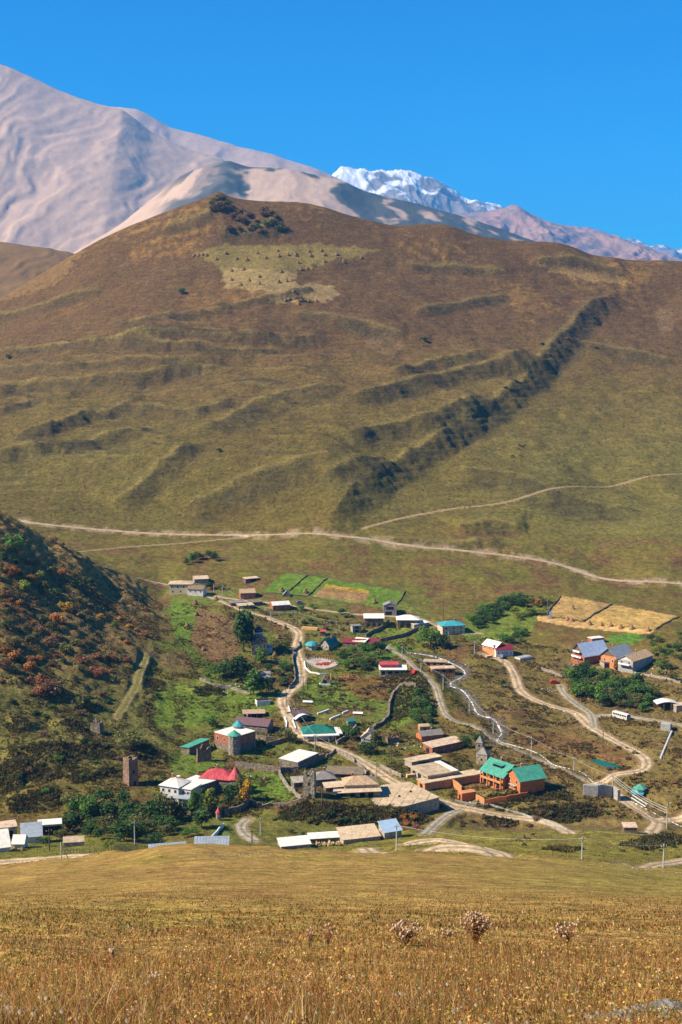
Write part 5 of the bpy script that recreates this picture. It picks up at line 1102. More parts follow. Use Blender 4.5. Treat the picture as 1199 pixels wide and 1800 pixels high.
rc = ring.mean(0); t = empty('flower_bed', (rc[0], rc[1], float(zat(*rc))), 0, 'oval bed of orange flowers inside a ring of white posts', 'flower bed')
rr = resample(np.vstack([ring, ring[:1]]), 1.4)[:-1]; m = MB(); zz = zat(rr[:, 0], rr[:, 1]); z0 = zat(*rc)
m.add([(x - rc[0], y - rc[1], z - z0 + .25) for (x, y), z in zip(rr, zz)] + [(0, 0, .3)], [(i, (i + 1) % len(rr), len(rr)) for i in range(len(rr))], 'flower_w'); m.build('gravel', t)
pm_ = MB(); pm_.box(-.15, .15, -.15, .15, -.5, .85, 'whitewash'); pme = pm_.mesh('post')
for (x, y), z in zip(rr, zz): put('post', pme, t, (x - rc[0], y - rc[1], z - z0))
for fx, fy, fr in ((.35, -.5, 2.6), (.75, -.1, 2.4), (1.15, .1, 1.8), (-.2, -.85, 1.6), (.9, -.5, 1.6)):
    m = MB(); vv = []
    for i in range(90):
        a = random.uniform(0, 6.28); r_ = fr * math.sqrt(random.random()); x, y = fx * 3.3 + r_ * math.cos(a), fy * 3 + r_ * .8 * math.sin(a); s_ = .22
        z = float(zat(rc[0] + x, rc[1] + y)) - z0 + .3; b1 = random.uniform(0, 3.14); m.face([(x - s_ * math.cos(b1), y - s_ * math.sin(b1), z), (x + s_ * math.cos(b1), y + s_ * math.sin(b1), z), (x, y, z + .55)], 'flower_o')
    m.build('flowers', t)
# stacked planks by the street
c = hit(545, 1107); t = empty('plank_stack', tuple(c), -.35, 'long stack of fresh yellow planks beside the street', 'planks')
pm_ = MB(); pm_.box(-4.4, 4.4, -.14, .14, 0, .22, 'wood_new'); pme = pm_.mesh('plank')
for k in range(6):
    for j in range(6): put('plank', pme, t, (random.uniform(-.25, .25), -.8 + j * .30, k * .24))

# gate turret and ramp wall below the red roofed house, lawn lamp
c = hit(384, 1441); t = empty('gate_turret', tuple(c), 0, 'small stone gate turret with red cone cap below the garden', 'turret'); m = MB(); m.lathe([(.9, -1.5), (.85, 2.6)], 8, 'stone_pale'); m.build('shaft', t); m = MB(); m.lathe([(1.15, 2.61), (1.1, 2.7), (.05, 4.6)], 8, 'red_roof'); m.build('cone_cap', t)
wallrun('ramp_wall', 'white ramp wall beside the drive below the gate turret', [(393, 1453), (383, 1464), (372, 1476)], 1.2, .35, 'whitewash', rag=.02, ymin=400)
c = hit(439, 1392); t = empty('lawn_lamp', tuple(c), .2, 'two headed lamp post at the corner of the walled lawn', 'lamp post'); m = MB(); m.rod((0, 0, -.5), (0, 0, 5.6), .09, .07, 'metal'); m.build('post', t)
for x in (-.55, .55): m = MB(); m.rod((0, 0, 5.5), (x, 0, 5.75), .04, .04, 'metal'); m.lathe([(.12, 5.7), (.28, 5.85), (.22, 6.05), (.05, 6.1)], 8, 'whitewash', (x, 0)); m.build('lamp_head', t)
for k, (px, py, lb) in enumerate(((470, 1072, 'woodpile beside the white roofed brick cottage'), (1020, 1172, 'woodpile in the yard of the silver roofed house'), (640, 1312, 'stacked firewood below the gable cottage'), (722, 1366, 'stacked firewood at the open fronted barn'), (860, 1156, 'stacked firewood beside the cream valley road house'))):
    c = hit(px, py); m = MB()
    for i in range(18): m.rod((-1.5 + (i % 6) * .6, -.6, .2 + (i // 6) * .42), (-1.5 + (i % 6) * .6 + random.uniform(-.1, .1), .7, .2 + (i // 6) * .42), .22, .2, 'log', 6)
    tag(m.build('woodpile', None, tuple(c), random.uniform(-.5, .5)), lb, 'woodpile')
# ------------------------------------------------------------------ walls, pipes, poles, fences
W_ = wallrun
W_('stone_wall', 'pale broken stone wall running down to the bank tower', [(491, 1360), (498, 1374), (512, 1390), (530, 1405)], 1.3, .7, 'stone_pale', rag=.3)
W_('stone_wall', 'low stone wall along the lower edge of the bright lawn', [(455, 1420), (480, 1417), (500, 1416), (532, 1406)], 1.1, .7, 'stone', rag=.3)
W_('stone_wall', 'dark garden wall of the red roofed house', [(395, 1432), (420, 1428), (440, 1414), (455, 1420)], 2.2, .6, 'stone', rag=.1)
W_('stone_wall', 'garden terrace wall behind the fruit trees', [(312, 1428), (350, 1430), (393, 1428)], 1.8, .6, 'stone', rag=.1)
W_('stone_wall', 'stone wall beside the castle house yard', [(470, 1312), (485, 1309), (515, 1300), (522, 1298)], 1.8, .5, 'stone')
W_('stone_wall', 'short stone yard wall below the long purple roofed house', [(446, 1297), (468, 1301), (482, 1302)], 1.6, .5, 'stone')
W_('stone_wall', 'roadside stone wall opposite the green hipped house', [(573, 1332), (590, 1322), (610, 1330), (624, 1341)], 1.4, .5, 'stone_pale', rag=.2)
W_('stone_wall', 'pale retaining wall along the lower street', [(630, 1345), (645, 1362), (655, 1370)], 1.4, .5, 'stone_pale')
W_('stone_wall', 'stone wall on the barn side of the street', [(668, 1349), (690, 1360), (706, 1367)], 1.5, .5, 'stone_pale', rag=.05)
W_('stone_wall', 'stone garden wall with white coping below the green hipped house', [(592, 1309), (604, 1302), (622, 1286), (626, 1281)], 1.8, .5, 'stone_pale', rag=.05)
W_('stone_wall', 'stone retaining wall along the upper street by the church field', [(516, 1150), (514, 1163), (518, 1182), (519, 1200), (508, 1212)], 1.6, .5, 'stone')
W_('stone_wall', 'pale parapet wall at the street bend above the church field', [(524, 1128), (527, 1138), (517, 1146)], 1.2, .5, 'stone')
W_('kerb_wall', 'curved white kerb wall around the monument corner', [(535, 1164), (537, 1175), (546, 1183), (562, 1186), (574, 1186)], .7, .4, 'whitewash', rag=.02)
W_('kerb_wall', 'white kerb along the street near the purple roofed garage', [(500, 1262), (504, 1271), (503, 1281)], .8, .4, 'whitewash', rag=.02)
W_('kerb_wall', 'thin white kerb beside the street at the garage porch', [(507, 1243), (513, 1262), (520, 1282)], .7, .4, 'whitewash', rag=.02)
W_('garden_wall', 'grey garden wall running down from the pale shed roofed house', [(684, 1094), (675, 1103), (660, 1111), (643, 1120)], 1.8, .5, 'stone', rag=.05)
W_('garden_wall', 'grey garden wall below the white hipped house', [(668, 1128), (688, 1124), (712, 1118), (740, 1106)], 1.8, .5, 'stone', rag=.05)
W_('stone_wall', 'rubble wall of white stones below the tall trees', [(352, 1196), (368, 1203), (385, 1207), (405, 1210), (440, 1222)], 1.1, 1.0, 'stone_pale', rag=.4)
W_('pipe_wall', 'low pale wall line crossing the grass below the brick yard', [(800, 1408), (840, 1413), (870, 1418), (920, 1432), (970, 1448), (998, 1460)], .6, .35, 'concrete', rag=.02)
W_('dry_hedge', 'dark mossy stone wall around the green kitchen garden', [(655, 1283), (672, 1272), (683, 1262), (684, 1240), (690, 1222), (704, 1207), (732, 1206)], 1.5, 1.0, 'stone', rag=.25)
W_('stone_wall', 'pale stone terrace wall below the fenced plot', [(952, 1178), (970, 1184), (989, 1192)], 1.4, .6, 'stone_pale', rag=.15)
W_('fence_wall', 'long pale board fence below the right hand houses', [(1088, 1180), (1120, 1186), (1160, 1193), (1196, 1201)], 1.2, .12, 'plaster', rag=.02)
for lb, pts in (('dark field wall between the two green plots', [(575, 1017), (560, 1030), (540, 1048)]), ('dark field wall along the top of the green plots', [(500, 1006), (540, 1011), (575, 1016), (640, 1027), (711, 1040), (703, 1056), (692, 1069)]), ('field wall along the lower edge of the green plots', [(460, 1043), (500, 1046), (540, 1049), (600, 1060), (640, 1065)]),
                ('dark field wall between the two stubble fields', [(1076, 1062), (1050, 1077), (1024, 1093)]), ('dark field wall closing the right stubble field', [(1194, 1084), (1172, 1095), (1152, 1107)]), ('dark field wall left of the stubble field', [(985, 1048), (972, 1064), (962, 1078)]),
                ('thin field wall dividing the upper green plot', [(540, 1012), (525, 1024), (507, 1040)])):
    W_('field_wall', lb, pts, .6, .7, 'hedge', rag=.4, cat='wall')
for lb, pts in (('pale concrete garden edge slab beside the purple roofed garage', [(558, 1256), (578, 1249)]), ('pale concrete garden edge slab above the green hipped house', [(580, 1266), (598, 1258)]), ('long pale plank edging in the vegetable garden', [(602, 1255), (612, 1251)])):
    W_('edging', lb, pts, .7, .5, 'whitewash', rag=.02, cat='edging')
for lb, pts in (('white greenhouse frame roof in the garden above the garage', (541, 1237)), ('white cold frame roof in the garden beside the kitchen plot', (629, 1257))):
    c = hit(*pts); t = empty('cold_frame', tuple(c), -.15, lb, 'cold frame'); m = MB(); m.slab([(-2.2, -.7, .9), (2.2, -.7, .9), (2.2, .7, 1.3), (-2.2, .7, 1.3)], .1, 'whitewash'); m.build('cover', t); m = MB(); m.box(-2.0, 2.0, -.5, .5, -.6, .8, 'wood'); m.build('box', t)
for i, (a, b_) in enumerate(((659, 1262), (627, 1262))): pass
# bridge rails and pipes
def pipe(label, A, B, r, h1=.4, h2=.4, mat='pipe'):
    a = hit(*A); b_ = hit(*B); t = empty('pipeline', tuple(a), 0, label, 'pipe'); d = Vector(b_ - a); m = MB(); m.rod((0, 0, h1), (d.x, d.y, d.z + h2), r, r, mat, 10); m.build('pipe_run', t)
    for k in (.08, .5, .92):
        p = Vector((0, 0, h1)).lerp(Vector((d.x, d.y, d.z + h2)), k); g = float(zat(a[0] + p.x, a[1] + p.y)) - a[2]; q = MB(); q.box(-.3, .3, -.3, .3, min(g, p.z) - .8, p.z - r * .8, 'concrete'); q.build('support', t, (p.x, p.y, 0))
pipe('long white pipe lying down the slope below the concrete tank', (1181, 1287), (1161, 1335), .42)
pipe('white drain pipe on the slope beside the lower road', (1112, 1399), (1138, 1416), .25)
pipe('second white drain pipe beside the lower road', (1110, 1404), (1135, 1420), .2)

_pol = {}
def pole_mesh(kind, arms):
    k = (kind, arms)
    if k in _pol: return _pol[k]
    m = MB(); m.rod((0, 0, -1.0), (0, 0, 8), .19, .12, kind, 7); a = MB()
    if arms: a.box(-.9, .9, -.06, .06, 7.1, 7.22, 'metal' if kind == 'pole_c' else kind)
    ins = MB(); ins.rod((0, 0, 0), (0, 0, .3), .07, .05, 'whitewash', 6)
    _pol[k] = (m.mesh('pole_shaft'), a.mesh('crossarm') if arms else None, ins.mesh('insulator')); return _pol[k]
def pole(px, py, hp, label, kind='pole_c', arms=True, ymin=335., rz=.4, lamp=False):
    c = hit(px, py, ymin=ymin); h = hp * c[1] / FPX * 1.05; sc = h / 8
    t = empty('utility_pole', tuple(c), rz, label, 'pole', 'utility poles'); a, b_, ins = pole_mesh(kind, arms)
    put('pole_shaft', a, t, None, 0, (1.15, 1.15, sc))
    if b_:
        x = put('crossarm', b_, t, (0, 0, 7.16 * (sc - 1)))
        for q in (-.75, 0, .75): put('insulator', ins, t, (q, 0, 7.16 * sc + .06))
    if lamp:
        m = MB(); m.rod((0, 0, 0), (1.0, 0, .3), .05, .05, 'metal'); m.box(.9, 1.6, -.15, .15, .22, .36, 'whitewash'); m.build('street_lamp', t, (0, 0, 7.9 * sc))
    return np.array([c[0], c[1], c[2] + 7.5 * sc])
POLES = [
 (237, 1485, 43, 'concrete pole standing in the fenced meadow', 'pole_c', 380), (87, 1496, 40, 'dark pole beside the grey blue shed', 'pole_w', 380), (458, 1468, 31, 'concrete pole beside the drive', 'pole_c', 400), (443, 1482, 24, 'short pole where the drive meets the brow', 'pole_w', 400),
 (566, 1413, 34, 'timber pole on the bank right of the broken tower', 'pole_w', 335), (554, 1317, 27, 'concrete pole at the corner of the flat pale house', 'pole_c', 335), (661, 1366, 27, 'concrete pole at the wide part of the lower street', 'pole_c', 335), (688, 1337, 27, 'pole with leaning timbers above the barns', 'pole_w', 335),
 (697, 1498, 52, 'tall pale pole on the brow before the blue roof', 'pole_c', 350), (1023, 1513, 40, 'pale pole on the dry brow beside the cow meadow', 'pole_c', 335), (1166, 1526, 44, 'pale pole at the stony track on the dry brow', 'pole_c', 335), (1172, 1456, 44, 'concrete lamp pole at the fork of the lower road', 'pole_c', 440),
 (1077, 1388, 27, 'white pole at the top of the retaining wall', 'pole_c', 335), (1009, 1356, 25, 'pole between the stream and the wheel track', 'pole_c', 335), (934, 1326, 32, 'pole on the stream bank behind the green roofs', 'pole_c', 335), (867, 1291, 28, 'pole on the bank of the foaming stream bend', 'pole_c', 335),
 (825, 1251, 30, 'pole in the grass beside the stream', 'pole_c', 335), (779, 1213, 28, 'pole above the wheel track curve', 'pole_c', 335), (740, 1186, 28, 'pole beside the low byres', 'pole_c', 335), (707, 1160, 24, 'pole where the stream track begins', 'pole_c', 335),
 (594, 1117, 26, 'timber pole behind the green gabled chalet', 'pole_w', 335), (523, 1102, 27, 'timber pole on the street verge below the brick cottage', 'pole_w', 335), (515, 1101, 25, 'thin pole on the street verge', 'pole_w', 335), (476, 1094, 20, 'white pole at the top of the church field', 'pole_c', 335),
 (391, 1054, 26, 'pole on the lane below the upper houses', 'pole_c', 335), (376, 1043, 16, 'short pole beside the upper lane trees', 'pole_c', 335), (337, 1023, 15, 'short pole behind the cream house', 'pole_w', 335), (255, 1012, 14, 'small pole on the bend left of the cream house', 'pole_w', 335),
 (779, 1090, 30, 'tall timber pole behind the turquoise roof', 'pole_w', 335), (737, 1121, 18, 'white pole below the white hipped house', 'pole_c', 335), (788, 1128, 18, 'white pole below the turquoise roof', 'pole_c', 335), (679, 1130, 18, 'leaning pole at the end of the garden wall', 'pole_w', 335),
 (884, 1184, 32, 'dark pole beside the valley road bend', 'pole_w', 335), (834, 1151, 24, 'pole in front of the cream valley road house', 'pole_c', 335), (1060, 1305, 22, 'dark lone pole below the road junction', 'pole_w', 335), (973, 1178, 36, 'dark pole at the fenced plot', 'pole_w', 335),
 (541, 1213, 22, 'dark pole at the monument corner', 'pole_w', 335), (533, 1212, 24, 'dark pole in the street by the parapet', 'pole_w', 335), (503, 1243, 36, 'dark pole in the tree shade on the street', 'pole_w', 335), (527, 1242, 24, 'dark pole in the garden above the garage', 'pole_w', 335), (541, 1160, 22, 'dark pole at the flower ring', 'pole_w', 335),
 (1017, 1176, 22, 'pole at the yard of the silver roofed house', 'pole_w', 335), (1113, 1188, 22, 'pole below the tan gable house', 'pole_w', 335), (853, 1368, 20, 'thin mast on the barn roof edge', 'pole_w', 335),
]
tops = {}
for px, py, hp, lb, kind, ym in POLES: tops[(px, py)] = pole(px, py, hp, lb, kind, hp > 22, ym, lamp='lamp' in lb)
# A-frame pole
c = hit(108, 1520, ymin=325); t = empty('utility_pole', tuple(c), .3, 'braced A-frame timber pole beside the gravel track', 'pole', 'utility poles'); hh = 31 * c[1] / FPX
m = MB(); m.rod((0, 0, -.5), (0, 0, hh), .15, .12, 'pole_c'); m.build('pole_shaft', t); m = MB(); m.rod((2.2, 0, -1.4), (.1, 0, hh * .92), .13, .1, 'pole_c'); m.build('brace', t)
# overhead cables
def cable(label, pts, r=.05, sag=.03):
    pts = [Vector(p) for p in pts]; o = pts[0].copy(); m = MB()
    for a, b_ in zip(pts[:-1], pts[1:]):
        n = 8; q = [a.lerp(b_, i / n) - Vector((0, 0, (b_ - a).length * sag * 4 * (i / n) * (1 - i / n))) - o for i in range(n + 1)]
        for p0, p1 in zip(q[:-1], q[1:]): m.rod(p0, p1, r, r, 'pipe', 4)
    tag(m.build('cable', None, tuple(o)), label, 'cable', 'overhead cables')
a, b_ = tops[(1077, 1388)], tops[(1172, 1456)]
for i, dz in enumerate((0, -.9, -1.8)): cable('pale overhead cable crossing the stream from the retaining wall', [a + np.array([0, 0, dz + .3]), np.array(b_) + np.array([0, 0, dz - 1])], .055)
for A_, B_, lb in (((1077, 1388), (1009, 1356), 'overhead cable above the stream between the wall pole and bank pole'), ((1009, 1356), (934, 1326), 'overhead cable along the stream behind the green roofs'), ((934, 1326), (867, 1291), 'overhead cable along the foaming stream bend'), ((867, 1291), (825, 1251), 'overhead cable above the stream meadow'), ((391, 1054), (476, 1094), 'overhead cable along the upper lane')):
    cable(lb, [tops[A_], tops[B_]], .035)
# wire fences
fp = MB(); fp.rod((0, 0, -.4), (0, 0, 1.3), .07, .06, 'pole_w', 5); fpm = fp.mesh('post')
def fence(label, pts, step=3.0, ymin=335., h=1.3, rails=2):
    P = resample(wpoly(pts, ymin=ymin), step); z = zat(P[:, 0], P[:, 1]); t = empty('wire_fence', (P[0, 0], P[0, 1], float(z[0])), 0, label, 'fence', 'post and wire fences')
    for (x, y), zz in zip(P, z): o = put('post', fpm, t, (x - P[0, 0], y - P[0, 1], zz - z[0])); o.scale = (1, 1, h / 1.3)
    m = MB()
    for k in range(rails):
        for i in range(len(P) - 1): m.rod((P[i, 0] - P[0, 0], P[i, 1] - P[0, 1], z[i] - z[0] + h * (k + 1) / (rails + .4)), (P[i + 1, 0] - P[0, 0], P[i + 1, 1] - P[0, 1], z[i + 1] - z[0] + h * (k + 1) / (rails + .4)), .022, .022, 'metal', 4)
    m.build('wire', t)
fence('post and wire fence around the meadow by the concrete pole', [(110, 1500), (150, 1503), (195, 1505), (240, 1493), (290, 1485)], 3, 340, 1.8)
fence('post and wire fence along the top edge of the cow meadow', [(760, 1466), (850, 1463), (930, 1461), (1010, 1463), (1090, 1468), (1170, 1476)], 5, 400, 1.6)
fence('wire fence below the lower bank of the cow meadow', [(1060, 1494), (1110, 1488), (1199, 1480)], 4, 380, 1.4)
fence('fence of dark posts around the plot by the silver roofed house', [(962, 1170), (990, 1172), (1016, 1178), (1020, 1190), (992, 1192)], 2.2, 335, 1.7)
fence('iron railing along the bridge over the stream', [(1013, 1360), (1030, 1367), (1052, 1376), (1066, 1385)], 1.6, 335, 1.4)
fence('wire fence on the right above the stubble fields', [(1150, 1106), (1175, 1100), (1215, 1092)], 3, 335, 1.5)

fence('picket fence of dark posts along the church field', [(400, 1165), (440, 1160), (480, 1160), (505, 1150)], 2.4, 335, 1.4)
fence('garden fence below the purple roofed garage', [(548, 1262), (580, 1255), (620, 1248), (650, 1246)], 2.4, 335, 1.4)
fence('garden fence across the kitchen plots behind the green hipped house', [(560, 1240), (600, 1236), (640, 1230), (675, 1222)], 2.4, 335, 1.4)
fence('fence around the yard of the upper brick cottage', [(470, 1078), (490, 1082), (515, 1080)], 2.2, 335, 1.4)
fence('fence beside the turquoise roofed house', [(765, 1122), (790, 1126), (822, 1120)], 2.2, 335, 1.5)
fence('orchard fence above the hedge trees', [(830, 1075), (870, 1060), (905, 1045), (960, 1052)], 3, 335, 1.5)
fence('long fence below the grove beside the bus road', [(1000, 1232), (1040, 1244), (1075, 1250), (1130, 1258), (1195, 1270)], 3, 335, 1.4)
fence('garden fence under the right hand houses', [(1120, 1196), (1150, 1200), (1199, 1212)], 2.5, 335, 1.4)
fence('pasture fence below the hillside road', [(370, 975), (430, 978), (500, 975), (540, 974)], 4, 335, 1.5)
fence('lower yard fence behind the long low house', [(640, 1196), (670, 1192), (715, 1192)], 2.4, 335, 1.4)
fence('fence along the wheel track meadow', [(790, 1290), (840, 1302), (890, 1330), (930, 1350)], 3, 335, 1.3)
for A_, B_, lb in (((825, 1251), (779, 1213), 'overhead cable above the wheel track curve'), ((779, 1213), (740, 1186), 'overhead cable towards the low byres'), ((740, 1186), (707, 1160), 'overhead cable over the start of the stream track'), ((594, 1117), (523, 1102), 'overhead cable along the upper street'), ((523, 1102), (476, 1094), 'overhead cable above the street verge'), ((554, 1317), (661, 1366), 'overhead cable along the lower street'), ((503, 1243), (554, 1317), 'overhead cable down the main street'), ((541, 1213), (503, 1243), 'overhead cable past the monument corner'), ((697, 1498), (1023, 1513), 'overhead cable along the brow beside the cow meadow'), ((1023, 1513), (1166, 1526), 'overhead cable along the stony brow track'), ((834, 1151), (884, 1184), 'overhead cable beside the valley road')):
    cable(lb, [tops[A_], tops[B_]], .03)
# ------------------------------------------------------------------ haystacks
def hay_mesh(seed, mat):
    r = random.Random(seed); m = MB(); n = 10; prof = [(1.35, -.5), (1.4, .0), (1.25, .5), (.95, 1.1), (.55, 1.75), (.18, 2.2), (.04, 2.35)]; vs = []; fs = []
    for rr, z in prof:
        for i in range(n): t = 2 * math.pi * i / n; k = rr * (1 + .12 * r.uniform(-1, 1)); vs.append((k * math.cos(t), k * math.sin(t), z + .06 * r.uniform(-1, 1)))
    for k in range(len(prof) - 1):
        for i in range(n): fs.append((k * n + i, k * n + (i + 1) % n, (k + 1) * n + (i + 1) % n, (k + 1) * n + i))
    fs.append(tuple(range((len(prof) - 1) * n, len(prof) * n))); m.add(vs, fs, mat); return m.mesh('haystack')
hayd = [hay_mesh(i, 'hay') for i in range(3)]; hayp = [hay_mesh(i + 9, 'hay_pale') for i in range(3)]
def hay(px, py, wp, label, group, meshes, ymin=335.):
    c = hit(px, py, ymin=ymin); s = wp * c[1] / FPX / 2.7; o = put('haystack', random.choice(meshes), None, tuple(c), random.uniform(0, 6), (s, s, s * random.uniform(.85, 1.1))); tag(o, label, 'haystack', group)
hs_ = [(341, 450), (349, 450), (356, 449), (363, 450), (380, 457), (397, 446), (416, 456), (434, 457), (452, 446), (467, 454), (488, 442), (490, 451), (506, 449), (519, 447), (520, 450), (524, 463), (529, 474), (543, 443), (546, 450), (565, 441), (570, 449), (570, 461), (592, 448), (407, 477), (428, 475), (407, 493), (438, 494), (456, 487), (456, 500), (423, 501), (494, 478), (490, 496), (504, 495), (516, 513), (525, 535), (543, 531), (556, 531), (502, 529), (508, 527), (604, 461), (635, 454), (540, 473)]
for p in hs_: hay(p[0], p[1], 6.6 if p[1] > 440 else 6.0, 'small dark haystack on the high pale hayfield', 'haystacks on the high hayfield', hayd, 1200)
for p in [(1006, 1070), (997, 1090), (1005, 1092), (1036, 1098), (1057, 1100), (1073, 1101), (1091, 1104), (1110, 1106), (1139, 1109)]: hay(p[0], p[1], 9.5, 'rounded golden haystack on the stubble fields', 'haystacks on the stubble fields', hayp, 600)
for p, lb in (((495, 1039), 'cone haystack in the upper green plot'), ((537, 1042), 'haystack at the corner of the green plots'), ((658, 1060), 'haystack in the plot with the ploughed strip'), ((343, 1062), 'haystack at the top of the bright green strip'), ((345, 1082), 'small haystack halfway down the bright green strip'), ((329, 1102), 'dark cone haystack beside the brown scrub field'), ((358, 1143), 'haystack at the foot of the brown scrub field'), ((501, 1105), 'round haystack beside the street verge'), ((489, 1122), 'haystack among dark heaps in the church field'), ((483, 1152), 'pale stone like haystack behind the church'), ((466, 1371), 'low dark haystack in the walled lawn'), ((380, 1055), 'haystack beside the lane below the upper houses'), ((14, 1497), 'low hay heap beside the steep white shed'), ((27, 1497), 'second low hay heap beside the steep white shed'), ((40, 1496), 'third low hay heap beside the little tilted shed')):
    hay(p[0], p[1], 10, lb, None, hayd)
# telecom mast with dish
c = hit(965, 1087); t = empty('antenna_mast', tuple(c), 0, 'mast with white dish beside the stubble field', 'mast'); m = MB(); m.rod((-1, 0, -1), (-1, 0, 11), .16, .12, 'metal'); m.build('mast', t); m = MB(); m.box(-.4, 1.6, -.9, .9, -1, 1.5, 'concrete'); m.build('equipment_box', t)
m = MB(); m.lathe([(.05, 0), (.8, .25), (1.15, .7)], 12, 'whitewash'); d = m.build('dish', t, (.6, -.4, 3.0)); d.rotation_euler = (math.radians(80), 0, .3)
m = MB(); m.rod((.6, -.2, 1.5), (.6, -.2, 3.0), .1, .1, 'metal'); m.build('dish_stand', t)

# ------------------------------------------------------------------ bus and cars
def wheel(parent, x, y, r, w=.28):
    m = MB(); m.rod((0, -w / 2, 0), (0, w / 2, 0), r, r, 'rubber', 14); o = m.build('wheel', parent, (x, y, r)); m = MB(); m.rod((0, -w / 2 - .02, 0), (0, w / 2 + .02, 0), r * .55, r * .55, 'metal', 10); m.build('rim', o)
c = hit(1092, 1264); a = hit(1080, 1259); b_ = hit(1106, 1265); t = empty('bus', tuple(c + np.array([0, 0, .12])), math.atan2(b_[1] - a[1], b_[0] - a[0]), 'old white and cream bus parked on the grey side road', 'bus')
L = 8.2; m = MB(); prof = [(-1.2, .45), (1.2, .45), (1.25, 1.4), (1.2, 2.5), (1.0, 2.85), (-1.0, 2.85), (-1.2, 2.5), (-1.25, 1.4)]; n = len(prof)
m.add([(x, y, z) for x in (-L / 2, L / 2) for y, z in prof], [tuple(range(n))[::-1], tuple(range(n, 2 * n))] + [(i, (i + 1) % n, n + (i + 1) % n, n + i) for i in range(n)], 'white'); m.build('body', t)
m = MB(); m.box(-L / 2 - .01, L / 2 + .01, -1.28, 1.28, 1.05, 1.30, 'cream'); m.build('side_stripe', t)
for s_ in (-1, 1):
    for i in range(6):
        g = MB(); g.box(-.5, .5, -.02, .02, 0, .8, 'glass'); g.build('window', t, (-L / 2 + 1.0 + i * 1.25, s_ * 1.245, 1.6))
    for x in (-L * .3, L * .3): wheel(t, x, s_ * 1.1, .48)
for x, s_ in ((L / 2 + .02, 1), (-L / 2 - .02, 1)): g = MB(); g.box(-.02, .02, -1.0, 1.0, 0, 1.0, 'glass'); g.build('windscreen', t, (x, 0, 1.5))
for y in (-.8, .8): g = MB(); g.rod((0, 0, 0), (.06, 0, 0), .13, .13, 'whitewash', 10); g.build('headlight', t, (L / 2, y, .85))
def car(px, py, rz, label, mat, tall=.0):
    c = hit(px, py); t = empty('car', tuple(c + np.array([0, 0, .1])), rz, label, 'car'); m = MB()
    side = [(-2.05, .35), (2.05, .35), (2.05, .8), (1.3, .95), (.75, 1.45 + tall), (-1.2, 1.5 + tall), (-1.9, 1.0), (-2.05, .9)]; n = len(side)
    m.add([(x, y, z) for y in (-.82, .82) for x, z in side], [tuple(range(n)), tuple(range(n, 2 * n))[::-1]] + [(i, (i + 1) % n, n + (i + 1) % n, n + i) for i in range(n)], mat); m.build('body', t)
    for s_ in (-1, 1):
        g = MB(); g.add([(-1.25, 0, 1.0), (1.1, 0, 1.0), (.65, 0, 1.38 + tall), (-1.0, 0, 1.4 + tall)], [(0, 1, 2, 3)], 'glass'); g.build('side_window', t, (0, s_ * .83, 0))
        for x in (-1.3, 1.3): wheel(t, x, s_ * .75, .32, .2)
car(527, 1062, .1, 'blue grey car parked on the upper lane', 'car_b', .3); car(974, 1201, .1, 'rusty red car body left on the grass by the side road', 'red'); car(882, 1157, 1.4, 'dark van parked before the maroon roofed house', 'car_b', .5); car(728, 1184, 1.2, 'small red tractor like car beside the long low house', 'red')

# ------------------------------------------------------------------ cattle (one continuous skin)
def cow_mesh(mat, graze):
    me = bpy.data.meshes.new('cow'); hd = (1.35, 0, .35) if graze else (1.45, 0, 1.35); mz = (1.60, 0, .12) if graze else (1.85, 0, 1.2)
    V = [(0, 0, 1.0), (.6, 0, 1.02), (-.6, 0, 1.05), (.95, 0, 1.05 if not graze else .85), hd, mz]; E = [(0, 1), (0, 2), (1, 3), (3, 4), (4, 5)]; Rr = [.36, .33, .33, .2, .15, .09]
    for x, p in ((.6, 1), (-.62, 2)):
        for s in (-1, 1):
            k = len(V); V += [(x, s * .2, .75), (x + (.03 if x > 0 else -.08), s * .21, .4), (x, s * .21, .02)]; E += [(p, k), (k, k + 1), (k + 1, k + 2)]; Rr += [.15, .08, .07]
    k = len(V); V += [(-.92, 0, 1.05), (-.98, 0, .5)]; E += [(2, k), (k, k + 1)]; Rr += [.05, .04]
    k = len(V); V += [(hd[0] - .05, .22, hd[2] + .12), (hd[0] - .05, -.22, hd[2] + .12)]; E += [(4, k), (4, k + 1)]; Rr += [.05, .05]
    me.from_pydata(V, E, []); o = bpy.data.objects.new('cow', me); COL.objects.link(o); md = o.modifiers.new('s', 'SKIN')
    for v, r in zip(me.skin_vertices[0].data, Rr): v.radius = (r, r)
    me.skin_vertices[0].data[0].use_root = True
    o.modifiers.new('d', 'SUBSURF').levels = 1
    dg = bpy.context.evaluated_depsgraph_get(); ev = bpy.data.meshes.new_from_object(o.evaluated_get(dg)); bpy.data.objects.remove(o); ev.materials.clear(); ev.materials.append(M[mat]); ev.name = 'cow'; return ev
cows = [cow_mesh('cow_b', True), cow_mesh('cow_d', True), cow_mesh('cow_b', False), cow_mesh('cow_d', False)]
for px, py, k, rz, s_, lb in ((911, 1480, 1, 0.1, 1.15, 'dark cow grazing at the edge of the herd on the brow'), (923, 1476, 3, 1.7, 1.1, 'dark cow standing behind the herd on the brow'), (929, 1478, 0, 2.6, 1.15, 'brown cow grazing in the middle of the herd on the brow'), (936, 1470, 2, 0.3, 1.0, 'reddish calf standing uphill of the herd on the brow'), (921, 1487, 1, .2, .9, 'dark calf lying low below the herd on the brow')):
    c = hit(px, py, ymin=345); tag(put('cow', cows[k], None, tuple(c), rz, (s_ * .75,) * 3), lb, 'cow', 'cattle in the brow meadow')
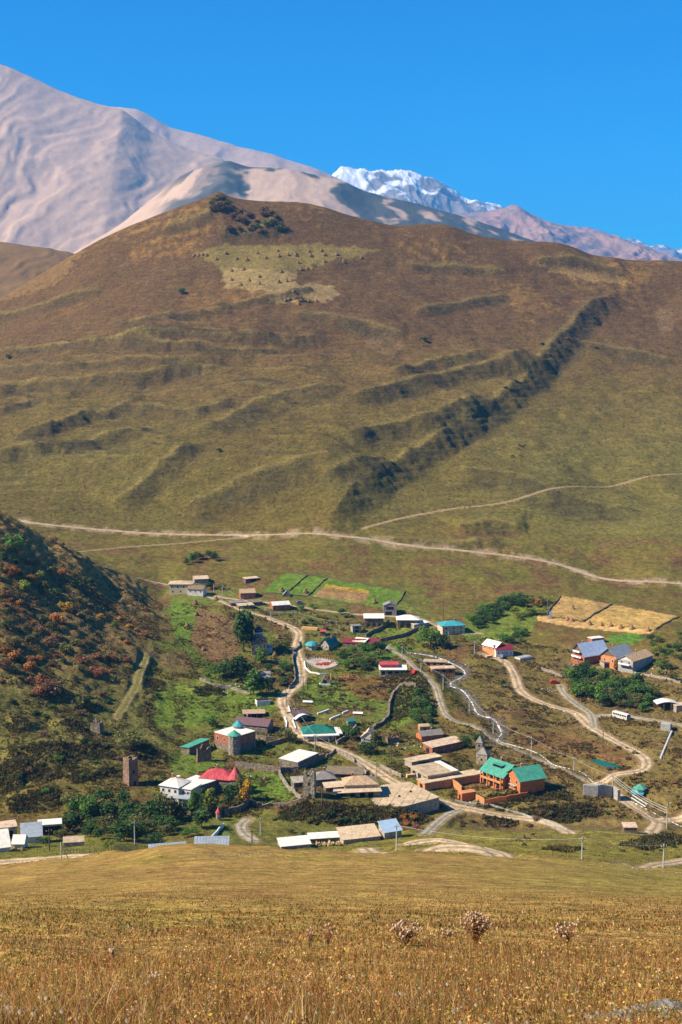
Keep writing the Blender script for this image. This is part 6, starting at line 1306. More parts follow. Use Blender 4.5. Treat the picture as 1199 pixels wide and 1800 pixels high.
for i, (px, py) in enumerate([(913, 785), (918, 788), (922, 785), (911, 791), (901, 804), (914, 803)]):
    c = hit(px, py, ymin=900); tag(put('cow', cows[(1, 1, 3, 0, 1, 0)[i]], None, tuple(c), random.uniform(-.4, .4), (1.35,) * 3), 'tiny dark cow in the herd grazing high on the green hillside', 'cow', 'cattle on the hillside')
# ------------------------------------------------------------------ foliage
def translucent(n, b, src, k=.35):
    tr = N(n, 'ShaderNodeBsdfTranslucent'); n.links.new(src, tr.inputs['Color']); mx = N(n, 'ShaderNodeMixShader'); mx.inputs[0].default_value = k
    out = [o for o in n.nodes if o.type == 'OUTPUT_MATERIAL'][0]; n.links.new(b.outputs[0], mx.inputs[1]); n.links.new(tr.outputs[0], mx.inputs[2]); n.links.new(mx.outputs[0], out.inputs['Surface'])
def leaf_mat(name, col, var=.35):
    k_ = 1.35 if col[0] > .2 else 1.9; col = tuple(min(c * k_, .55) for c in col)
    m, n, b = new_mat(name)
    geo = N(n, 'ShaderNodeNewGeometry'); oi = N(n, 'ShaderNodeObjectInfo')
    a = world_noise(n, .9, 3, .6, geo.outputs['Position'])
    f = mathn(n, 'MULTIPLY', ramp(n, geo.outputs['Random Per Island'], 0, 1, 1 - var, 1 + var), mathn(n, 'MULTIPLY', ramp(n, a.outputs['Fac'], .35, .65, .75, 1.25), ramp(n, oi.outputs['Random'], 0, 1, .78, 1.25)))
    rgb = N(n, 'ShaderNodeRGB'); rgb.outputs[0].default_value = (*col, 1)
    hsn = N(n, 'ShaderNodeHueSaturation'); n.links.new(rgb.outputs[0], hsn.inputs['Color']); n.links.new(ramp(n, geo.outputs['Random Per Island'], 0, 1, .485, .515), hsn.inputs['Hue'])
    lc = mulc(n, hsn.outputs[0], f); n.links.new(lc, b.inputs['Base Color']); translucent(n, b, lc); b.inputs['Roughness'].default_value = .7; b.inputs['Specular IOR Level'].default_value = .15
    return m
LEAF = {'dark': leaf_mat('dark_leaves', (.032, .058, .013)), 'green': leaf_mat('green_leaves', (.058, .105, .016)), 'ygreen': leaf_mat('yellow_green_leaves', (.135, .150, .022)), 'yellow': leaf_mat('yellow_leaves', (.34, .20, .022)),
        'orange': leaf_mat('orange_leaves', (.30, .13, .030)), 'red': leaf_mat('red_leaves', (.175, .075, .035)), 'brown': leaf_mat('brown_leaves', (.115, .068, .034)), 'olive': leaf_mat('olive_leaves', (.085, .082, .022))}
def leaf_quads(c, nrm, size, rng, asp=1.5):
    k = len(c); r = rng.normal(size=(k, 3)); nn = nrm + .75 * r; nn /= np.linalg.norm(nn, axis=1)[:, None]
    t = np.cross(nn, rng.normal(size=(k, 3))); t /= np.linalg.norm(t, axis=1)[:, None] + 1e-9; b = np.cross(nn, t)
    s = (size * rng.uniform(.6, 1.4, k))[:, None]
    v = np.stack([c - t * s * asp / 2, c + b * s * .5, c + t * s * asp / 2, c - b * s * .5], 1).reshape(-1, 3)
    return v, np.arange(4 * k).reshape(k, 4)
def crown_mesh(kind, mat, seed, nl):
    rng = np.random.default_rng(seed)
    if kind == 'round': L = [(rng.normal(0, .22), rng.normal(0, .22), rng.uniform(.38, .82), rng.uniform(.14, .24)) for _ in range(13)] + [(0, 0, .62, .3)]
    elif kind == 'poplar': L = [(rng.normal(0, .05), rng.normal(0, .05), z, .20 * (1 - abs(z - .45) * 1.25) + .03) for z in np.linspace(.14, .95, 13)]
    elif kind == 'tall': L = [(rng.normal(0, .13), rng.normal(0, .13), rng.uniform(.25, .88), rng.uniform(.10, .19)) for _ in range(18)] + [(0, 0, .45, .24), (0, 0, .68, .2)]
    else: L = [(rng.normal(0, .19), rng.normal(0, .19), rng.uniform(.2, .7), rng.uniform(.15, .26)) for _ in range(10)] + [(0, 0, .38, .40)]
    L = np.array(L); w = L[:, 3] ** 2; w /= w.sum(); i = rng.choice(len(L), nl, p=w)
    d = rng.normal(size=(nl, 3)); d /= np.linalg.norm(d, axis=1)[:, None]
    rr = L[i, 3] * rng.uniform(.55, 1.08, nl)
    c = L[i, :3] + d * rr[:, None]; c[:, 2] = np.maximum(c[:, 2], .04)
    v, f = leaf_quads(c, d + np.array([0, 0, .25]), .062 if kind != 'shrub' else .085, rng)
    me = bpy.data.meshes.new('crown' if kind != 'shrub' else 'shrub'); raw_mesh(me, v, f, 4); me.materials.append(LEAF[mat]); return me
def trunk_mesh(kind):
    m = MB(); top = .55 if kind != 'poplar' else .85; m.rod((0, 0, -.05), (0, 0, top), .028, .010, 'bark', 7)
    for i in range(5): a = i * 2.4; z = .2 + .07 * i; m.rod((0, 0, z), (.2 * math.cos(a), .2 * math.sin(a), z + .24), .012, .004, 'bark', 5)
    return m.mesh('trunk')
_cr = {}; _tk = {k: trunk_mesh(k) for k in ('round', 'poplar', 'tall')}
def tree(px, py, hp, wp, kind, mat, label, group=None, ymin=335., name='tree', nl=900):
    v = random.randint(0, 2); k = (kind, mat, v)
    if k not in _cr: _cr[k] = crown_mesh(kind, mat, hash((kind, v)) % 1000 if False else (len(kind) * 31 + v * 7 + len(mat) * 3), nl if kind != 'shrub' else 620)
    c = hit(px, py, ymin=ymin); h = hp * c[1] / FPX; w = wp * c[1] / FPX / {'round': .82, 'poplar': .40, 'tall': .58, 'shrub': .98}[kind]
    if kind == 'shrub':
        o = put('shrub' if name == 'tree' else name, _cr[k], None, (c[0], c[1], c[2] - .05 * h), random.uniform(0, 6.28), (w, w, h)); tag(o, label, 'shrub', group); return o
    t = empty(name, tuple(c), random.uniform(0, 6.28), label, 'tree', group); put('trunk', _tk[kind], t, None, 0, (h, h, h)); put('crown', _cr[k], t, None, 0, (w, w, h)); return t
T_ = tree
T_(428, 1146, 80, 44, 'tall', 'dark', 'tall dark leafy tree beside the small church')
T_(424, 1200, 52, 52, 'round', 'dark', 'broad dark round tree above the rubble wall'); T_(446, 1222, 50, 36, 'tall', 'green', 'upright green tree in front of the old shingled hut'); T_(386, 1192, 30, 34, 'round', 'green', 'bushy green tree left of the broad dark tree'); T_(459, 1166, 30, 20, 'tall', 'green', 'small upright tree in front of the church'); T_(468, 1222, 34, 28, 'round', 'dark', 'dark tree shading the street below the shingled hut')
T_(405, 1190, 30, 30, 'round', 'dark', 'dark tree between bushy green tree and broad dark tree')
for a in ((292, 1445, 58, 46, 'round', 'olive', 'large olive brown tree before the white house'), (262, 1452, 50, 50, 'round', 'dark', 'wide dark tree left of the white house'), (341, 1436, 52, 20, 'poplar', 'green', 'slim green poplar before the white house porch'), (372, 1428, 46, 22, 'poplar', 'ygreen', 'yellow green poplar before the carport'), (405, 1420, 48, 27, 'tall', 'dark', 'dark tree below the red turret'), (433, 1409, 42, 18, 'poplar', 'yellow', 'yellow leaved poplar at the lawn corner'), (422, 1407, 46, 15, 'poplar', 'olive', 'thin olive poplar beside the yellow poplar'), (357, 1424, 40, 18, 'poplar', 'dark', 'short dark poplar under the carport roof'), (385, 1430, 26, 20, 'round', 'olive', 'small olive tree behind the garden wall'), (320, 1442, 30, 30, 'round', 'dark', 'dark garden tree below the blue porch'),
          (145, 1438, 46, 42, 'round', 'green', 'round sunlit green tree in the terraced scrub'), (188, 1442, 34, 40, 'round', 'dark', 'dark spreading tree right of the sunlit green tree'), (222, 1440, 34, 36, 'round', 'dark', 'dark tree below the ruined square tower'), (215, 1470, 30, 36, 'round', 'dark', 'dark thicket tree behind the fenced meadow'), (160, 1470, 26, 32, 'round', 'dark', 'low dark tree above the low hut'), (245, 1478, 32, 36, 'round', 'dark', 'shadowy tree beside the concrete meadow pole'), (110, 1480, 26, 20, 'round', 'olive', 'olive tree at the corner of the open white barn'), (80, 1487, 16, 24, 'round', 'dark', 'low dark tree before the grey blue shed'), (190, 1497, 24, 18, 'round', 'ygreen', 'small thin yellow green tree on the fenced meadow'), (125, 1420, 26, 30, 'round', 'olive', 'olive tree above the sunlit green tree'), (300, 1460, 26, 36, 'round', 'dark', 'dark tree below the large olive brown tree'), (270, 1485, 24, 34, 'round', 'dark', 'dark low tree at the end of the fenced meadow'), (330, 1470, 18, 26, 'round', 'green', 'low green tree above the blue grey brow roof'),
          (231, 1318, 40, 44, 'round', 'olive', 'olive rounded tree on the scarp above the square tower'), (757, 1140, 40, 34, 'round', 'green', 'round green tree below the turquoise roofed house'), (777, 1142, 30, 30, 'round', 'dark', 'darker round tree beside the round green one'), (883, 1207, 15, 12, 'round', 'dark', 'lone small tree above the stream meadow'),
          (814, 1314, 22, 24, 'round', 'dark', 'dark tree at the end of the rust stained barn'), (838, 1308, 20, 20, 'round', 'dark', 'dark round tree beside the smaller crypt'), (505, 1305, 26, 26, 'round', 'olive', 'olive tree at the yard wall by the street'), (372, 1278, 24, 26, 'round', 'green', 'green tree behind the castle house'), (660, 1310, 30, 22, 'tall', 'olive', 'thin olive tree beside the gable cottage'), (620, 1300, 22, 34, 'round', 'dark', 'dark bushy tree left of the gable cottage'), (650, 1325, 22, 34, 'round', 'dark', 'dark bushy tree below the gable cottage'), (605, 1290, 18, 22, 'round', 'green', 'green garden tree behind the street wall'),
          (320, 517, 11, 12, 'round', 'dark', 'lone dark tree on the heath below the hayfield'), (746, 600, 8, 11, 'round', 'dark', 'tiny lone tree in the middle of the hillside'), (524, 530, 12, 14, 'round', 'brown', 'bare brown tree in the tan hayfield corner'), (385, 794, 7, 10, 'round', 'dark', 'tiny dark bush tree among pale stones on hill'), (16, 630, 7, 9, 'round', 'dark', 'tiny lone tree at the left of the terraces'),
          (370, 1036, 14, 18, 'round', 'dark', 'dark tree beside the beige roofed shed'), (388, 1036, 11, 13, 'round', 'green', 'small green tree beside the upper lane'), (600, 1080, 12, 16, 'round', 'dark', 'dark small tree on the lane below the ploughed plot'), (530, 1072, 11, 14, 'round', 'green', 'green small tree below the parked blue car'), (548, 1070, 9, 12, 'round', 'green', 'small green tree under the field wall'), (567, 1087, 8, 10, 'round', 'yellow', 'bright yellow bush tree below the lane'),
          (1082, 1178, 20, 10, 'tall', 'orange', 'rusty orange tree beside the brown garage'), (1030, 1180, 16, 26, 'round', 'dark', 'dark bushy tree in the yard of the silver roofed house'), (470, 1180, 16, 20, 'round', 'dark', 'dark garden tree beside the old shingled hut'), (500, 1205, 18, 22, 'round', 'dark', 'dark tree at the roadside wall')):
    T_(*a)
def many(pts, hp, wp, kinds, mats, label, group, ymin=335., name='tree', rnd=.3):
    for px, py in pts:
        s = random.uniform(1 - rnd, 1 + rnd); mt = random.choice(mats); T_(px, py, hp * s, wp * s, random.choice(kinds), mt, label % {'dark': 'dark green', 'green': 'green', 'ygreen': 'yellow green', 'yellow': 'yellow', 'orange': 'orange', 'red': 'red', 'brown': 'brown', 'olive': 'olive'}[mt], group, ymin, name)
def scat(poly, n, seed, mind=3.0):
    r = random.Random(seed); P = np.array(poly, float); out = []; x0, y0 = P.min(0); x1, y1 = P.max(0); tries = 0
    while len(out) < n and tries < n * 200:
        tries += 1; p = (r.uniform(x0, x1), r.uniform(y0, y1))
        if inpoly(P, np.array([p[0]]), np.array([p[1]]))[0] and all((p[0] - q[0]) ** 2 + ((p[1] - q[1]) * 2) ** 2 > mind ** 2 for q in out): out.append(p)
    return sorted(out, key=lambda q: q[1])
many(scat([(120, 1428), (180, 1412), (250, 1402), (280, 1425), (300, 1455), (390, 1440), (385, 1458), (300, 1480), (200, 1482), (120, 1465)], 20, 31, 16), 30, 32, ['round', 'round', 'tall'], ['dark', 'dark', 'olive', 'dark'], '%s tree in the dense belt below the square tower and white house', 'trees below the square tower', 400)
many(scat([(1002, 1200), (1030, 1196), (1080, 1202), (1130, 1210), (1150, 1216), (1142, 1244), (1128, 1252), (1105, 1250), (1060, 1244), (1010, 1225)], 52, 3, 9), 24, 22, ['round', 'tall'], ['green', 'dark', 'dark', 'olive', 'green'], '%s tree crowded into the grove above the parked bus', 'trees of the grove')
many(scat([(820, 1100), (850, 1078), (890, 1058), (905, 1050), (925, 1062), (880, 1085), (840, 1108)], 22, 5, 7), 15, 17, ['round'], ['dark', 'green', 'dark'], '%s tree in the hedge behind the turquoise roofed house', 'hedge trees above the lane')
many(scat([(905, 1048), (965, 1055), (960, 1080), (925, 1095), (890, 1080)], 20, 6, 7), 11, 11, ['round'], ['ygreen', 'green', 'olive', 'ygreen'], '%s fruit tree in the orchard left of the stubble fields', 'orchard trees')
many([(908, 1052), (944, 1066)], 14, 9, ['tall'], ['orange'], '%s autumn tree standing in the orchard', 'orange orchard trees')
many(scat([(880, 1128), (900, 1112), (925, 1112), (915, 1135)], 9, 7, 7), 11, 14, ['round'], ['dark', 'green'], '%s tree on the terraces behind the maroon roofed house', 'trees behind the maroon roof')
many(scat([(1130, 1125), (1199, 1115), (1205, 1200), (1175, 1200), (1150, 1180), (1150, 1140)], 26, 8, 9), 12, 13, ['round'], ['green', 'dark', 'ygreen', 'olive'], '%s garden tree behind the right hand houses', 'garden trees on the right')
many([(328, 992), (338, 988), (348, 985), (356, 983), (364, 982), (372, 981), (378, 985)], 16, 14, ['round', 'tall'], ['dark', 'green', 'olive'], '%s tree in the little clump on the upper pasture', 'trees on the upper pasture')
many(scat([(595, 1150), (650, 1140), (690, 1155), (650, 1180), (600, 1175)], 16, 9, 9), 15, 18, ['round'], ['green', 'olive', 'green', 'dark'], '%s bushy tree on the bank below the maroon sheds', 'trees on the bank below the maroon sheds')
many(scat([(490, 1165), (512, 1160), (515, 1195), (490, 1210), (478, 1190)], 7, 10, 9), 12, 14, ['round'], ['green', 'dark', 'olive'], '%s garden tree in the plot beside the street wall', 'trees beside the street wall')
many(scat([(362, 362), (400, 358), (440, 362), (470, 372), (495, 385), (490, 405), (440, 412), (390, 405), (400, 385)], 26, 11, 8), 11, 17, ['shrub'], ['brown', 'olive', 'brown', 'brown'], '%s shrub in the thicket under the hill top', 'thicket under the hill top', 1300)
many(scat([(380, 340), (402, 345), (400, 356), (372, 356)], 5, 12, 5), 7, 9, ['shrub'], ['brown', 'olive'], '%s low shrub on the very tip of the hill', 'shrubs on the hill tip', 1300)
# bushy left slope: the big ones by hand, then the rest
for x, y, r, mt in ((65, 175, 55, 'green'), (20, 250, 34, 'dark'), (105, 240, 22, 'yellow'), (65, 330, 42, 'orange'), (110, 345, 30, 'olive'), (210, 350, 36, 'ygreen'), (165, 370, 36, 'orange'), (130, 405, 42, 'ygreen'), (225, 410, 34, 'olive'), (330, 335, 30, 'orange'), (270, 325, 20, 'ygreen'), (350, 520, 38, 'yellow'), (475, 515, 18, 'yellow'), (300, 575, 46, 'orange'), (280, 620, 36, 'olive'), (530, 570, 22, 'yellow'), (630, 585, 16, 'yellow'), (680, 625, 20, 'yellow'), (720, 645, 16, 'yellow'), (600, 620, 20, 'green'), (435, 575, 22, 'olive'), (260, 700, 40, 'brown'), (85, 710, 36, 'olive'), (160, 690, 30, 'olive'), (40, 610, 40, 'dark'), (355, 740, 42, 'olive'), (440, 800, 40, 'red'), (520, 860, 46, 'red'), (160, 830, 46, 'orange'), (75, 775, 40, 'orange'), (30, 820, 44, 'brown'), (220, 900, 60, 'red'), (280, 950, 66, 'brown'), (210, 960, 50, 'red'), (450, 1010, 56, 'olive'), (30, 750, 30, 'orange'), (585, 790, 26, 'red'), (670, 800, 26, 'red'), (640, 690, 20, 'olive'), (760, 665, 24, 'red'), (530, 460, 22, 'olive'), (300, 670, 24, 'green'), (215, 640, 30, 'brown'), (770, 535, 18, 'red'), (280, 170, 26, 'brown'), (325, 195, 22, 'brown')):
    cn = {'dark': 'dark green', 'green': 'green', 'ygreen': 'yellow green', 'yellow': 'golden yellow', 'orange': 'orange', 'red': 'russet red', 'brown': 'bare brown', 'olive': 'olive'}[mt]
    T_(x / 3, 890 + (y + r * .8) / 3, r * .54, r * .62, 'shrub', mt, cn + ' autumn shrub on the steep left slope', 'autumn shrubs on the left slope')
many(scat([(0, 930), (40, 940), (110, 990), (200, 1040), (265, 1085), (270, 1110), (220, 1150), (230, 1180), (180, 1200), (100, 1180), (0, 1200)], 62, 13, 12), 11, 15, ['shrub'], ['brown', 'olive', 'brown', 'red', 'orange', 'olive', 'brown', 'dark'], 'low %s bush scattered on the steep left slope', 'low bushes on the left slope', rnd=.45)
many(scat([(0, 1200), (180, 1205), (230, 1280), (300, 1330), (240, 1330), (210, 1400), (100, 1420), (0, 1440)], 36, 14, 16), 9, 14, ['shrub'], ['olive', 'dark', 'olive', 'green', 'brown'], 'low %s bush on the scrubby terraces', 'bushes on the terraces', rnd=.4)
many(scat([(500, 1430), (620, 1432), (690, 1440), (680, 1460), (560, 1470), (500, 1465)], 18, 15, 12), 10, 14, ['shrub'], ['dark', 'olive', 'brown', 'dark'], '%s bush on the shaded bank below the barns', 'bushes on the bank below the barns', 400)
many(scat([(700, 1435), (730, 1430), (735, 1458), (705, 1462)], 8, 16, 7), 9, 13, ['shrub'], ['orange', 'red'], '%s bush on the bank behind the pale blue roof', 'russet bushes behind the blue roof', 400)
many(scat([(770, 1450), (960, 1425), (1060, 1418), (1080, 1440), (1000, 1448), (830, 1462)], 16, 17, 14), 7, 12, ['shrub'], ['dark', 'olive', 'brown'], '%s bush on the bank below the brick yard', 'bushes below the brick yard', 400)
many(scat([(735, 1205), (755, 1240), (760, 1285), (735, 1280), (725, 1240)], 18, 18, 9), 15, 18, ['shrub'], ['dark', 'green', 'olive', 'dark'], '%s bush on the steep bank above the wheel track', 'bushes above the wheel track')
many(scat([(560, 1190), (720, 1188), (735, 1210), (690, 1240), (600, 1250), (540, 1225)], 22, 19, 11), 6, 10, ['shrub'], ['brown', 'olive', 'green', 'brown', 'red'], 'small %s bush in the overgrown gardens', 'bushes in the overgrown gardens', rnd=.4)
many(scat([(890, 1280), (1010, 1290), (1110, 1320), (1125, 1345), (1100, 1360), (1000, 1335), (900, 1300)], 16, 20, 10), 6, 10, ['shrub'], ['brown', 'olive', 'brown', 'red'], 'low %s bush around the green pond', 'bushes around the pond')
many(scat([(480, 1075), (620, 1085), (640, 1112), (560, 1118), (530, 1100)], 12, 21, 10), 7, 11, ['shrub'], ['olive', 'brown', 'green', 'dark'], '%s bush on the rough ground under the upper lane', 'bushes under the upper lane')
many(scat([(1080, 1300), (1199, 1300), (1199, 1430), (1150, 1425), (1140, 1350)], 12, 22, 12), 5, 9, ['shrub'], ['brown', 'olive', 'red'], 'low %s bush on the slope around the long pipe', 'bushes around the long pipe')
many(scat([(1070, 1494), (1199, 1488), (1199, 1508), (1100, 1506)], 6, 23, 9), 5, 11, ['shrub'], ['olive', 'dark'], 'low %s bush on the ledge in the cow meadow', 'bushes in the cow meadow', 380)
many(scat([(700, 1280), (760, 1290), (740, 1335), (690, 1330)], 8, 24, 10), 6, 10, ['shrub'], ['olive', 'green', 'brown', 'orange'], 'small %s bush among the rubble above the barns', 'bushes among the rubble')
many(scat([(950, 560), (1075, 530), (1080, 600), (960, 660), (900, 690), (880, 690)], 10, 25, 8), 4.5, 9, ['shrub'], ['dark', 'olive', 'brown'], 'tiny %s bush in the dark gully of the big hill', 'bushes in the hill gully', 1000)

# ------------------------------------------------------------------ uncountable low growth: scrub, tussocks
def scrub_mat(name):
    m, n, b = new_mat(name); at = N(n, 'ShaderNodeAttribute', attribute_name='Col'); n.links.new(at.outputs['Color'], b.inputs['Base Color']); translucent(n, b, at.outputs['Color']); b.inputs['Roughness'].default_value = .9; b.inputs['Specular IOR Level'].default_value = .08; return m
M['scrub'] = scrub_mat('scrub_leaves')
def pick(mask, n, rng):
    j, i = np.where(mask)
    if len(j) == 0: return np.zeros((0, 2)), j[:0]
    k = rng.integers(0, len(j), n); j, i = j[k], i[k]
    j2 = np.minimum(j + 1, NY - 1); i2 = np.minimum(i + 1, NU - 1)
    a, b = rng.random(n), rng.random(n); y = YS[j] * (1 - a) + YS[j2] * a; u = US[i] * (1 - b) + US[i2] * b
    return np.stack([u * y, y], 1), j * NU + i
def tufts(name, label, mask, n, size, pal, seed, ntri=6, up=.8, colmix=.35):
    rng = np.random.default_rng(seed); P, idx = pick(mask, n, rng)
    if len(P) == 0: return
    z = zat(P[:, 0], P[:, 1]); n = len(P); s = size[0] + (size[1] - size[0]) * rng.random(n) ** 2
    c = np.array(pal)[rng.integers(0, len(pal), n)] * 1.5 * rng.uniform(.7, 1.3, (n, 1)); c = c * (1 - colmix) + C.reshape(-1, 3)[idx] * colmix
    V = []; K = []
    for k in range(ntri):
        a = rng.uniform(0, 2 * math.pi, n); r = s * rng.uniform(.1, .8, n); h = s * up * rng.uniform(.5, 1.1, n); w = s * rng.uniform(.25, .5, n)
        bx, by = P[:, 0] + np.cos(a) * r * .6, P[:, 1] + np.sin(a) * r * .6; e = a + rng.uniform(.6, 2.5, n)
        V.append(np.stack([np.stack([bx - np.cos(e) * w, by - np.sin(e) * w, z - .05 * s], 1), np.stack([bx + np.cos(e) * w, by + np.sin(e) * w, z - .05 * s + rng.uniform(0, .3, n) * s], 1), np.stack([bx + np.cos(a) * r * .5, by + np.sin(a) * r * .5, z + h], 1)], 1))
        K.append(np.repeat((c * rng.uniform(.8, 1.2, (n, 1)))[:, None], 3, 1))
    V = np.concatenate(V).reshape(-1, 3); K = np.concatenate(K).reshape(-1, 3); o0 = V.mean(0)
    me = bpy.data.meshes.new(name); raw_mesh(me, V - o0, np.arange(len(V)).reshape(-1, 3), 3); set_col(me, K); me.materials.append(M['scrub'])
    tag(put(name, me, None, tuple(o0)), label, kind='stuff')
pxg, pyg = project(XG, YG, ZG)
clear = (roadmask < .2) & (streammask < .3)
for P_ in (ROADP + [STREAM]): pass
blk = np.zeros_like(clear)
inpic = (pxg > -40) & (pxg < 1240)
def zone(P, ymin=335., ymax=905.): return inpoly(np.array(P, float), pxg, pyg) & (YG > ymin) & (YG < ymax) & clear
sl = zone([(-40, 880), (60, 930), (200, 1010), (285, 1065), (275, 1110), (230, 1160), (215, 1240), (230, 1300), (300, 1330), (250, 1330), (220, 1400), (100, 1430), (-40, 1450)], 440, 760)
tufts('slope_scrub', 'low brown and russet scrub covering the left slope', sl & (n2 + .8 * n3 > .0), 9000, (.35, 1.3), [(.11, .070, .026), (.085, .078, .022), (.14, .08, .028), (.075, .08, .02), (.14, .115, .03)], 1, 7, .7)
tufts('slope_grass', 'tussock grass between the shrubs of the left slope', sl, 12000, (.3, .8), [(.20, .145, .04), (.15, .12, .03), (.25, .17, .06)], 2, 4, .8)
vg = zone([(260, 1060), (500, 1070), (780, 1110), (1240, 1180), (1240, 1450), (700, 1420), (420, 1440), (250, 1430), (230, 1300), (270, 1150)], 440, 760)
tufts('meadow_tussock', 'rough grass and weeds of the valley floor', vg & (n3 + .6 * n2 > -.1), 26000, (.25, .9), [(.10, .095, .022), (.13, .085, .03), (.085, .11, .02), (.16, .10, .035), (.06, .06, .018)], 3, 4, .7, .5)
tufts('weed_patch', 'taller brown and dark weeds growing in patches', vg & (fbm(XG / 13 + 60, YG / 13, 3) > .10), 16000, (.4, 1.4), [(.07, .065, .02), (.12, .065, .028), (.15, .085, .035), (.05, .06, .016)], 4, 6, .75)
bank = np.zeros_like(clear)
for P, A, w, w2 in [q_ for q_ in SCP if q_[0][:, 1].mean() < 760]:
    s = near(P, w * 1.6)
    if s is None: continue
    d, al, L = dist_poly(P, XG[s], YG[s]); bank[s] |= (d > -1) & (d < w * 1.2) & (al > .08 * L) & (al < .92 * L)
tufts('bank_scrub', 'dark bramble scrub on the steep banks', bank & clear & inpic, 9000, (.5, 1.7), [(.045, .046, .015), (.07, .055, .02), (.10, .06, .025), (.06, .07, .018)], 5, 7, .75)
def bush_mass(name, label, mask, n, size, pal, seed, q=46):
    rng = np.random.default_rng(seed); P, idx = pick(mask, n, rng); n = len(P); z = zat(P[:, 0], P[:, 1]); s = size[0] + (size[1] - size[0]) * rng.random(n) ** 1.5
    k = np.repeat(np.arange(n), q); d = rng.normal(size=(n * q, 3)); d /= np.linalg.norm(d, axis=1)[:, None]; d[:, 2] = np.abs(d[:, 2]) * .9
    c = np.stack([P[k, 0], P[k, 1], z[k]], 1) + d * (s[k] * rng.uniform(.5, 1.1, n * q))[:, None] * np.array([1, 1, .95])
    v, f = leaf_quads(c, d, .26, rng); sc_ = np.repeat(s[k], 4)[:, None]; ce = np.repeat(c, 4, 0); v = ce + (v - ce) * sc_
    cc = (np.array(pal)[rng.integers(0, len(pal), n)] * rng.uniform(.75, 1.25, (n, 1)))[k] * rng.uniform(.7, 1.3, (n * q, 1)); me = bpy.data.meshes.new(name); o0 = v.mean(0); raw_mesh(me, v - o0, f, 4); set_col(me, np.repeat(cc, 4, 0)); me.materials.append(M['scrub']); tag(put(name, me, None, tuple(o0)), label, kind='stuff')
bush_mass('slope_thicket', 'mass of small autumn bushes merging over the left slope', sl & (n2 > -.1) & (pyg < 1260), 300, (.5, 1.6), [(.16, .085, .036), (.12, .105, .03), (.24, .10, .035), (.09, .095, .024), (.28, .16, .03), (.22, .07, .035)], 11)
bush_mass('terrace_thicket', 'mass of small olive bushes on the scrubby terraces', sl & (pyg > 1240), 200, (.5, 1.5), [(.10, .10, .026), (.075, .085, .022), (.15, .10, .036)], 12)
bush_mass('bank_thicket', 'mass of small bushes along the steep banks', bank & clear & inpic & (YG < 760), 420, (.4, 1.2), [(.075, .075, .022), (.11, .085, .03), (.15, .085, .035)], 13)
bush_mass('valley_thicket', 'small bushes and tall weeds dotted over the valley floor', vg & (fbm(XG / 16 + 80, YG / 16, 3) > .12), 760, (.4, 1.2), [(.09, .10, .024), (.14, .09, .035), (.075, .085, .02), (.19, .10, .04)], 14)
hillm = (YG > 905) & (YG < 1590) & inpic & clear
tufts('heath_tussock', 'heath tussocks sprinkled over the big hill', hillm & (n3 > .0), 26000, (.5, 1.5), [(.11, .075, .028), (.09, .08, .022), (.15, .10, .04), (.07, .06, .02)], 6, 3, .55, .6)
st = np.zeros_like(clear); s = near(STREAM, 12); d, al, L = dist_poly(STREAM[::3], XG[s], YG[s]); st[s] = (np.abs(d) > 1.2) & (np.abs(d) < 4.0) & (al < .58 * L)
tufts('stream_stones', 'grey and white boulders lining the stream', st & inpic, 2600, (.25, .8), [(.20, .18, .15), (.14, .12, .10), (.28, .25, .22), (.09, .08, .07)], 7, 5, .5, 0)
mm = (YG > 325) & (YG < 455) & inpic & clear
tufts('brow_grass', 'short grass tufts of the meadow behind the brow', mm, 9000, (.2, .55), [(.20, .165, .035), (.15, .14, .025), (.26, .17, .05)], 8, 3, .8, .5)
# rubble heaps of pale stone
def rubble(px, py, n, rad, label, ymin=335., mats=('stone_pale', 'whitewash', 'concrete', 'stone'), rs=.8):
    c = hit(px, py, ymin=ymin); m = MB()
    for i in range(n):
        x, y = random.gauss(0, rad), random.gauss(0, rad * .8); z = float(zat(c[0] + x, c[1] + y)) - c[2]; r = random.uniform(.2, .55) * rs
        m.lathe([(r * .6, z - r * .3), (r, z + r * .15), (r * .5, z + r * .8)], 5, random.choice(mats), (x, y))
    tag(m.build('rubble', None, tuple(c)), label, 'rubble')
rubble(405, 1210, 60, 4.0, 'white rubble spilled along the wall below the trees'); rubble(705, 1308, 50, 4.0, 'pale rubble heap left of the small orange cottage'); rubble(1155, 1176, 40, 4.0, 'pale stone heap in the garden right of the houses'); rubble(1012, 1165, 30, 3.5, 'white building rubble beside the silver roofed house'); rubble(155, 1285, 30, 3.0, 'stones fallen from the small terrace ruin'); rubble(395, 1508, 24, 2.5, 'grey stones lying on the dry brow', 250, ('stone',), .5); rubble(425, 1503, 34, 2.5, 'scattered grey stones on the brow above the drive', 250, ('stone', 'stone_pale'), .5); rubble(1130, 1528, 26, 5.0, 'pale stones edging the track on the brow', 300, ('stone_pale',), .5); rubble(835, 1415, 30, 3.0, 'stones lying before the brick gatehouse'); rubble(800, 1170, 50, 5.0, 'white boulders in the stream behind the byres'); rubble(690, 1445, 40, 3.5, 'grey gravel spilling down the bank below the barn', 400)
rubble(958, 1212, 14, 2.0, 'pale boulders on the grass by the side road'); rubble(1000, 1257, 16, 3.0, 'stones beside the valley road')

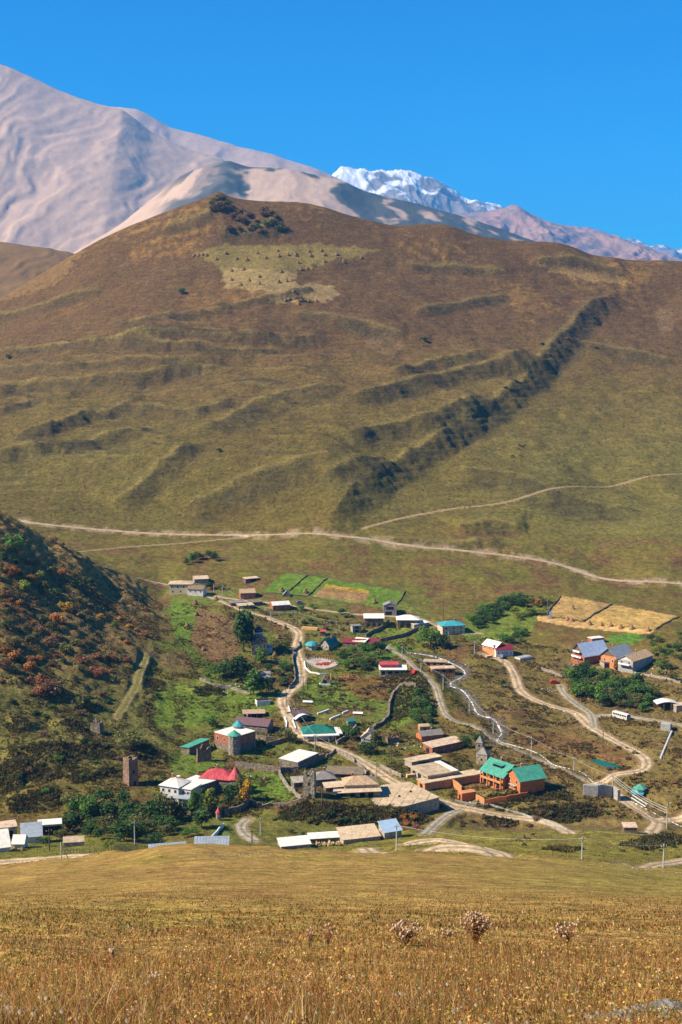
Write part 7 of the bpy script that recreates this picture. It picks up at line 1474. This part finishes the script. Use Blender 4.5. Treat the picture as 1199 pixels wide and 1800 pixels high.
# ------------------------------------------------------------------ dry meadow at the viewer's feet
def grass():
    rng = np.random.default_rng(42)
    cprof = FULL[dense.index(600)]; tl = cprof; ok = (Yl > 8) & (Yl < 330)
    tY, YY = tl[ok][::-1], Yl[ok][::-1]; o = np.argsort(tY); tY, YY = tY[o], YY[o]
    pal = np.array([(.42, .235, .085), (.30, .135, .050), (.52, .35, .14), (.19, .085, .034), (.14, .15, .030), (.36, .17, .055), (.60, .46, .25), (.24, .20, .05)]); pw = np.array([.25, .15, .17, .14, .11, .06, .05, .07])
    def batch(n, py0, py1, hr, wr, bias=1.0):
        px = rng.uniform(-80, 1280, n); py = py0 + (py1 - py0) * rng.random(n) ** bias
        b = (CY - py) / FPX; t = -(-sp + cp * b) / (cp + sp * b); Y = np.interp(t, tY, YY) * rng.uniform(.97, 1.03, n)
        x = (px - CX) / FPX / (cp + sp * b) * Y; z = zat(x, Y)
        patch = fbm(x / 1.5, Y / 3, 3); h = rng.uniform(*hr, n) * np.clip(1 + .7 * patch, .35, 1.8) * np.where(rng.random(n) < .05, 1.7, 1); w = rng.uniform(*wr, n)
        a = rng.uniform(0, 2 * math.pi, n); ln = rng.normal(.4, .45, n) * h; dx, dy = np.cos(a) * ln, np.sin(a) * ln
        ang = rng.uniform(-1.5, 1.5, n); wx = w * np.cos(ang); wy = w * np.sin(ang)
        p0 = np.stack([x - wx, Y - wy, z - .03], 1); p1 = np.stack([x + wx, Y + wy, z - .03], 1)
        m0 = np.stack([x + dx * .4 - wx * .7, Y + dy * .4, z + h * .6], 1); m1 = np.stack([x + dx * .4 + wx * .7, Y + dy * .4, z + h * .6], 1); tp = np.stack([x + dx, Y + dy, z + h], 1)
        q = rng.choice(len(pal), n, p=pw / pw.sum()); g = fbm(x / 2.5 + 50, Y / 5, 3); q = np.where((g > .42) & (rng.random(n) < .65), 4, q); q = np.where((g < -.35) & (rng.random(n) < .4), 1, q)
        c = pal[q] * np.array([1.2, 1.12, 1.0]) * rng.uniform(.7, 1.3, (n, 1))
        V = np.stack([p0, p1, m1, m0, tp], 1).reshape(-1, 3); k = np.arange(n)[:, None] * 5
        Ft = np.concatenate([k + [0, 1, 2], k + [0, 2, 3], k + [3, 2, 4]]); return V, Ft, np.repeat(c, 5, 0), tp
    Vs, Fs, Cs = [], [], []; off = 0; heads = []
    for args in ((42000, 1668, 1860, (.06, .24), (.002, .007), .9), (20000, 1600, 1690, (.04, .11), (.004, .012), .6), (30000, 1500, 1640, (.04, .10), (.012, .035), .75)):
        V, Ft, c, tp = batch(*args); Vs.append(V); Fs.append(Ft + off); Cs.append(c); off += len(V)
        if args[1] > 1600: heads.append(tp[rng.random(len(tp)) < .05])
    # crumbly weeds: small leaves and husks in clumps
    n = 34000; px = rng.uniform(-60, 1260, n); py = 1640 + 210 * rng.random(n) ** .8; b = (CY - py) / FPX; t = -(-sp + cp * b) / (cp + sp * b); Y = np.interp(t, tY, YY); x = (px - CX) / FPX / (cp + sp * b) * Y
    pt = fbm(x / .8, Y / 1.6, 3); x = x + rng.normal(0, .05, n); hh = np.clip(.16 + .22 * pt, .03, .5) * rng.random(n) ** .6; P3 = np.stack([x, Y, zat(x, Y) + hh], 1)
    V, Fq = leaf_quads(P3, np.tile(np.array([-.5, -.3, .8]), (n, 1)), 1.0, rng, 1.8); ce = np.repeat(P3, 4, 0); V = ce + (V - ce) * np.repeat(rng.uniform(.008, .026, n) * (Y / 16) ** .5, 4)[:, None]
    q = rng.choice(len(pal), n, p=pw / pw.sum()); g = fbm(x / 1.2 + 70, Y / 2.4, 2); q = np.where((g > .35) & (rng.random(n) < .6), 4, q); cc = pal[q] * np.array([1.15, 1.05, .9]) * rng.uniform(.6, 1.5, (n, 1)); cc = cc * np.where((pt > .25) & (rng.random(n) < .7), .45, 1.0)[:, None]; cc = np.where((rng.random(n) < .03)[:, None], np.array([.55, .40, .04]), cc)
    Vs.append(V); Fs.append(np.concatenate([Fq[:, :3], Fq[:, [0, 2, 3]]]) + off); Cs.append(np.repeat(cc, 4, 0)); off += len(V)
    # seed heads: small rough diamonds
    H_ = np.concatenate(heads); n = len(H_); s = rng.uniform(.006, .017, (n, 1)); hc = np.array([(.34, .17, .07), (.55, .40, .22), (.22, .10, .045), (.50, .24, .05), (.62, .52, .36)])[rng.integers(0, 5, n)] * rng.uniform(.7, 1.2, (n, 1))
    V = np.stack([H_ + s * np.array([-1, 0, .2]), H_ + s * np.array([0, -.8, -.6]), H_ + s * np.array([1, 0, .2]), H_ + s * np.array([0, .8, 0]), H_ + s * np.array([0, 0, 1.7])], 1).reshape(-1, 3); k = np.arange(n)[:, None] * 5
    Vs.append(V); Fs.append(np.concatenate([k + [0, 1, 4], k + [1, 2, 4], k + [2, 3, 4], k + [0, 1, 2]]) + off); Cs.append(np.repeat(hc, 5, 0))
    V = np.concatenate(Vs); Ft = np.concatenate(Fs); c = np.concatenate(Cs)
    me = bpy.data.meshes.new('dry_grass'); raw_mesh(me, V, Ft, 3); set_col(me, c); me.materials.append(M['scrub']); tag(put('dry_grass', me), 'dry brown autumn grass and weeds of the near meadow', kind='stuff')
grass()
# thistles
M['thistle_head'] = surf('thistle_seed_head', (.46, .31, .20), .25, 9); M['thistle_stem'] = surf('thistle_stem', (.25, .125, .05), .3, 9)
def thistle(px, py, hp, wp, nb, label, ymin=15.):
    c = hit(px, py, ymin=8); h = hp * c[1] / FPX; w = wp * c[1] / FPX / 2; t = empty('thistle', tuple(c), 0, label, 'thistle', 'dead thistles in the meadow'); s = MB(); hd = MB(); lf = MB()
    for i in range(nb):
        a = random.uniform(0, 6.28); r = w * math.sqrt(random.random()) * .95; z = h * random.uniform(.72, 1.0) * (1 - .25 * (r / w) ** 2); e = Vector((r * math.cos(a), r * math.sin(a), z)); k = Vector((e.x * .3, e.y * .3, z * .5))
        s.rod((0, 0, -.03), k, .008, .006, 'thistle_stem', 4); s.rod(k, e, .006, .004, 'thistle_stem', 4)
        q = random.uniform(.016, .030); hd.lathe([(q * .35, e.z - q * .4), (q, e.z + q * .3), (q * .9, e.z + q), (q * .3, e.z + q * 1.5)], 6, 'thistle_head', (e.x, e.y))
        for _ in range(5):
            p = k.lerp(e, random.random() * .9); d = Vector((random.gauss(0, 1), random.gauss(0, 1), random.gauss(0, .4))).normalized() * random.uniform(.05, .12); u = Vector((-d.y, d.x, 0)) * .2; lf.face([p - u, p + d * .6 + u, p + d, p + d * .3 - u * 1.4], 'thistle_stem')
    s.build('stems', t)['kind'] = 'stuff'; hd.build('seed_heads', t)['kind'] = 'stuff'; lf.build('leaves', t)['kind'] = 'stuff'
thistle(836, 1662, 64, 64, 60, 'largest dead thistle with a dense crown of pale seed heads'); thistle(714, 1662, 46, 66, 40, 'brown dead thistle left of the largest thistle'); thistle(996, 1662, 42, 54, 34, 'wide pale headed thistle right of the largest one'); thistle(783, 1652, 20, 34, 14, 'low cluster of white thistle heads beside the largest one'); thistle(544, 1668, 44, 18, 7, 'thin thistle with a few pale heads'); thistle(577, 1664, 44, 18, 8, 'thin bare thistle stalk with white tufts'); thistle(270, 1735, 30, 24, 7, 'small orange headed thistle in the brown grass'); thistle(200, 1690, 30, 20, 6, 'small dry thistle among the dark weeds')
# rocks at the bottom corners
def rock(px, py, r, label, mat):
    c = hit(px, py, ymin=6); m = bpy.data.meshes.new('rock'); bmm = bmesh.new(); bmesh.ops.create_icosphere(bmm, subdivisions=3, radius=1)
    for v in bmm.verts:
        p = v.co.copy(); k = 1 + .35 * float(noise2(np.array([p.x * 1.7 + px]), np.array([p.y * 1.7 + p.z * 1.3]))[0]); v.co = Vector((p.x * r * 1.3 * k, p.y * r * k, p.z * r * .38 * k))
    bmm.to_mesh(m); bmm.free(); m.materials.append(mat); tag(put('rock', m, None, tuple(c)), label, 'rock')
M['lichen'] = surf('lichen_rock', (.22, .19, .14), .3, 3, col2=(.55, .22, .05), bump=.6, mixs=(.48, .58)); M['rock'] = surf('grey_rock', (.26, .235, .19), .3, 3, col2=(.16, .15, .10), bump=.6)
rock(14, 1806, .30, 'grey rock with orange lichen at the grass edge', M['lichen']); rock(1165, 1795, .34, 'flat grey rock half sunk in the dry grass', M['rock']); rock(1075, 1806, .22, 'small grey rock beside the flat sunken one', M['rock'])
